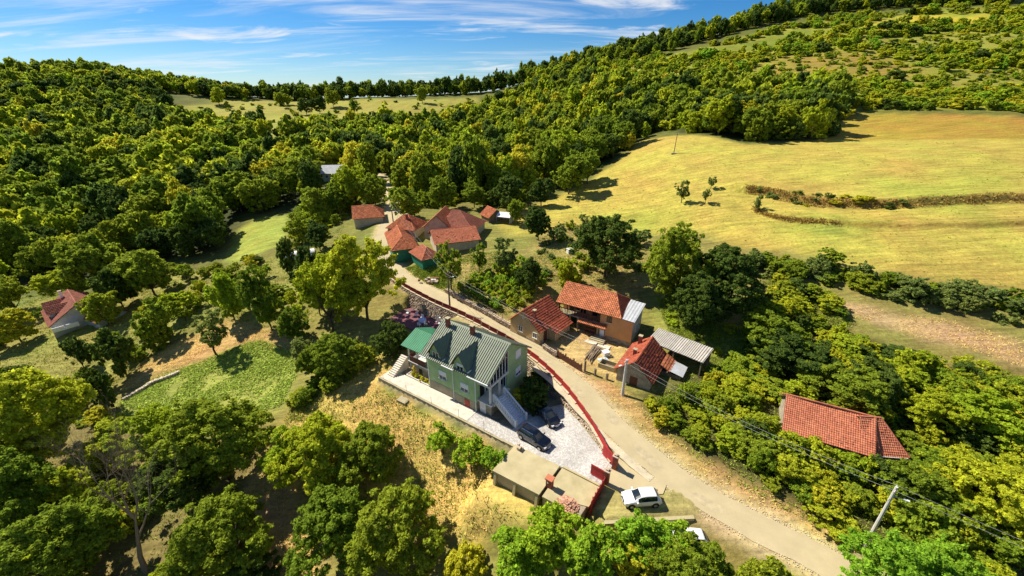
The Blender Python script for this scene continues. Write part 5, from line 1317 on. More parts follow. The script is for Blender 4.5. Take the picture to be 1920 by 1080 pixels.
x_, y_ = lot(19.0, -.35)
car('parked_car', 'black estate car with chrome rails at the foot of the white stair', x_, y_, cz(19.0), R(-41), 4.75, 1.86, 1.66, 'blackpaint', True, True)
x_, y_ = lot(18.4, 4.2)
car('parked_car', 'black car parked in the house shadow beside the stone wall', x_, y_, cz(18.4), R(-60), 4.5, 1.82, 1.48, 'blackpaint')
car('parked_car', 'white hatchback parked on the forecourt outside the red gate', 13.9, 31.5, -.13, R(184), 4.1, 1.76, 1.5, 'whitepaint')
zc_ = h1(17.7, 27.9)
car('parked_car', 'white car half hidden by leafy branches near the road', 17.7, 27.9, zc_ + .08, R(176), 4.2, 1.76, 1.5, 'whitepaint')

# ------------------------------------------------------------------ neighbouring houses
# tan cottage by the lane
tc_ = roofed('cottage', 'small tan cottage with a dark red tiled roof and gable on the lane', 'house', 1.95, 62.2, R(49.7), 7.0, 2.9, 3.4, 2.5, 2.55, 5.2, tile='tile_red', wall='tan', ts=dict(tw=.36, tl=.42, hump=.09), ov=.35, zb=1.75, plinth=(.25, 'oldwall'), wear=.1)
b_ = obj('catslide_board', MB().slab([(2.2, -5.3, 1.55), (7.3, -5.3, 1.55), (7.3, -3.6, 2.52), (2.2, -3.6, 2.52)], .07), 'board', tc_)
obj('catslide_tiles', tiled([(2.2, -5.3, 1.6), (7.3, -5.3, 1.6), (7.3, -3.6, 2.6), (2.2, -3.6, 2.6)], .36, .42, .09), 'tile_red', tc_, stuff=True)
obj('annex_wall', MB().box(2.5, 6.9, -4.9, -3.45, -1.2, 1.7), 'tan', tc_)
window(tc_, .6, 0, .9, 1.0, 1.05, '-x', 2, 0)
window(tc_, -2.5, 0, .75, .9, 1.0, '-x', 2, 0)
window(tc_, 0, 0, 3.55, .32, .35, '-x', 1, 0, sill=False)
chimney(tc_, .9, -1.6, 3.2, 5.3, .45)
obj('door', MB().box(1.2, 2.1, -3.46, -3.41, -.2, 1.8), 'brownwood', tc_)

# two-storey orange house
T2 = thing('two_storey_house', 'two-storey orange house with open balcony and bright red tiled roof', 'house', (10.3, 69.5, 1.7), R(-32))
rng = random.Random(3)
hr, hz_ = 5.0, 7.1
rp0, rp1 = Vector((-.5, 0, hz_)), Vector((8.9, 0, hz_))
pl_ = [[(-.5, -3.9, hr - .35), (11.3, -3.9, hr - .35), rp1, rp0], [(11.3, 3.3, hr - .1), (-.5, 3.3, hr - .1), rp0, rp1], [(11.3, -3.9, hr - .35), (11.3, 3.3, hr - .1), rp1]]
for i, p in enumerate(pl_):
    p = [Vector(q) for q in p]
    obj('roof_board', MB().slab([q - Vector((0, 0, .03)) for q in p], .07), 'board', T2)
    obj('roof_tiles', tiled(p, .30, .38, .06, rng=rng, wear=.05), 'tile_new' if i < 2 else 'tile_red', T2, stuff=True)
mb = MB()
for a, c in ((rp0, rp1), (pl_[0][1], rp1), (pl_[1][0], rp1)):
    q = ridge_caps(a, c); mb.add(q.v, q.f)
obj('ridge_tiles', mb, 'tile_new', T2, stuff=True)
w_ = MB(); w_.box(0, 7.6, -1.75, 2.9, -1.2, 4.95).box(7.62, 11.0, -3.3, 2.9, -1.2, 4.72)
w_.add([(0, -1.75, 4.95), (0, 2.9, 4.95), (0, 0, 6.9)], [(0, 2, 1)])
obj('wall', w_, 'orange', T2)
obj('annex_wall', MB().box(11.02, 13.2, -3.3, 1.9, -1.2, 4.45), 'greyplaster', T2)
obj('annex_front', MB().box(11.0, 13.22, -3.34, -3.303, -1.2, 4.43), 'orange', T2)
obj('tin_roof', ribbed((10.9, -3.75, 4.62), (13.5, -3.75, 4.5), (13.5, 2.2, 5.35), (10.9, 2.2, 5.5), .5, .03), 'tin', T2)
obj('tin_roof_frame', MB().slab([(10.9, -3.75, 4.61), (13.5, -3.75, 4.49), (13.5, 2.2, 5.34), (10.9, 2.2, 5.49)], .08), 'board', T2)
window(T2, -1.0, 13.2, 1.6, 1.0, 1.3, '+x', 2, 0); window(T2, .7, 13.2, 1.6, .8, 1.3, '+x', 1, 0)
obj('plinth', MB().box(7.58, 13.24, -3.38, 1.0, -1.2, .35), 'oldwall', T2)
# balcony
obj('balcony_floor', MB().box(-.3, 7.58, -3.35, -1.77, 2.3, 2.5), 'concrete', T2)
for k in range(6):
    obj('balcony_post', MB().box(-.2 + k * 1.52, -.06 + k * 1.52, -3.28, -3.14, 2.503, 4.72), 'brownwood', T2)
for k in range(28):
    obj('baluster', MB().box(-.05 + k * .27, .07 + k * .27, -3.24, -3.2, 2.6, 3.4), 'brownwood', T2)
obj('balcony_rail', MB().box(-.2, 7.58, -3.27, -3.15, 3.403, 3.5), 'brownwood', T2)
for k in (0, 1, 2):
    obj('balcony_pillar', MB().box(-.25 + k * 3.7, .05 + k * 3.7, -3.3, -3.0, -1.2, 2.297), 'concrete', T2)
for xx in (1.2, 3.4, 5.6):
    obj('balcony_door', MB().box(xx, xx + .95, -1.80, -1.752, 2.55, 4.55), 'black', T2)
window(T2, 2.75, -1.75, 3.0, .8, 1.0, '-y', 2, 0, 'brownwood'); window(T2, 7.0, -1.75, 3.0, .7, 1.0, '-y', 2, 0, 'brownwood')
window(T2, 9.2, -3.3, 3.05, .9, 1.1, '-y', 2, 0, 'brownwood')
# lower entrance with its tiled awning
aw = [(3.9, -4.3, 2.05), (9.0, -4.3, 2.05), (9.0, -3.36, 2.55), (3.9, -3.36, 2.55)]
ab = obj('awning_board', MB().slab(aw, .07), 'board', T2)
obj('awning_tiles', tiled([(a, b_, c + .04) for a, b_, c in aw], .3, .38, .06), 'tile_new', T2, stuff=True)
for xx in (4.0, 8.85):
    obj('awning_post', MB().box(xx - .06, xx + .06, -4.15, -4.03, -1, 2.0), 'brownwood', T2)
de = obj('entrance_door', MB().box(7.8, 8.75, -3.40, -3.384, .15, 2.0), 'white', T2)
for k in range(3):
    obj('door_glass', MB().box(7.88 + k * .29, 8.08 + k * .29, -3.42, -3.403, 1.35, 1.9), 'glass', de)
obj('cellar_door', MB().box(1.6, 2.7, -1.80, -1.754, -.2, 1.9), 'black', T2)
window(T2, .8, -1.75, .6, 1.0, 1.2, '-y', 2, 0)
for k in range(3):
    obj('step', MB().box(6.6, 9.2, -4.6 - .35 * k, -3.39 if k == 0 else -4.597 - .35 * (k - 1), -.6, .12 - .16 * k), 'concrete', T2)
bn = thing('bench', 'brown wooden bench under the awning of the orange house', 'bench', (13.35, 63.0, 1.75), R(-32))
obj('seat', MB().box(-.9, .9, -.25, .25, .42, .48), 'brownwood', bn); obj('backrest', MB().box(-.9, .9, .24, .3, .5, .95), 'brownwood', bn)
for xx in (-.8, .8):
    for yy in (-.2, .2): obj('leg', MB().box(xx - .05, xx + .05, yy - .05, yy + .05, -.2, .417), 'brownwood', bn)
bs = thing('balcony_stair', 'open wooden stair rising to the balcony of the orange house', 'stair', (8.3, 65.2, 1.75), R(-32))
for k in range(9): obj('step', MB().box(-1.2 + k * .26, -.9 + k * .26, -1.3, -.3, .24 * k + .1, .24 * k + .17), 'offwhite', bs)
obj('stringer', MB().add([(-1.2, -1.34, -.1), (1.3, -1.34, 2.1), (1.3, -1.34, 2.35), (-1.2, -1.34, .2), (-1.2, -1.30, -.1), (1.3, -1.30, 2.1), (1.3, -1.30, 2.35), (-1.2, -1.30, .2)], [(0, 1, 2, 3), (7, 6, 5, 4), (0, 4, 5, 1), (2, 6, 7, 3)]), 'brownwood', bs)

# roadside outbuilding with its tin annex
bS = roofed('outbuilding', 'old outbuilding with steep red tiled roof next to the roadside pole', 'shed', 17.6, 49.8, R(56.3), 7.4, 2.5, 2.5, 2.3, 2.0, 4.3, tile='tile_red', wall='oldwall', ts=dict(tw=.36, tl=.42, hump=.09), zb=1.1, wear=.1)
obj('side_tiles', tiled([(3.9, -4.0, 1.55), (7.4, -4.0, 1.55), (7.4, -2.6, 2.35), (3.9, -2.6, 2.35)], .36, .42, .09), 'tile_new', bS, stuff=True)
obj('side_board', MB().slab([(3.9, -4.0, 1.5), (7.4, -4.0, 1.5), (7.4, -2.6, 2.3), (3.9, -2.6, 2.3)], .06), 'board', bS)
obj('tin_annex_roof', ribbed((4.1, -5.9, 1.25), (7.2, -5.9, 1.25), (7.2, -3.9, 1.62), (4.1, -3.9, 1.62), .6, .03), 'tin', bS)
obj('tin_annex_board', MB().slab([(4.1, -5.9, 1.25), (7.2, -5.9, 1.25), (7.2, -3.9, 1.62), (4.1, -3.9, 1.62)], .05), 'board', bS)
obj('annex_wall', MB().box(4.3, 7.0, -5.6, -2.52, -1, 1.1), 'wood', bS)
chimney(bS, 6.6, 1.5, 2.5, 4.5, .5); chimney(bS, 2.6, 1.0, 3.0, 4.4, .45)
obj('door', MB().box(-.04, -.003, -.6, .5, -.4, 1.5), 'brownwood', bS)
# corrugated lean-to
ln_ = thing('lean_to', 'open lean-to with grey corrugated sheet roof behind the outbuilding', 'shed', (25.8, 55.2, 2.2), R(-44))
for k in range(5):
    a0 = -4.4 + k * 1.76
    obj('roof_sheet', ribbed((a0, -1.9, 2.1 + .02 * (k % 2)), (a0 + 1.80, -1.9, 2.1 + .02 * (k % 2)), (a0 + 1.80, 1.9, 2.75 + .02 * (k % 2)), (a0, 1.9, 2.75 + .02 * (k % 2)), .30, .085), 'fibro', ln_)
obj('rafters', MB().slab([(-4.4, -1.8, 2.07), (4.4, -1.8, 2.07), (4.4, 1.8, 2.7), (-4.4, 1.8, 2.7)], .08), 'board', ln_)
for xx in (-4.2, 0, 4.2):
    for yy, hh in ((-1.7, 2.0), (1.7, 2.6)): obj('post', MB().box(xx - .08, xx + .08, yy - .08, yy + .08, -1.5, hh), 'wood', ln_)
obj('back_wall', MB().box(-4.3, 4.3, 1.5, 1.6, -1.5, 2.55), 'wood', ln_)

# big barn in the scrub
bB = roofed('barn', 'big barn with sun-bleached tiled roof sunk in the roadside scrub', 'barn', 33.9, 41.0, R(-27.7), 8.0, 3.4, 3.4, 2.6, 2.6, 5.0, tile='tile_barn', wall='oldwall', ts=dict(tw=.22, tl=.26, hump=.03), zb=1.5, wear=.06, sag=.18, seed=9)
bA = roofed('barn_annex', 'short hipped annex at the right end of the big barn', 'barn', 40.0, 37.3, R(-6), 3.5, 2.4, 2.6, 2.5, 2.45, 4.95, hip1=1.6, tile='tile_barn', wall='oldwall', ts=dict(tw=.22, tl=.26, hump=.03), zb=1.5, wear=.06, seed=4)
obj('gutter', MB().box(-.6, 3.7, -3.08, -2.96, 2.02, 2.12), 'white', bA)

# farmstead further along the lane
roofed('farm_house', 'low farmhouse with weathered red hip roof left of the lane', 'house', -46.3, 121.2, R(17), 8.0, 3.6, 4.2, 2.9, 2.7, 5.2, hip1=2.6, tile='tile_old', wall='plaster', zb=4.6, seed=2)
F2 = roofed('farm_house', 'farmhouse with pointed hip roof and chimney at the bend of the lane', 'house', -31.4, 109.4, R(-16), 7.6, 3.6, 3.6, 2.9, 2.9, 5.6, hip0=3.2, hip1=3.2, tile='tile_old', wall='plaster', zb=5.2, seed=5)
chimney(F2, 4.6, -1.2, 4.0, 6.0, .5)
window(F2, 2.2, -3.6, 1.0, 1.0, 1.1, '-y', 2, 0); window(F2, 5.2, -3.6, 1.0, 1.0, 1.1, '-y', 2, 0)
F2b = roofed('farm_wing', 'long farm wing with green base and hip roof pointing at the camera', 'house', -30.3, 107.0, R(-69), 14.0, 2.9, 2.9, 2.7, 2.7, 4.7, hip1=2.9, tile='tile_old', wall='greendark', zb=3.9, seed=6, plinth=(.5, 'greendark'), wallz=-1.8)
F2c = roofed('farm_porch', 'small square pavilion with green base and pale hip roof', 'pavilion', -21.9, 94.2, R(-54), 6.2, 2.2, 2.2, 2.6, 2.6, 4.3, hip0=1.8, hip1=2.0, tile='tile_barn', wall='greendark', zb=3.6, seed=7, wallz=-1.8)
F3 = roofed('farm_barn', 'farm barn with red ridge roof behind the inner farmyard', 'barn', -18.0, 112.5, R(-97), 9.0, 3.4, 3.4, 3.1, 3.1, 6.1, tile='tile_old', wall='plaster', zb=5.8, seed=8)
F3b_ = roofed('farm_house', 'farmhouse with steep brown pyramid roof right of the inner farmyard', 'house', -16.5, 108.6, R(-20), 8.4, 3.8, 4.2, 3.1, 3.0, 6.3, hip0=1.0, hip1=5.2, tile='tile_brown', wall='plaster', zb=5.8, seed=10)
F4 = roofed('farm_stable', 'long stable with patchy bright red roof facing the orchard', 'barn', -19.6, 99.0, R(21), 10.6, 3.2, 4.3, 2.8, 2.4, 4.5, tile='tile_barn', wall='plaster', zb=4.9, seed=12, wear=.35)
window(F2b, 9.5, -2.9, 1.0, .9, 1.0, '-y', 2, 0)
# shed and tent
sh = roofed('field_shed', 'tiny open shed with red tiled roof beside the white tent', 'shed', -6.8, 117.6, R(-58), 4.4, 2.0, 2.2, 2.2, 2.0, 3.8, tile='tile_old', wall='wood', zb=6.9, seed=13)
tn = thing('tent', 'white canvas tent at the edge of the meadow', 'tent', (-1.9, 113.5, h1(-1.9, 113.5)), R(-20))
tp = MB(); tp.add([(-2, -1.7, 1.7), (2, -1.7, 1.7), (2, 0, 2.7), (-2, 0, 2.7), (2, 1.7, 1.7), (-2, 1.7, 1.7)], [(0, 1, 2, 3), (3, 2, 4, 5)])
obj('canopy', tp, 'white', tn)
obj('wall', MB().box(-1.95, 1.95, 1.6, 1.65, -.3, 1.68).box(1.9, 1.95, -1.6, 1.598, -.3, 1.68), 'offwhite', tn)
for xx in (-1.9, 1.9):
    for yy in (-1.6, 1.6): obj('pole', MB().tube((xx, yy, -.3), (xx, yy, 1.7), .04), 'tin', tn)
# grey roofed house far off
gr_ = thing('grey_house', 'far house with pale grey roof among the valley trees', 'house', (-79.5, 192.0, h1(-79.5, 192) + .3), R(8))
obj('wall', MB().box(-4, 4, -3.4, 3.4, -2, 3.2), 'greyplaster', gr_)
obj('roof', ribbed((-4.6, -4.2, 2.9), (4.6, -4.2, 2.9), (4.6, 0, 6.0), (-4.6, 0, 6.0), .5, .04), 'tin', gr_)
obj('roof', ribbed((4.6, 4.2, 2.9), (-4.6, 4.2, 2.9), (-4.6, 0, 6.0), (4.6, 0, 6.0), .5, .04), 'tin', gr_)
obj('gable', MB().add([(-4, -3.4, 3.2), (-4, 3.4, 3.2), (-4, 0, 5.8)], [(0, 2, 1)]).add([(4, -3.4, 3.2), (4, 3.4, 3.2), (4, 0, 5.8)], [(0, 1, 2)]), 'greyplaster', gr_)
for xx in (-2.3, .2, 2.5): window(gr_, xx, -3.4, 1.0, 1.1, 1.2, '-y', 2, 0)
# brown roofed house on the left
Lh = roofed('brown_roof_house', 'house with brown tiled roof and two dormers among the trees at the left edge', 'house', -115.2, 98.8, R(-39.2), 12.2, 5.6, 5.8, 2.9, 2.9, 6.6, tile='tile_brown', wall='greyplaster', zb=-13.2, ts=dict(tw=.34, tl=.42), seed=14, wear=.05, wallz=-2)
for cx in (3.6, 7.6):
    dm = obj('dormer', MB().prism([(cx - 1.2, -5.0), (cx + 1.2, -5.0), (cx + 1.2, -1.5), (cx - 1.2, -1.5)], 2.5, 4.9), 'greyplaster', Lh)
    for sg in (-1, 1):
        p = [(cx + sg * 1.6, -5.5, 4.6), (cx + sg * 1.6, -2.6, 4.6), (cx, -.6, 6.0), (cx, -5.5, 6.0)]
        obj('dormer_tiles', tiled(p if sg > 0 else [p[1], p[0], p[3], p[2]], .34, .42), 'tile_brown', dm, stuff=True)
        obj('dormer_board', MB().slab([(a, b_, c - .03) for a, b_, c in (p if sg > 0 else [p[1], p[0], p[3], p[2]])], .06), 'board', dm)
    obj('dormer_gable', MB().add([(cx - 1.2, -4.99, 4.9), (cx + 1.2, -4.99, 4.9), (cx, -4.99, 5.9)], [(0, 1, 2)]), 'greyplaster', dm)
    window(Lh, cx, -5.0, 3.1, 1.3, 1.4, '-y', 2, 0)
chimney(Lh, 2.0, -1.6, 4.8, 7.4, .6, 'white')
bc = obj('balcony', MB().box(12.22, 14.4, -5.8, -1.2, 1.8, 2.0), 'white', Lh)
obj('balcony_parapet', MB().box(14.3, 14.45, -5.8, -3.7, 2.003, 2.9).box(14.3, 14.45, -3.4, -1.2, 2.003, 2.9), 'white', bc)
Lw = roofed('brown_roof_wing', 'side wing with brown tiled roof right of the dormered house at the left edge', 'house', -107.0, 95.6, R(-24), 9.0, 2.8, 3.4, 2.5, 2.3, 4.8, tile='tile_brown', wall='greyplaster', zb=-12.9, ts=dict(tw=.34, tl=.42), seed=15, wear=.05, wallz=-2)
window(Lw, 7.0, -3.4, .6, 1.0, 1.1, '-y', 2, 0)

# ------------------------------------------------------------------ poles and cables
def pole(x, y, h, lean, label, m='pole', lamp=False, arms=True, z=None, r=.14, la=0):
    z = h1(x, y) if z is None else z
    p = thing('utility_pole', label, 'pole', (x, y, z))
    tx, ty = lean
    obj('shaft', MB().tube((0, 0, -1), (tx, ty, h), r * 1.35, r * .8, 8), m, p)
    if arms:
        q = Vector((tx, ty, h)); cr = MB()
        dirv = Vector((.75, .66, 0))
        cr.tube(q - dirv * .5 - Vector((0, 0, .35)), q + dirv * .5 - Vector((0, 0, .35)), .045)
        obj('crossarm', cr, 'rust', p)
        for k in (-.42, .42):
            c_ = q + dirv * k - Vector((0, 0, .3))
            obj('insulator', MB().tube(c_, c_ + Vector((0, 0, .2)), .05, .035), 'white', p)
    if lamp:
        lm = obj('street_lamp', MB().tube((tx * .85, ty * .85, h * .85), (tx * .85 + .7 * math.cos(la), ty * .85 + .7 * math.sin(la), h * .88), .03), 'tin', p)
        obj('lamp_head', MB().box(-.2, .2, -.08, .08, -.05, .05, Matrix.Translation((tx * .85 + .95 * math.cos(la), ty * .85 + .95 * math.sin(la), h * .88)) @ Matrix.Rotation(la, 4, 'Z')), 'white', lm)
    return (x + tx, y + ty, z + h)
pA = pole(34.4, 26.6, 8.0, (-.15, -.1), 'pale concrete power pole beside the lane in the lower right', lamp=True, la=R(-40), z=.1)
pB = pole(15.7, 47.9, 5.9, (0, .15), 'grey power pole at the corner of the roadside outbuilding', lamp=True, la=R(200), r=.19)
pC = pole(-11.9, 71.6, 7.6, (0, 0), 'slim power pole on the lane behind the green house', m='polewood', lamp=True, la=R(0))
pD = pole(-33.3, 115.0, 8.0, (-.1, 0), 'power pole at the bend of the lane beside the farmhouses', m='polewood')
pE = pole(57.9, 157.1, 7.0, (.25, 0), 'lone thin power pole at the top of the meadow', m='polewood', r=.12)
obj('pole_footing', MB().box(-.9, .9, -.5, .5, -.4, .3), 'oldwall', bpy.data.objects['utility_pole.004'])
pF = (56, 6, 10.5)
def cable(a, b, sag, off, label):
    n_ = 22; d = Vector((.75, .66, 0)) * off; a = Vector(a) + d - Vector((0, 0, .15)); b = Vector(b) + d - Vector((0, 0, .15)); mb = MB()
    pts = [a.lerp(b, i / n_) - Vector((0, 0, sag * 4 * (i / n_) * (1 - i / n_))) for i in range(n_ + 1)]
    for i in range(n_): mb.tube(pts[i], pts[i + 1], .013, n=5, caps=False)
    o = tag(obj('power_cable', mb, 'wire'), label, 'cable')
    return o
spans = ((pA, pB, .9, 'between the near pole and the outbuilding pole'), (pB, pC, .8, 'between the outbuilding pole and the pole behind the green house'),
         (pC, pD, 1.2, 'between the pole behind the green house and the farmhouse bend'), (pF, pA, .6, 'leaving the near pole towards the lower right'))
for a, b_, s_, lab in spans:
    cable(a, b_, s_, -.42, 'left thin cable ' + lab); cable(a, b_, s_ * 1.12, .42, 'right thin cable ' + lab)

# ------------------------------------------------------------------ walls, fences, clutter
def rubble_wall(pts, h, th, label, seed, name='stone_wall', m='stone'):
    rng = random.Random(seed); pl = smooth(pts, 5)
    z0 = [h1(*p) for p in pl]; o_ = thing(name, label, 'wall', (pl[0][0], pl[0][1], z0[0]))
    mb = MB(); core = MB()
    for i in range(len(pl) - 1):
        a = pl[i] - pl[0]; b = pl[i + 1] - pl[0]; t = b - a; L = np.linalg.norm(t); t /= L; n_ = np.array((-t[1], t[0]))
        q = []
        for p, zz_ in ((a, z0[i] - z0[0]), (b, z0[i + 1] - z0[0])):
            for s_ in (-1, 1):
                for z_ in (-.5, h * .9): q.append((p[0] + n_[0] * s_ * th * .4, p[1] + n_[1] * s_ * th * .4, zz_ + z_))
        core.add(q, [(0, 1, 3, 2), (4, 6, 7, 5), (0, 4, 5, 1), (2, 3, 7, 6), (0, 2, 6, 4), (1, 5, 7, 3)])
        for r_ in range(int(h / .2) + 1):
            u = 0
            while u < L:
                rr = rng.uniform(.10, .2)
                for s_ in (-1, 1):
                    c = a + t * (u + rr) + n_ * s_ * th * .38
                    mb.stone((c[0], c[1], (z0[i] + (z0[i + 1] - z0[i]) * u / L) - z0[0] + .08 + r_ * .2 + rng.uniform(-.04, .04)), rr, rng, (1, 1, .62))
                u += 1.9 * rr
    obj('wall_core', core, 'oldwall', o_); obj('wall_stones', mb, m, o_, stuff=True)
    return o_
rubble_wall([(-13.6, 78.6), (-10.9, 75.6), (-7.9, 72.4), (-4.8, 69.4), (-1.9, 66.4), (.0, 64.7)], .8, .5, 'low dry stone wall along the vineyard side of the lane', 5)
rubble_wall([(-71.9, 61.8), (-70.2, 63.8), (-69.0, 65.6), (-66.6, 66.8), (-65.2, 67.6)], .6, .5, 'short crumbling dry-stone wall at the vegetable plot', 6, m=mat('pale field stone', (.58, .50, .38), .95, .3, 2.5, isl=.3))
rubble_wall([(5.2, 59.3), (6.3, 58.0), (7.2, 57.0)], .7, .5, 'short rough stone wall between cottage and wooden yard fence', 7)
vf = thing('vineyard_fence', 'thin post and rail fence on the stone wall beside the vineyard', 'fence', (-13.4, 79.0, 2.6))
pp = smooth([(-13.4, 79.0), (-10.7, 76.0), (-7.7, 72.8), (-4.6, 69.8), (-1.7, 66.8)], 3)
prev = None
for p in pp:
    q = Vector((p[0] + 13.4, p[1] - 79.0, h1(*p) - 2.6))
    obj('post', MB().tube(q + Vector((0, 0, -.2)), q + Vector((0, 0, 1.75)), .05), 'wood', vf)
    if prev is not None:
        obj('rail', MB().tube(prev + Vector((0, 0, 1.55)), q + Vector((0, 0, 1.55)), .03), 'wood', vf)
        obj('rail', MB().tube(prev + Vector((0, 0, 1.0)), q + Vector((0, 0, 1.0)), .03), 'wood', vf)
    prev = q
yf = thing('yard_fence', 'brown wooden board fence between the dirt yard and the lane', 'fence', (7.2, 57.0, 1.35))
fa, fb_ = Vector((7.2, 57.0)), Vector((10.6, 53.2)); nb = 30
for k in range(nb):
    p = fa.lerp(fb_, (k + .5) / nb) - fa; d_ = (fb_ - fa).normalized()
    mtx = Matrix.Translation((p.x, p.y, h1(fa.x + p.x, fa.y + p.y) - 1.35)) @ Matrix.Rotation(math.atan2(d_.y, d_.x), 4, 'Z')
    obj('board', MB().box(-.075, .075, -.015, .015, .05, 1.15 + .08 * ((k * 7) % 3), mtx), 'brownwood', yf)
    if k % 10 == 0 or k == nb - 1:
        obj('post', MB().box(-.09, .09, .02, .2, -.4, 1.5, mtx), 'wood', yf)
for zz_ in (.35, .9):
    obj('rail', MB().tube((.02, .05, zz_ + .05), (fb_.x - fa.x + .02, fb_.y - fa.y + .05, zz_ + h1(*fb_) - 1.35), .04), 'wood', yf)
for k, (x_, y_, hh, lab) in enumerate(((11.2, 53.4, 1.9, 'tall weathered gate post at the end of the board fence'), (12.6, 52.4, 1.2, 'short leaning post between gate and outbuilding'), (14.2, 51.4, 1.1, 'short post in front of the concrete trough'))):
    tag(obj('yard_post', MB().box(-.14, .14, -.14, .14, -.4, hh), 'wood', None, (x_, y_, h1(x_, y_)), R(20 * k)), lab, 'post')
tr_ = thing('trough', 'rectangular concrete trough in the dirt yard', 'trough', (14.9, 54.2, h1(14.9, 54.2)), R(-32))
for a in ((-1.3, 1.3, -.8, -.66), (-1.3, 1.3, .66, .8), (-1.3, -1.16, -.655, .655), (1.16, 1.3, -.655, .655)):
    obj('side', MB().box(*a, -.3, .75), 'slabtop', tr_)
obj('bottom', MB().box(-1.155, 1.155, -.655, .655, -.2, .1), 'wood', tr_)
rng = random.Random(77)
lp = thing('plank_pile', 'pile of grey planks and poles lying across the dirt yard', 'lumber', (13.2, 57.6, h1(13.2, 57.6)), R(58))
for k in range(16):
    a = rng.uniform(-.12, .12); y0 = rng.uniform(-.7, .7); l_ = rng.uniform(1.6, 2.4)
    mtx = Matrix.Translation((rng.uniform(-.4, .4), y0, .08 + .07 * (k % 5))) @ Matrix.Rotation(a, 4, 'Z')
    obj('plank', MB().box(-l_, l_, -.09, .09, 0, .06, mtx), 'wood', lp)
bx_ = thing('crate', 'white crate beside the plank pile in the dirt yard', 'crate', (15.2, 57.4, h1(15.2, 57.4)), R(20))
obj('body', MB().box(-.5, .5, -.45, .45, -.1, .7), 'offwhite', bx_); obj('lid', MB().box(-.56, .56, -.5, .5, .703, .78), 'white', bx_)
tb = MB()
for i in range(9):
    for j in range(7):
        tb.v.append(((i - 4) * .2, (j - 3) * .18, .25 + .25 * math.exp(-((i - 4) ** 2 + (j - 3) ** 2) / 7) + rng.uniform(-.06, .06)))
tb.f = [(i * 7 + j, (i + 1) * 7 + j, (i + 1) * 7 + j + 1, i * 7 + j + 1) for i in range(8) for j in range(6)]
tag(obj('tarp', tb, 'blue', None, (14.5, 55.9, h1(14.5, 55.9) - .1), .3), 'crumpled pale blue tarp in front of the concrete trough', 'tarp')
for q, (x_, y_, a_, lab) in enumerate(((13.4, 61.0, -32, 'left pale concrete slab in front of the orange house'), (15.4, 59.9, -32, 'right pale concrete slab in front of the orange house'))):
    tag(obj('paving_slab', MB().box(-1.05, 1.05, -.55, .55, -.2, .09), 'path', None, (x_, y_, h1(x_, y_)), R(a_)), lab, 'slab')
# patio furniture
tbl = thing('patio_table', 'round patio table under a blue and white cloth', 'table', place(-13.9, 12.6, .03), LANG)
obj('top', MB().lathe([(.7, .70), (.75, .72), (.75, .76), (.7, .77)], 16), 'cloth', tbl)
obj('cloth_drop', MB().lathe([(.78, .35), (.76, .715), (.74, .716), (.75, .35)], 16), 'cloth', tbl)
for a in range(3): obj('leg', MB().tube((.4 * math.cos(a * 2.1), .4 * math.sin(a * 2.1), 0), (.3 * math.cos(a * 2.1), .3 * math.sin(a * 2.1), .7), .03), 'white', tbl)
def chair(s, t, a, label, m='white'):
    c_ = thing('patio_chair', label, 'chair', place(s, t, .03), LANG + R(a))
    obj('seat', MB().box(-.25, .25, -.25, .25, .42, .47), m, c_); obj('backrest', MB().box(-.25, .25, .22, .27, .473, .95), m, c_)
    for xx in (-.21, .21):
        for yy in (-.21, .21): obj('leg', MB().box(xx - .03, xx + .03, yy - .03, yy + .03, 0, .417), m, c_)
chair(-12.6, 12.2, 100, 'white plastic chair right of the patio table'); chair(-15.0, 13.6, 20, 'white plastic chair behind the patio table')
chair(-16.8, 13.8, -10, 'pale chair standing alone on the purple patio'); chair(-18.6, 13.2, 15, 'pale chair at the far left of the purple patio'); chair(-13.4, 11.3, 190, 'white plastic chair in front of the patio table')
for k, (s, t) in enumerate(((-11.9, 14.4), (-10.9, 14.2), (-10.0, 13.6), (-9.5, 12.6))):
    pc = MB(); pc.lathe([(.22, 0), (.22, .15), (.12, .2), (.16, .7), (.11, 1.2), (.2, 1.3), (.2, 1.4)], 10)
    tag(obj('garden_pillar', pc, 'white', None, place(s, t, .0), 0), ('first', 'second', 'third', 'last')[k] + ' of four short white pillars at the patio corner, counted from the fence', 'pillar')
# debris heap, hive, tarp
rng = random.Random(12)
dh = thing('debris_heap', 'heap of pale rocks and scrap on the small lawn beside the lane', 'debris', (-17.4, 83.4, h1(-17.4, 83.4)))
for k in range(22):
    s_ = MB(); s_.stone((rng.gauss(0, .9), rng.gauss(0, .7), rng.uniform(.1, .6)), rng.uniform(.2, .5), rng)
    obj('rock', s_, ('offwhite', 'stone', 'stone', 'rust')[k % 4], dh)
bh = thing('hive_box', 'white box standing alone on the orchard slope', 'box', (13.3, 91.8, h1(13.3, 91.8)), R(25))
obj('body', MB().box(-.6, .6, -.5, .5, -.2, .95), 'white', bh); obj('lid', MB().box(-.68, .68, -.58, .58, .953, 1.05), 'offwhite', bh)
pt_ = thing('polytunnel', 'pale plastic tunnel half hidden behind slim dark trees', 'tunnel', (-57.6, 107.0, h1(-57.6, 107.0)), R(28))
arc = MB(); vs = []
for i in range(9):
    for j in range(9):
        a = math.pi * j / 8; vs.append(((i - 4) * 1.0, -1.9 * math.cos(a), 2.1 * math.sin(a)))
arc.add(vs, [(i * 9 + j, (i + 1) * 9 + j, (i + 1) * 9 + j + 1, i * 9 + j + 1) for i in range(8) for j in range(8)])
obj('cover', arc, 'white', pt_, smooth_=True)
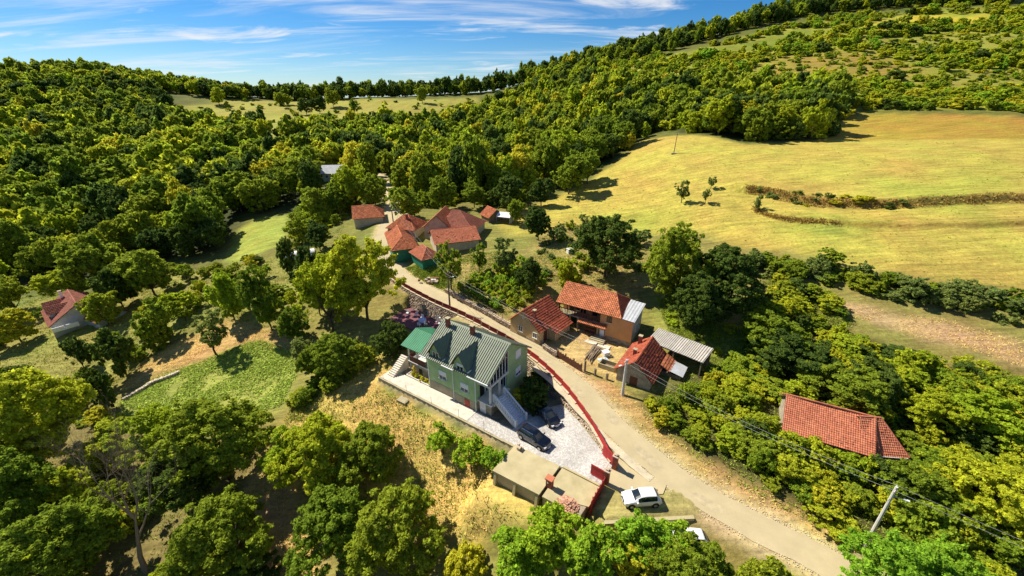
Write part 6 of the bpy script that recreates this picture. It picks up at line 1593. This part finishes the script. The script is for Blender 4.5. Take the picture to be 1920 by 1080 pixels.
for i in range(5):
    hp = MB()
    for j in range(8):
        a0, a1 = math.pi * j / 8, math.pi * (j + 1) / 8
        hp.tube(((i - 2) * 2.0, -1.93 * math.cos(a0), 2.13 * math.sin(a0)), ((i - 2) * 2.0, -1.93 * math.cos(a1), 2.13 * math.sin(a1)), .03, n=5)
    obj('hoop', hp, 'tin', pt_)

# ------------------------------------------------------------------ vegetation
def quads_mesh(name, P4, m=None):
    """P4: (n,4,3) array of quads"""
    n_ = len(P4); me = bpy.data.meshes.new(name)
    me.vertices.add(n_ * 4); me.vertices.foreach_set('co', P4.reshape(-1).astype(np.float32))
    me.loops.add(n_ * 4); me.loops.foreach_set('vertex_index', np.arange(n_ * 4, dtype=np.int32))
    me.polygons.add(n_); me.polygons.foreach_set('loop_start', np.arange(0, n_ * 4, 4, dtype=np.int32))
    me.update(calc_edges=True)
    me.materials.append(m)
    return me
def unit(v): return v / (np.linalg.norm(v, axis=1)[:, None] + 1e-9)
def leaves(pos, nrm, size, rs, elong=1.5):
    n_ = len(pos)
    a = unit(np.cross(nrm, rs.normal(size=(n_, 3)))); b = np.cross(nrm, a)
    s = (size * rs.uniform(.45, 1.0, n_) ** 1.5 * 1.9)[:, None]
    cup = nrm * s * .18
    return np.stack([pos - a * s * elong * .5, pos + b * s * .5 - cup, pos + a * s * elong * .5, pos - b * s * .5 - cup], 1)
def crown(seed, n_, size, zb=.2, nlobe=16, lr=(.15, .27), gap=.25, flat=1.0, top=1.0, shape=1.0, ncl=14, cr=(.045, .085)):
    """lobes -> leaf clumps -> leaves; clumps reach out unevenly and some are missing"""
    rs = np.random.RandomState(seed)
    cz_, rz2 = (zb + top) / 2, (top - zb) / 2
    d = unit(rs.normal(size=(nlobe, 3)))
    rad = rs.uniform(lr[0], lr[1], nlobe)
    rr = rs.uniform(.3, 1.08, nlobe) ** .6
    lc = d * rr[:, None]
    lc[:, 0] *= (.53 - rad * .8); lc[:, 1] *= (.53 - rad * .8); lc[:, 2] *= (rz2 - rad * .7).clip(.05)
    tp = .5 + .5 * (lc[:, 2] / rz2)
    k = 1 - (1 - shape) * tp
    lc[:, 0] *= k; lc[:, 1] *= k
    lc[:, 2] += cz_
    m_ = nlobe * ncl
    li = rs.choice(nlobe, m_, p=rad ** 2 / (rad ** 2).sum())
    cd_ = unit(rs.normal(size=(m_, 3)) + np.array((0, 0, .25)) + .5 * unit(lc[li] - np.array((0, 0, cz_))))
    f1 = np.sin(cd_[:, 0] * 5 + li * 1.7) * np.cos(cd_[:, 1] * 4 + li * 2.3)
    cr_ = rs.uniform(cr[0], cr[1], m_)
    cc = lc[li] + cd_ * (rad[li] * rs.uniform(.62, 1.12, m_) * (1 + .18 * f1))[:, None] * np.array((1, 1, flat))
    ok = (f1 + rs.uniform(-1, 1, m_)) > (-1.35 + gap * 2.2)
    cc = cc[ok]; cr_ = cr_[ok]; cd_ = cd_[ok]
    ci = rs.choice(len(cc), n_, p=cr_ ** 2 / (cr_ ** 2).sum())
    dd = unit(rs.normal(size=(n_, 3)) + cd_[ci] * .6 + np.array((0, 0, .3)))
    pos = cc[ci] + dd * (cr_[ci] * rs.uniform(.35, 1.1, n_) * (1 + .5 * (rs.random_sample(n_) > .93)))[:, None] * np.array((1.15, 1.15, .8))
    nrm = unit(dd * .7 + rs.normal(size=pos.shape) * .6 + np.array((0, 0, .55)))
    pos[:, 2] = np.maximum(pos[:, 2], .01)
    return leaves(pos, nrm, size, rs), lc
def trunk(seed, zb, lc, r=.022, stems=1):
    rng = random.Random(seed); mb = MB()
    for s_ in range(stems):
        ox, oy = (rng.uniform(-.06, .06), rng.uniform(-.06, .06)) if stems > 1 else (0, 0)
        p = Vector((ox, oy, -.06)); hh = zb + .25
        pts = [p] + [Vector((ox + rng.uniform(-.02, .02), oy + rng.uniform(-.02, .02), hh * k / 4)) for k in range(1, 5)]
        for k in range(4): mb.tube(pts[k], pts[k + 1], r * (1 - .14 * k), r * (1 - .14 * (k + 1)), 6, k in (0, 3))
    for c in lc[:9]:
        a = Vector((0, 0, zb * rng.uniform(.6, 1.1))); b = Vector(c)
        m_ = a.lerp(b, .5) + Vector((0, 0, -.03))
        mb.tube(a, m_, r * .5, r * .34, 5, False); mb.tube(m_, b, r * .34, r * .1, 5, False)
    return mb
GEO = {}
def geo(kind, lod, variant):
    key = (kind, lod, variant)
    if key in GEO: return GEO[key]
    nl = {'hi': 44000, 'mid': 10500, 'lo': 2000}[lod]
    sz = {'hi': .0155, 'mid': .031, 'lo': .066}[lod]
    kw = {'hi': dict(ncl=16, cr=(.026, .055)), 'mid': dict(ncl=13, cr=(.035, .07)), 'lo': dict(ncl=7, cr=(.06, .11))}[lod]
    seed = variant * 13 + {'tree': 1, 'fruit': 2, 'shrub': 3, 'tall': 4, 'vine': 5}[kind]
    if kind == 'tree': Q_, lc = crown(seed, nl, sz, .12, {'hi': 34, 'mid': 27, 'lo': 16}[lod], (.09, .21), .26, **kw); tr = trunk(seed, .2, lc)
    elif kind == 'tall': Q_, lc = crown(seed, nl, sz, .08, {'hi': 30, 'mid': 24, 'lo': 15}[lod], (.09, .21), .24, shape=.6, **kw); tr = trunk(seed, .15, lc)
    elif kind == 'fruit': Q_, lc = crown(seed, int(nl * .5), sz * 1.05, .26, 13, (.12, .2), .42, **kw); tr = trunk(seed, .3, lc, .028)
    elif kind == 'vine': Q_, lc = crown(seed, 700, .10, .08, 7, (.16, .24), .25, ncl=7, cr=(.09, .15)); tr = trunk(seed, .2, lc, .03)
    else: Q_, lc = crown(seed, nl, sz * 1.1, -.15, {'hi': 26, 'mid': 24, 'lo': 15}[lod], (.10, .23), .28, **kw); tr = trunk(seed, .12, lc, .014, 4)
    cm = quads_mesh('crown', Q_); tm = mesh('trunk', tr, 'bark')
    GEO[key] = (cm, tm); return GEO[key]
VRNG = random.Random(2024)
def plant(name, x, y, h, w, kind, leaf, label, cat, group, lod, parts=True):
    cm, tm = geo(kind, lod, VRNG.randrange(4 if lod != 'hi' else 2))
    z = h1(x, y)
    root = thing(name, label, cat, (x, y, z), VRNG.uniform(0, 6.28), group)
    sx = VRNG.uniform(.85, 1.15); root.scale = (w * sx, w * (2 - sx), h)
    root.rotation_euler = (VRNG.uniform(-.08, .08), VRNG.uniform(-.08, .08), root.rotation_euler[2])
    o = bpy.data.objects.new('crown', cm); C.objects.link(o); o.parent = root
    o.material_slots[0].link = 'OBJECT'; o.material_slots[0].material = LEAF[leaf]
    t = bpy.data.objects.new('trunk', tm); C.objects.link(t); t.parent = root
    return root
def dead_tree(x, y, h, label):
    rng = random.Random(5); mb = MB(); tr = MB()
    def grow(p, d, l, r, dep, m_):
        n_ = 3; q = p
        for k in range(n_):
            d2 = (d + Vector((rng.uniform(-.2, .2), rng.uniform(-.2, .2), rng.uniform(-.06, .14)))).normalized()
            e = q + d2 * l / n_; m_.tube(q, e, r * (1 - .22 * k), r * (1 - .22 * (k + 1)), 6 if dep > 2 else 4, False); q = e; d = d2
            if dep > 0 and k > 0:
                for _ in range(rng.choice((1, 2))):
                    a = Vector((rng.uniform(-1, 1), rng.uniform(-1, 1), rng.uniform(-.1, .7)))
                    grow(q, (d + a).normalized(), l * rng.uniform(.55, .8), r * .45, dep - 1, mb)
        if dep > 0: grow(q, d, l * .75, r * .4, dep - 1, mb)
    root = thing('dead_tree', label, 'tree', (x, y, h1(x, y)))
    grow(Vector((0, 0, -.5)), Vector((-.12, .05, 1)), h * .5, .34, 5, tr)
    obj('trunk', tr, 'deadwood', root); obj('branches', mb, 'deadwood', root)

KIND = {'fruit': 'fruit', 'fruitd': 'fruit', 'young': 'fruit'}
for (x, y, h, w, ty, lab) in TREES:
    if ty == 'dead': dead_tree(x, y, h * .85, lab); continue
    d = math.hypot(x, y); h = min(h, 17); w = min(w, 15)
    if x < -35 and 50 < y < 112: w *= .84; h *= .88
    low = h < 6.5 and ty not in ('fruit', 'fruitd')
    bush = 'bush' in lab or 'shrub' in lab
    if x > 38 and y < 60: h *= .75; bush_ = True
    else: bush_ = bush
    kind = KIND.get(ty, 'shrub' if bush_ else ('tree' if h < w * 1.45 else 'tall'))
    lod = 'hi' if (d < 95 and w > 5.5) else ('mid' if d < 200 else 'lo')
    if d > 200: lod = 'mid'
    nm = 'bush' if bush else ('fruit_tree' if ty in ('fruit', 'fruitd', 'young') else 'tree')
    plant(nm, x, y, h, w, kind, ty, lab, 'bush' if bush else 'tree', None, lod)

for k in range(7):
    a_ = .2 + k * 1.25; x, y = 33.9 + .885 * a_ - 2.2, 41 - .465 * a_ - 4.2
    plant('shrub', x, y, VRNG.uniform(2.9, 3.7), VRNG.uniform(3.0, 3.8), 'shrub', VRNG.choice(('scrub', 'broad', 'walnut')), 'leafy shrub growing against the front wall of the big barn', 'shrub', 'shrubs along the barn front', 'mid')
for s_, t_, h_, w_, lab in ((13.6, 8.2, 2.6, 3.4, 'dark shrub in the shade behind the white stair, nearest the red fence'), (14.9, 6.0, 1.8, 2.8, 'low dark shrub in the shade behind the parked black car'), (12.9, 11.0, 2.4, 3.0, 'dark shrub at the rear corner of the green house')):
    x, y = lot(s_, t_); plant('shrub', x, y, h_, w_, 'shrub', 'dark', lab, 'shrub', None, 'mid')

# ---- woods and scrub: every plant stands at its own spot
HAND = np.array([(t[0], t[1], t[3]) for t in TREES])
KEEP = [(-46, 119, 9), (-41, 119, 9), (-28, 106, 9), (-26, 98, 8), (-20, 91, 6), (-17, 108, 9), (-13, 103, 9), (-14, 99, 9), (-6, 116, 6), (-2, 113, 6), (-80, 190, 9), (-79, 183, 8), (-78, 176, 8), (-110, 93, 11),
        (-104, 90, 9), (-108, 82, 8), (-102, 80, 8), (-57, 106, 8), (-55, 100, 6), (6, 63, 8), (16, 65, 9), (20.5, 52.5, 6.5), (26, 55, 6), (35, 40.4, 4.1), (38, 38.8, 4.1), (41, 37.2, 3.6), (43.0, 37, 2.6), (34.5, 26.6, 3), (58, 157, 5), (15.7, 47.9, 2.2), (23, 51, 3), (-97, 88, 8), (-92, 84, 6)]
KEEP = np.array(KEEP, float)
def scatter(poly, spacing, seed, avoid=(), hand=.45, roadgap=3.6):
    rs = np.random.RandomState(seed); p = np.array(POLY[poly])
    x0, y0 = p.min(0); x1, y1 = p.max(0)
    g = np.stack(np.meshgrid(np.arange(x0, x1, spacing), np.arange(y0, y1, spacing * .9)), -1).reshape(-1, 2)
    g = g + rs.uniform(-.48, .48, g.shape) * spacing
    ok = poly_sd(POLY[poly], g[:, 0], g[:, 1]) < 0
    for a in avoid: ok &= poly_sd(POLY[a], g[:, 0], g[:, 1]) > spacing * .3
    g = g[ok]
    if not len(g): return g
    ok = road_near(g[:, 0], g[:, 1])[0] > roadgap
    for kx, ky, kr in KEEP: ok &= np.hypot(g[:, 0] - kx, g[:, 1] - ky) > kr
    for kx, ky, kw in HAND: ok &= np.hypot(g[:, 0] - kx, g[:, 1] - ky) > kw * hand
    return g[ok]
CLEAR = ('ridgemeadow', 'lawn', 'meadow', 'hillstrip', 'hillyellow')
cand = []      # x, y, h, w, kind, leaf, region
def fill(poly, spacing, seed, hr_, wr, kinds, leafs, region, avoid=CLEAR, **kw):
    rng = random.Random(seed)
    for x, y in scatter(poly, spacing, seed, avoid, **kw):
        s_ = rng.uniform(.65, 1.25)
        cand.append((float(x), float(y), rng.uniform(*hr_) * s_, rng.uniform(*wr) * s_, rng.choice(kinds), rng.choices([a for a, b in leafs], [b for a, b in leafs])[0], region))
MIX1 = (('dark', 26), ('broad', 48), ('walnut', 24), ('yellow', 3))
MIX2 = (('dark', 20), ('broad', 42), ('walnut', 32), ('yellow', 6))
MIX3 = (('broad', 20), ('walnut', 46), ('sap', 12), ('dark', 6), ('yellow', 6), ('scrub', 30))
fill('wood_left', 8.6, 1, (9, 16), (8.5, 13.5), ('tree', 'tall', 'tall'), MIX1, 'left')
fill('wood_valley', 7.8, 2, (9, 16), (7.5, 12), ('tree', 'tall', 'tall'), MIX2, 'valley')
fill('wood_edge', 6.6, 3, (8, 13), (7, 11), ('tree', 'tree', 'shrub'), MIX2, 'edge')
fill('scrub_hill', 6.5, 4, (2.2, 7.0), (4.0, 9), ('shrub', 'shrub', 'tree'), MIX3, 'hill', CLEAR + ('hillclear', 'hillopen', 'hillopen2', 'hill_lower'))
fill('hill_lower', 4.8, 19, (2.0, 5.0), (4.5, 7.5), ('shrub',), MIX3, 'hill')
fill('hillopen', 6.2, 17, (1.2, 3.6), (3, 5), ('shrub',), MIX3, 'hill', ())
fill('hillopen2', 5.8, 18, (1.2, 3.6), (3, 5), ('shrub',), MIX3, 'hill', ())
fill('hillclear', 6.8, 14, (1.2, 3.2), (3, 5), ('shrub',), MIX3, 'hill', ())
fill('ridgemeadow', 21, 15, (1.5, 5.0), (3, 6.5), ('shrub', 'tree'), MIX3, 'hill', ())
fill('ridge_row', 7.5, 5, (11, 17), (8, 11), ('tree', 'tall'), (('dark', 60), ('broad', 40)), 'ridge', ())
fill('top_row', 7.0, 6, (8, 14), (7, 10), ('tree', 'tall'), (('dark', 45), ('broad', 45), ('walnut', 10)), 'ridge', ())
fill('left_row', 7.0, 7, (9, 13), (8, 10), ('tree', 'tall'), MIX1, 'left', ())
fill('scrub_left', 5.6, 8, (2.2, 4.4), (3.0, 5.2), ('tree', 'shrub', 'fruit', 'fruit'), MIX2, 'orchard', ('veg', 'drywest', 'lawn'))
fill('wood_near', 9.5, 9, (5, 8), (6, 9), ('tree',), MIX2, 'near', ('veg', 'drysouth'))
shr = []
def fill_s(poly, spacing, seed, hr_, wr, leafs, region, avoid=(), **kw):
    global cand
    keep_, cand = cand, []
    fill(poly, spacing, seed, hr_, wr, ('shrub',), leafs, region, avoid, **kw)
    shr.extend(cand); cand = keep_
MIXS = (('scrub', 60), ('broad', 22), ('walnut', 26), ('dark', 8), ('yellow', 3))
fill_s('scrub_near', 2.1, 21, (1.2, 3.2), (2.2, 4.4), MIXS, 'near', hand=.25, roadgap=3.5)
fill_s('scrub_mid', 3.0, 22, (1.8, 3.4), (3.2, 5.0), MIXS, 'mid', hand=.3)
fill_s('farm_scrub', 3.6, 28, (2.0, 5.0), (3.2, 5.5), (('broad', 40), ('walnut', 25), ('scrub', 25), ('dark', 12), ('yellow', 6)), 'farm', ('lawn',), hand=.3)
fill_s('wood_near', 4.4, 29, (1.4, 3.0), (2.6, 4.8), MIXS, 'thicket', ('veg', 'drysouth'), hand=.3)
fill_s('hedge_meadow', 2.2, 23, (1.6, 3.8), (2.8, 4.6), (('fruit', 50), ('broad', 50)), 'hedge', hand=.3)
fill_s('hedge_lawn', 2.6, 24, (1.5, 2.8), (2.4, 3.6), (('broad', 60), ('scrub', 40)), 'lawnhedge', hand=.2)
fill_s('bank_shrubs', 3.2, 25, (.8, 1.8), (1.8, 3.2), (('fruit', 50), ('yellow', 25), ('dark', 25)), 'bank', hand=.2)
fill_s('orchard', 5.0, 26, (1.2, 2.6), (2.0, 3.4), (('fruit', 60), ('broad', 40)), 'slope', hand=.4)
fill_s('bank', 3.4, 27, (.8, 1.8), (1.8, 3.0), (('scrub', 70), ('walnut', 30)), 'grassbank', hand=.3)
LAB = {'left': 'tree in the dense wood of the left slope', 'valley': 'tree in the valley wood behind the farm',
       'edge': 'tree at the wood edge above the meadow', 'hill': 'bushy tree in the upper right hillside scrub', 'ridge': 'tree in the skyline row',
       'orchard': 'leafy tree in the overgrown left orchard', 'near': 'leafy tree in the lower left thicket'}
GRP = {'left': 'trees of the left wood', 'valley': 'trees of the valley wood', 'edge': 'trees of the meadow edge', 'hill': 'trees of the hillside scrub', 'ridge': 'skyline trees', 'orchard': 'trees of the left orchard', 'near': 'trees of the lower left thicket'}
LABS = {'near': 'shrub in the scrub right of the lane', 'mid': 'shrub below the meadow', 'hedge': 'hedge shrub under the meadow edge',
        'lawnhedge': 'hedge shrub crossing the dry lawn', 'bank': 'shrub on the meadow terrace bank', 'slope': 'small shrub on the orchard slope', 'grassbank': 'low weed clump on the grass bank', 'farm': 'shrub in the growth around the farm', 'thicket': 'bush in the lower left thicket'}
TONE = {'dark': 'dark green', 'broad': 'mid green', 'walnut': 'yellow-green', 'sap': 'fresh green', 'yellow': 'yellowing', 'fruit': 'grey-green', 'fruitd': 'mid green', 'scrub': 'olive green'}
MARKS = (((37, 38), 'the big barn'), ((44, 36), 'the barn annex'), ((34.5, 26.6), 'the near power pole'), ((20, 52), 'the roadside outbuilding'), ((26, 55), 'the lean-to'), ((54, 30), 'the right edge'),
         ((55, 45), 'the dirt terrace'), ((-110, 93), 'the brown-roofed house'), ((-52, 71), 'the crooked fruit tree'), ((-33, 72), 'the huge walnut'), ((-57, 106), 'the plastic tunnel'), ((-80, 190), 'the grey-roofed house'),
         ((-44, 119), 'the low farmhouse'), ((-18, 108), 'the farmhouse roofs'), ((-4, 116), 'the white tent'), ((58, 157), 'the lone meadow pole'), ((18, 138), 'the meadow orchard tree'), ((-68, 66), 'the stone wall'),
         ((-62, 118), 'the small lawn'), ((-45, 32), 'the bare dead tree'), ((75, 105), 'the meadow terrace'), ((30, 66), 'the large trees'), ((-150, 200), 'the left valley bottom'), ((0, 220), 'the valley head'), ((-140, 130), 'the left edge'))
def where(x, y): return min(MARKS, key=lambda m_: (m_[0][0] - x) ** 2 + (m_[0][1] - y) ** 2)[1]
cand.sort(key=lambda c: math.hypot(c[0], c[1]))
inview = [c for c in cand if abs(c[0]) < 1.35 * max(c[1], 1) + 8 and c[1] > 8]
indiv = inview[:300 - sum(1 for t in TREES if t[4] not in ('dead',)) // 2]
near_ids = set(id(c) for c in indiv)
for (x, y, h, w, k, lf, rg) in indiv:
    d = math.hypot(x, y)
    plant('tree', x, y, h, w, k, lf, TONE[lf] + ' ' + LAB[rg] + ' nearest ' + where(x, y), 'tree', GRP[rg], 'hi' if d < 70 else 'mid')
rest = [c for c in cand if id(c) not in near_ids]
shr.sort(key=lambda c: -c[3] / math.hypot(c[0], c[1]))
for (x, y, h, w, k, lf, rg) in shr[:300]:
    plant('shrub', x, y, h, w, k, lf, TONE[lf] + ' ' + LABS[rg] + ' nearest ' + where(x, y), 'shrub', LABS[rg].replace('shrub', 'shrubs', 1).replace('bush', 'bushes', 1), 'mid')
rest += [c[:6] + ('near' if c[6] == 'thicket' else c[6] + '_',) for c in shr[300:]]
print('individual trees', len(indiv), 'shrubs', min(300, len(shr)), 'far', len(rest))

# ---- what lies beyond the countable trees: one instanced mass of wood
def forest(name, label, items):
    pc = bpy.data.collections.new('far tree kinds')
    types = sorted(set((c[4] if c[4] != 'fruit' else 'tree', c[5]) for c in items)); ids = {}
    for (k, lf) in types:
        for v in range(3):
            cm, tm = geo(k, 'lo', v)
            me = cm.copy(); me.materials.clear(); me.materials.append(LEAF[lf])
            o = bpy.data.objects.new('a%03d' % len(pc.objects), me); pc.objects.link(o)
            ids[(k, lf, v)] = len(pc.objects) - 1
    n_ = len(items); me = bpy.data.meshes.new(name)
    xs = np.array([c[0] for c in items]); ys = np.array([c[1] for c in items]); zs = H(xs, ys)
    me.vertices.add(n_); me.vertices.foreach_set('co', np.stack([xs, ys, zs - .3], 1).ravel())
    a = me.attributes.new('size', 'FLOAT_VECTOR', 'POINT'); a.data.foreach_set('vector', np.array([(c[3], c[3], c[2]) for c in items]).ravel())
    a = me.attributes.new('turn', 'FLOAT_VECTOR', 'POINT'); a.data.foreach_set('vector', np.array([(0, 0, VRNG.uniform(0, 6.28)) for c in items]).ravel())
    a = me.attributes.new('pick', 'INT', 'POINT'); a.data.foreach_set('value', [ids[(c[4] if c[4] != 'fruit' else 'tree', c[5], VRNG.randrange(3))] for c in items])
    ng = bpy.data.node_groups.new('stand trees', 'GeometryNodeTree')
    ng.interface.new_socket('Geometry', in_out='INPUT', socket_type='NodeSocketGeometry')
    ng.interface.new_socket('Geometry', in_out='OUTPUT', socket_type='NodeSocketGeometry')
    N_, L_ = ng.nodes, ng.links
    gi = N_.new('NodeGroupInput'); go = N_.new('NodeGroupOutput')
    ip = N_.new('GeometryNodeInstanceOnPoints'); ci = N_.new('GeometryNodeCollectionInfo')
    ci.inputs['Collection'].default_value = pc; ci.inputs['Separate Children'].default_value = True; ci.inputs['Reset Children'].default_value = True
    def na(nm, ty):
        q = N_.new('GeometryNodeInputNamedAttribute'); q.data_type = ty; q.inputs['Name'].default_value = nm
        return [s_ for s_ in q.outputs if s_.enabled and s_.name == 'Attribute'][0]
    L_.new(gi.outputs[0], ip.inputs['Points']); L_.new(ci.outputs[0], ip.inputs['Instance'])
    ip.inputs['Pick Instance'].default_value = True
    L_.new(na('pick', 'INT'), ip.inputs['Instance Index']); L_.new(na('size', 'FLOAT_VECTOR'), ip.inputs['Scale'])
    e2r = N_.new('FunctionNodeEulerToRotation'); L_.new(na('turn', 'FLOAT_VECTOR'), e2r.inputs[0]); L_.new(e2r.outputs[0], ip.inputs['Rotation'])
    L_.new(ip.outputs[0], go.inputs[0])
    o = bpy.data.objects.new(name, me); C.objects.link(o)
    md = o.modifiers.new('trees', 'NODES'); md.node_group = ng
    o['kind'] = 'stuff'; o['label'] = label; o['category'] = 'wood'
    return o
forest('far_wood', 'far wood of broadleaf trees on the left slope and in the valley', [c for c in rest if c[6] in ('left', 'valley', 'orchard', 'near')])
forest('hill_wood', 'wood and scrub covering the right hillside and the skyline', [c for c in rest if c[6] not in ('left', 'valley', 'orchard', 'near')])

# ---- vineyard rows
k = 0
vx, vy = np.array((.70, -.71)), np.array((.71, .70))
for r_ in range(9):
    for c_ in range(16):
        p = np.array((-10.5, 79.0)) + vx * (c_ * 1.35 + VRNG.uniform(-.3, .3)) + vy * (r_ * 2.0 + VRNG.uniform(-.2, .2))
        if poly_sd(POLY['vine'], np.array([p[0]]), np.array([p[1]]))[0] > 0 or VRNG.random() < .12: continue
        plant('grapevine', p[0], p[1], VRNG.uniform(1.3, 1.9), VRNG.uniform(1.3, 1.8), 'vine', VRNG.choice(('sap', 'broad', 'walnut')), 'leafy vine in the rows of the vineyard beside the lane', 'vine', 'vines in the vineyard rows', 'mid')
for k in range(5):
    s_, t_ = -4.2 + k * .95, .75 + .2 * (k % 2)
    x_, y_ = lot(s_, t_)
    plant('flower_clump', x_, y_, .9, .9, 'vine', 'yellow', 'yellow flowering plant in the raised bed beside the path', 'plant', 'yellow plants in the raised bed', 'mid')

# ---- grass and crop cover
def cover(name, label, m, regions, height, seed, blades=5, wid=.05, spread=.16, flop=.5):
    rs = np.random.RandomState(seed); pts = []
    for poly, n_ in regions:
        p = np.array(POLY[poly]); x0, y0 = p.min(0); x1, y1 = p.max(0)
        g = rs.uniform((x0, y0), (x1, y1), (n_ * 3, 2))
        g = g[poly_sd(POLY[poly], g[:, 0], g[:, 1]) < .5]
        dens = np.exp(-np.hypot(g[:, 0], g[:, 1]) / 90)
        g = g[fbm(g[:, 0], g[:, 1], .5, seed) + rs.uniform(-.8, .8, len(g)) > -.35][:n_]
        pts.append(g)
    g = np.concatenate(pts)
    ok = (poly_sd(YARD, g[:, 0], g[:, 1]) > .9) & (road_near(g[:, 0], g[:, 1])[0] > 2.5) & (poly_sd(UNDER, g[:, 0], g[:, 1]) > 0)
    g = g[ok]; n_ = len(g); z = H(g[:, 0], g[:, 1])
    g = np.repeat(g, blades, 0); z = np.repeat(z, blades); N_ = len(g)
    hs = height * rs.uniform(.5, 1.3, N_)
    base = np.stack([g[:, 0] + rs.normal(0, spread, N_), g[:, 1] + rs.normal(0, spread, N_), z - .03], 1)
    a = rs.uniform(0, 6.28, N_); side = np.stack([np.cos(a), np.sin(a), np.zeros(N_)], 1) * (wid * rs.uniform(.6, 1.5, N_))[:, None]
    lean = np.stack([rs.normal(0, flop, N_) * hs, rs.normal(0, flop, N_) * hs, hs], 1)
    Q_ = np.stack([base - side, base + side, base + lean * .6 + side * .7, base + lean], 1)
    me = quads_mesh(name, Q_, M[m])
    o = obj(name, me, None, stuff=True); o['label'] = label; o['category'] = 'grass'
    return o
cover('dry_grass', 'dry golden grass on the open slopes around the green house', 'straw', (('dryeast', 6500), ('drywest', 4000), ('drysouth', 2500), ('terrace', 1500), ('roadbank', 3500), ('orchard', 4000), ('dirtyard', 700)), .12, 5, 5, .045, .22, 1.6)
cover('green_grass', 'tufts of green grass and weeds between the dry patches', 'weed', (('dryeast', 3500), ('bank', 5000), ('vine', 4000), ('scrub_left', 9000), ('greenlawn', 2500), ('orchard', 2500), ('scrub_near', 6000), ('wood_near', 5000), ('scrub_mid', 3000), ('farm_scrub', 5000), ('hedge_lawn', 1200)), .26, 6, 5, .05, .18, .8)
cover('vegetable_crop', 'low leafy crop covering the vegetable plot on the left', 'crop', (('veg', 11000),), .16, 7, 4, .12, .22, 1.3)

def weeds_on_line(ln, n_, seed, wid_):
    rs = np.random.RandomState(seed); pl = np.array(ln); i = rs.randint(0, len(pl) - 1, n_); f = rs.rand(n_)[:, None]
    return pl[i] * (1 - f) + pl[i + 1] * f + rs.normal(0, wid_, (n_, 2))
POLY_PTS = np.concatenate([weeds_on_line(TERRS[0], 1500, 1, .6), weeds_on_line(TERRS[1][:14], 420, 2, .3)])
rs = np.random.RandomState(3); p = np.array(POLY['meadow']); g = rs.uniform(p.min(0), (150, 150), (2200, 2)); g = g[poly_sd(POLY['meadow'], g[:, 0], g[:, 1]) < -1]
def tufts(name, label, m, g, height, seed, blades, wid, spread, flop):
    rs = np.random.RandomState(seed); z = np.repeat(H(g[:, 0], g[:, 1]), blades); g = np.repeat(g, blades, 0); N_ = len(g)
    hs = height * rs.uniform(.4, 1.5, N_)
    base = np.stack([g[:, 0] + rs.normal(0, spread, N_), g[:, 1] + rs.normal(0, spread, N_), z - .03], 1)
    a = rs.uniform(0, 6.28, N_); side = np.stack([np.cos(a), np.sin(a), np.zeros(N_)], 1) * (wid * rs.uniform(.6, 1.5, N_))[:, None]
    lean = np.stack([rs.normal(0, flop, N_) * hs, rs.normal(0, flop, N_) * hs, hs], 1)
    o = obj(name, quads_mesh(name, np.stack([base - side, base + side, base + lean * .6 + side * .7, base + lean], 1), M[m]), None, stuff=True)
    o['label'] = label; o['category'] = 'grass'
tufts('bank_weeds', 'dry brown weeds on the two terrace banks across the meadow', 'dryweed', POLY_PTS, .34, 4, 5, .10, .25, .6)
tufts('meadow_tufts', 'scattered tufts of grass standing in the mown meadow', 'weed', g, .16, 5, 4, .10, .3, .8)
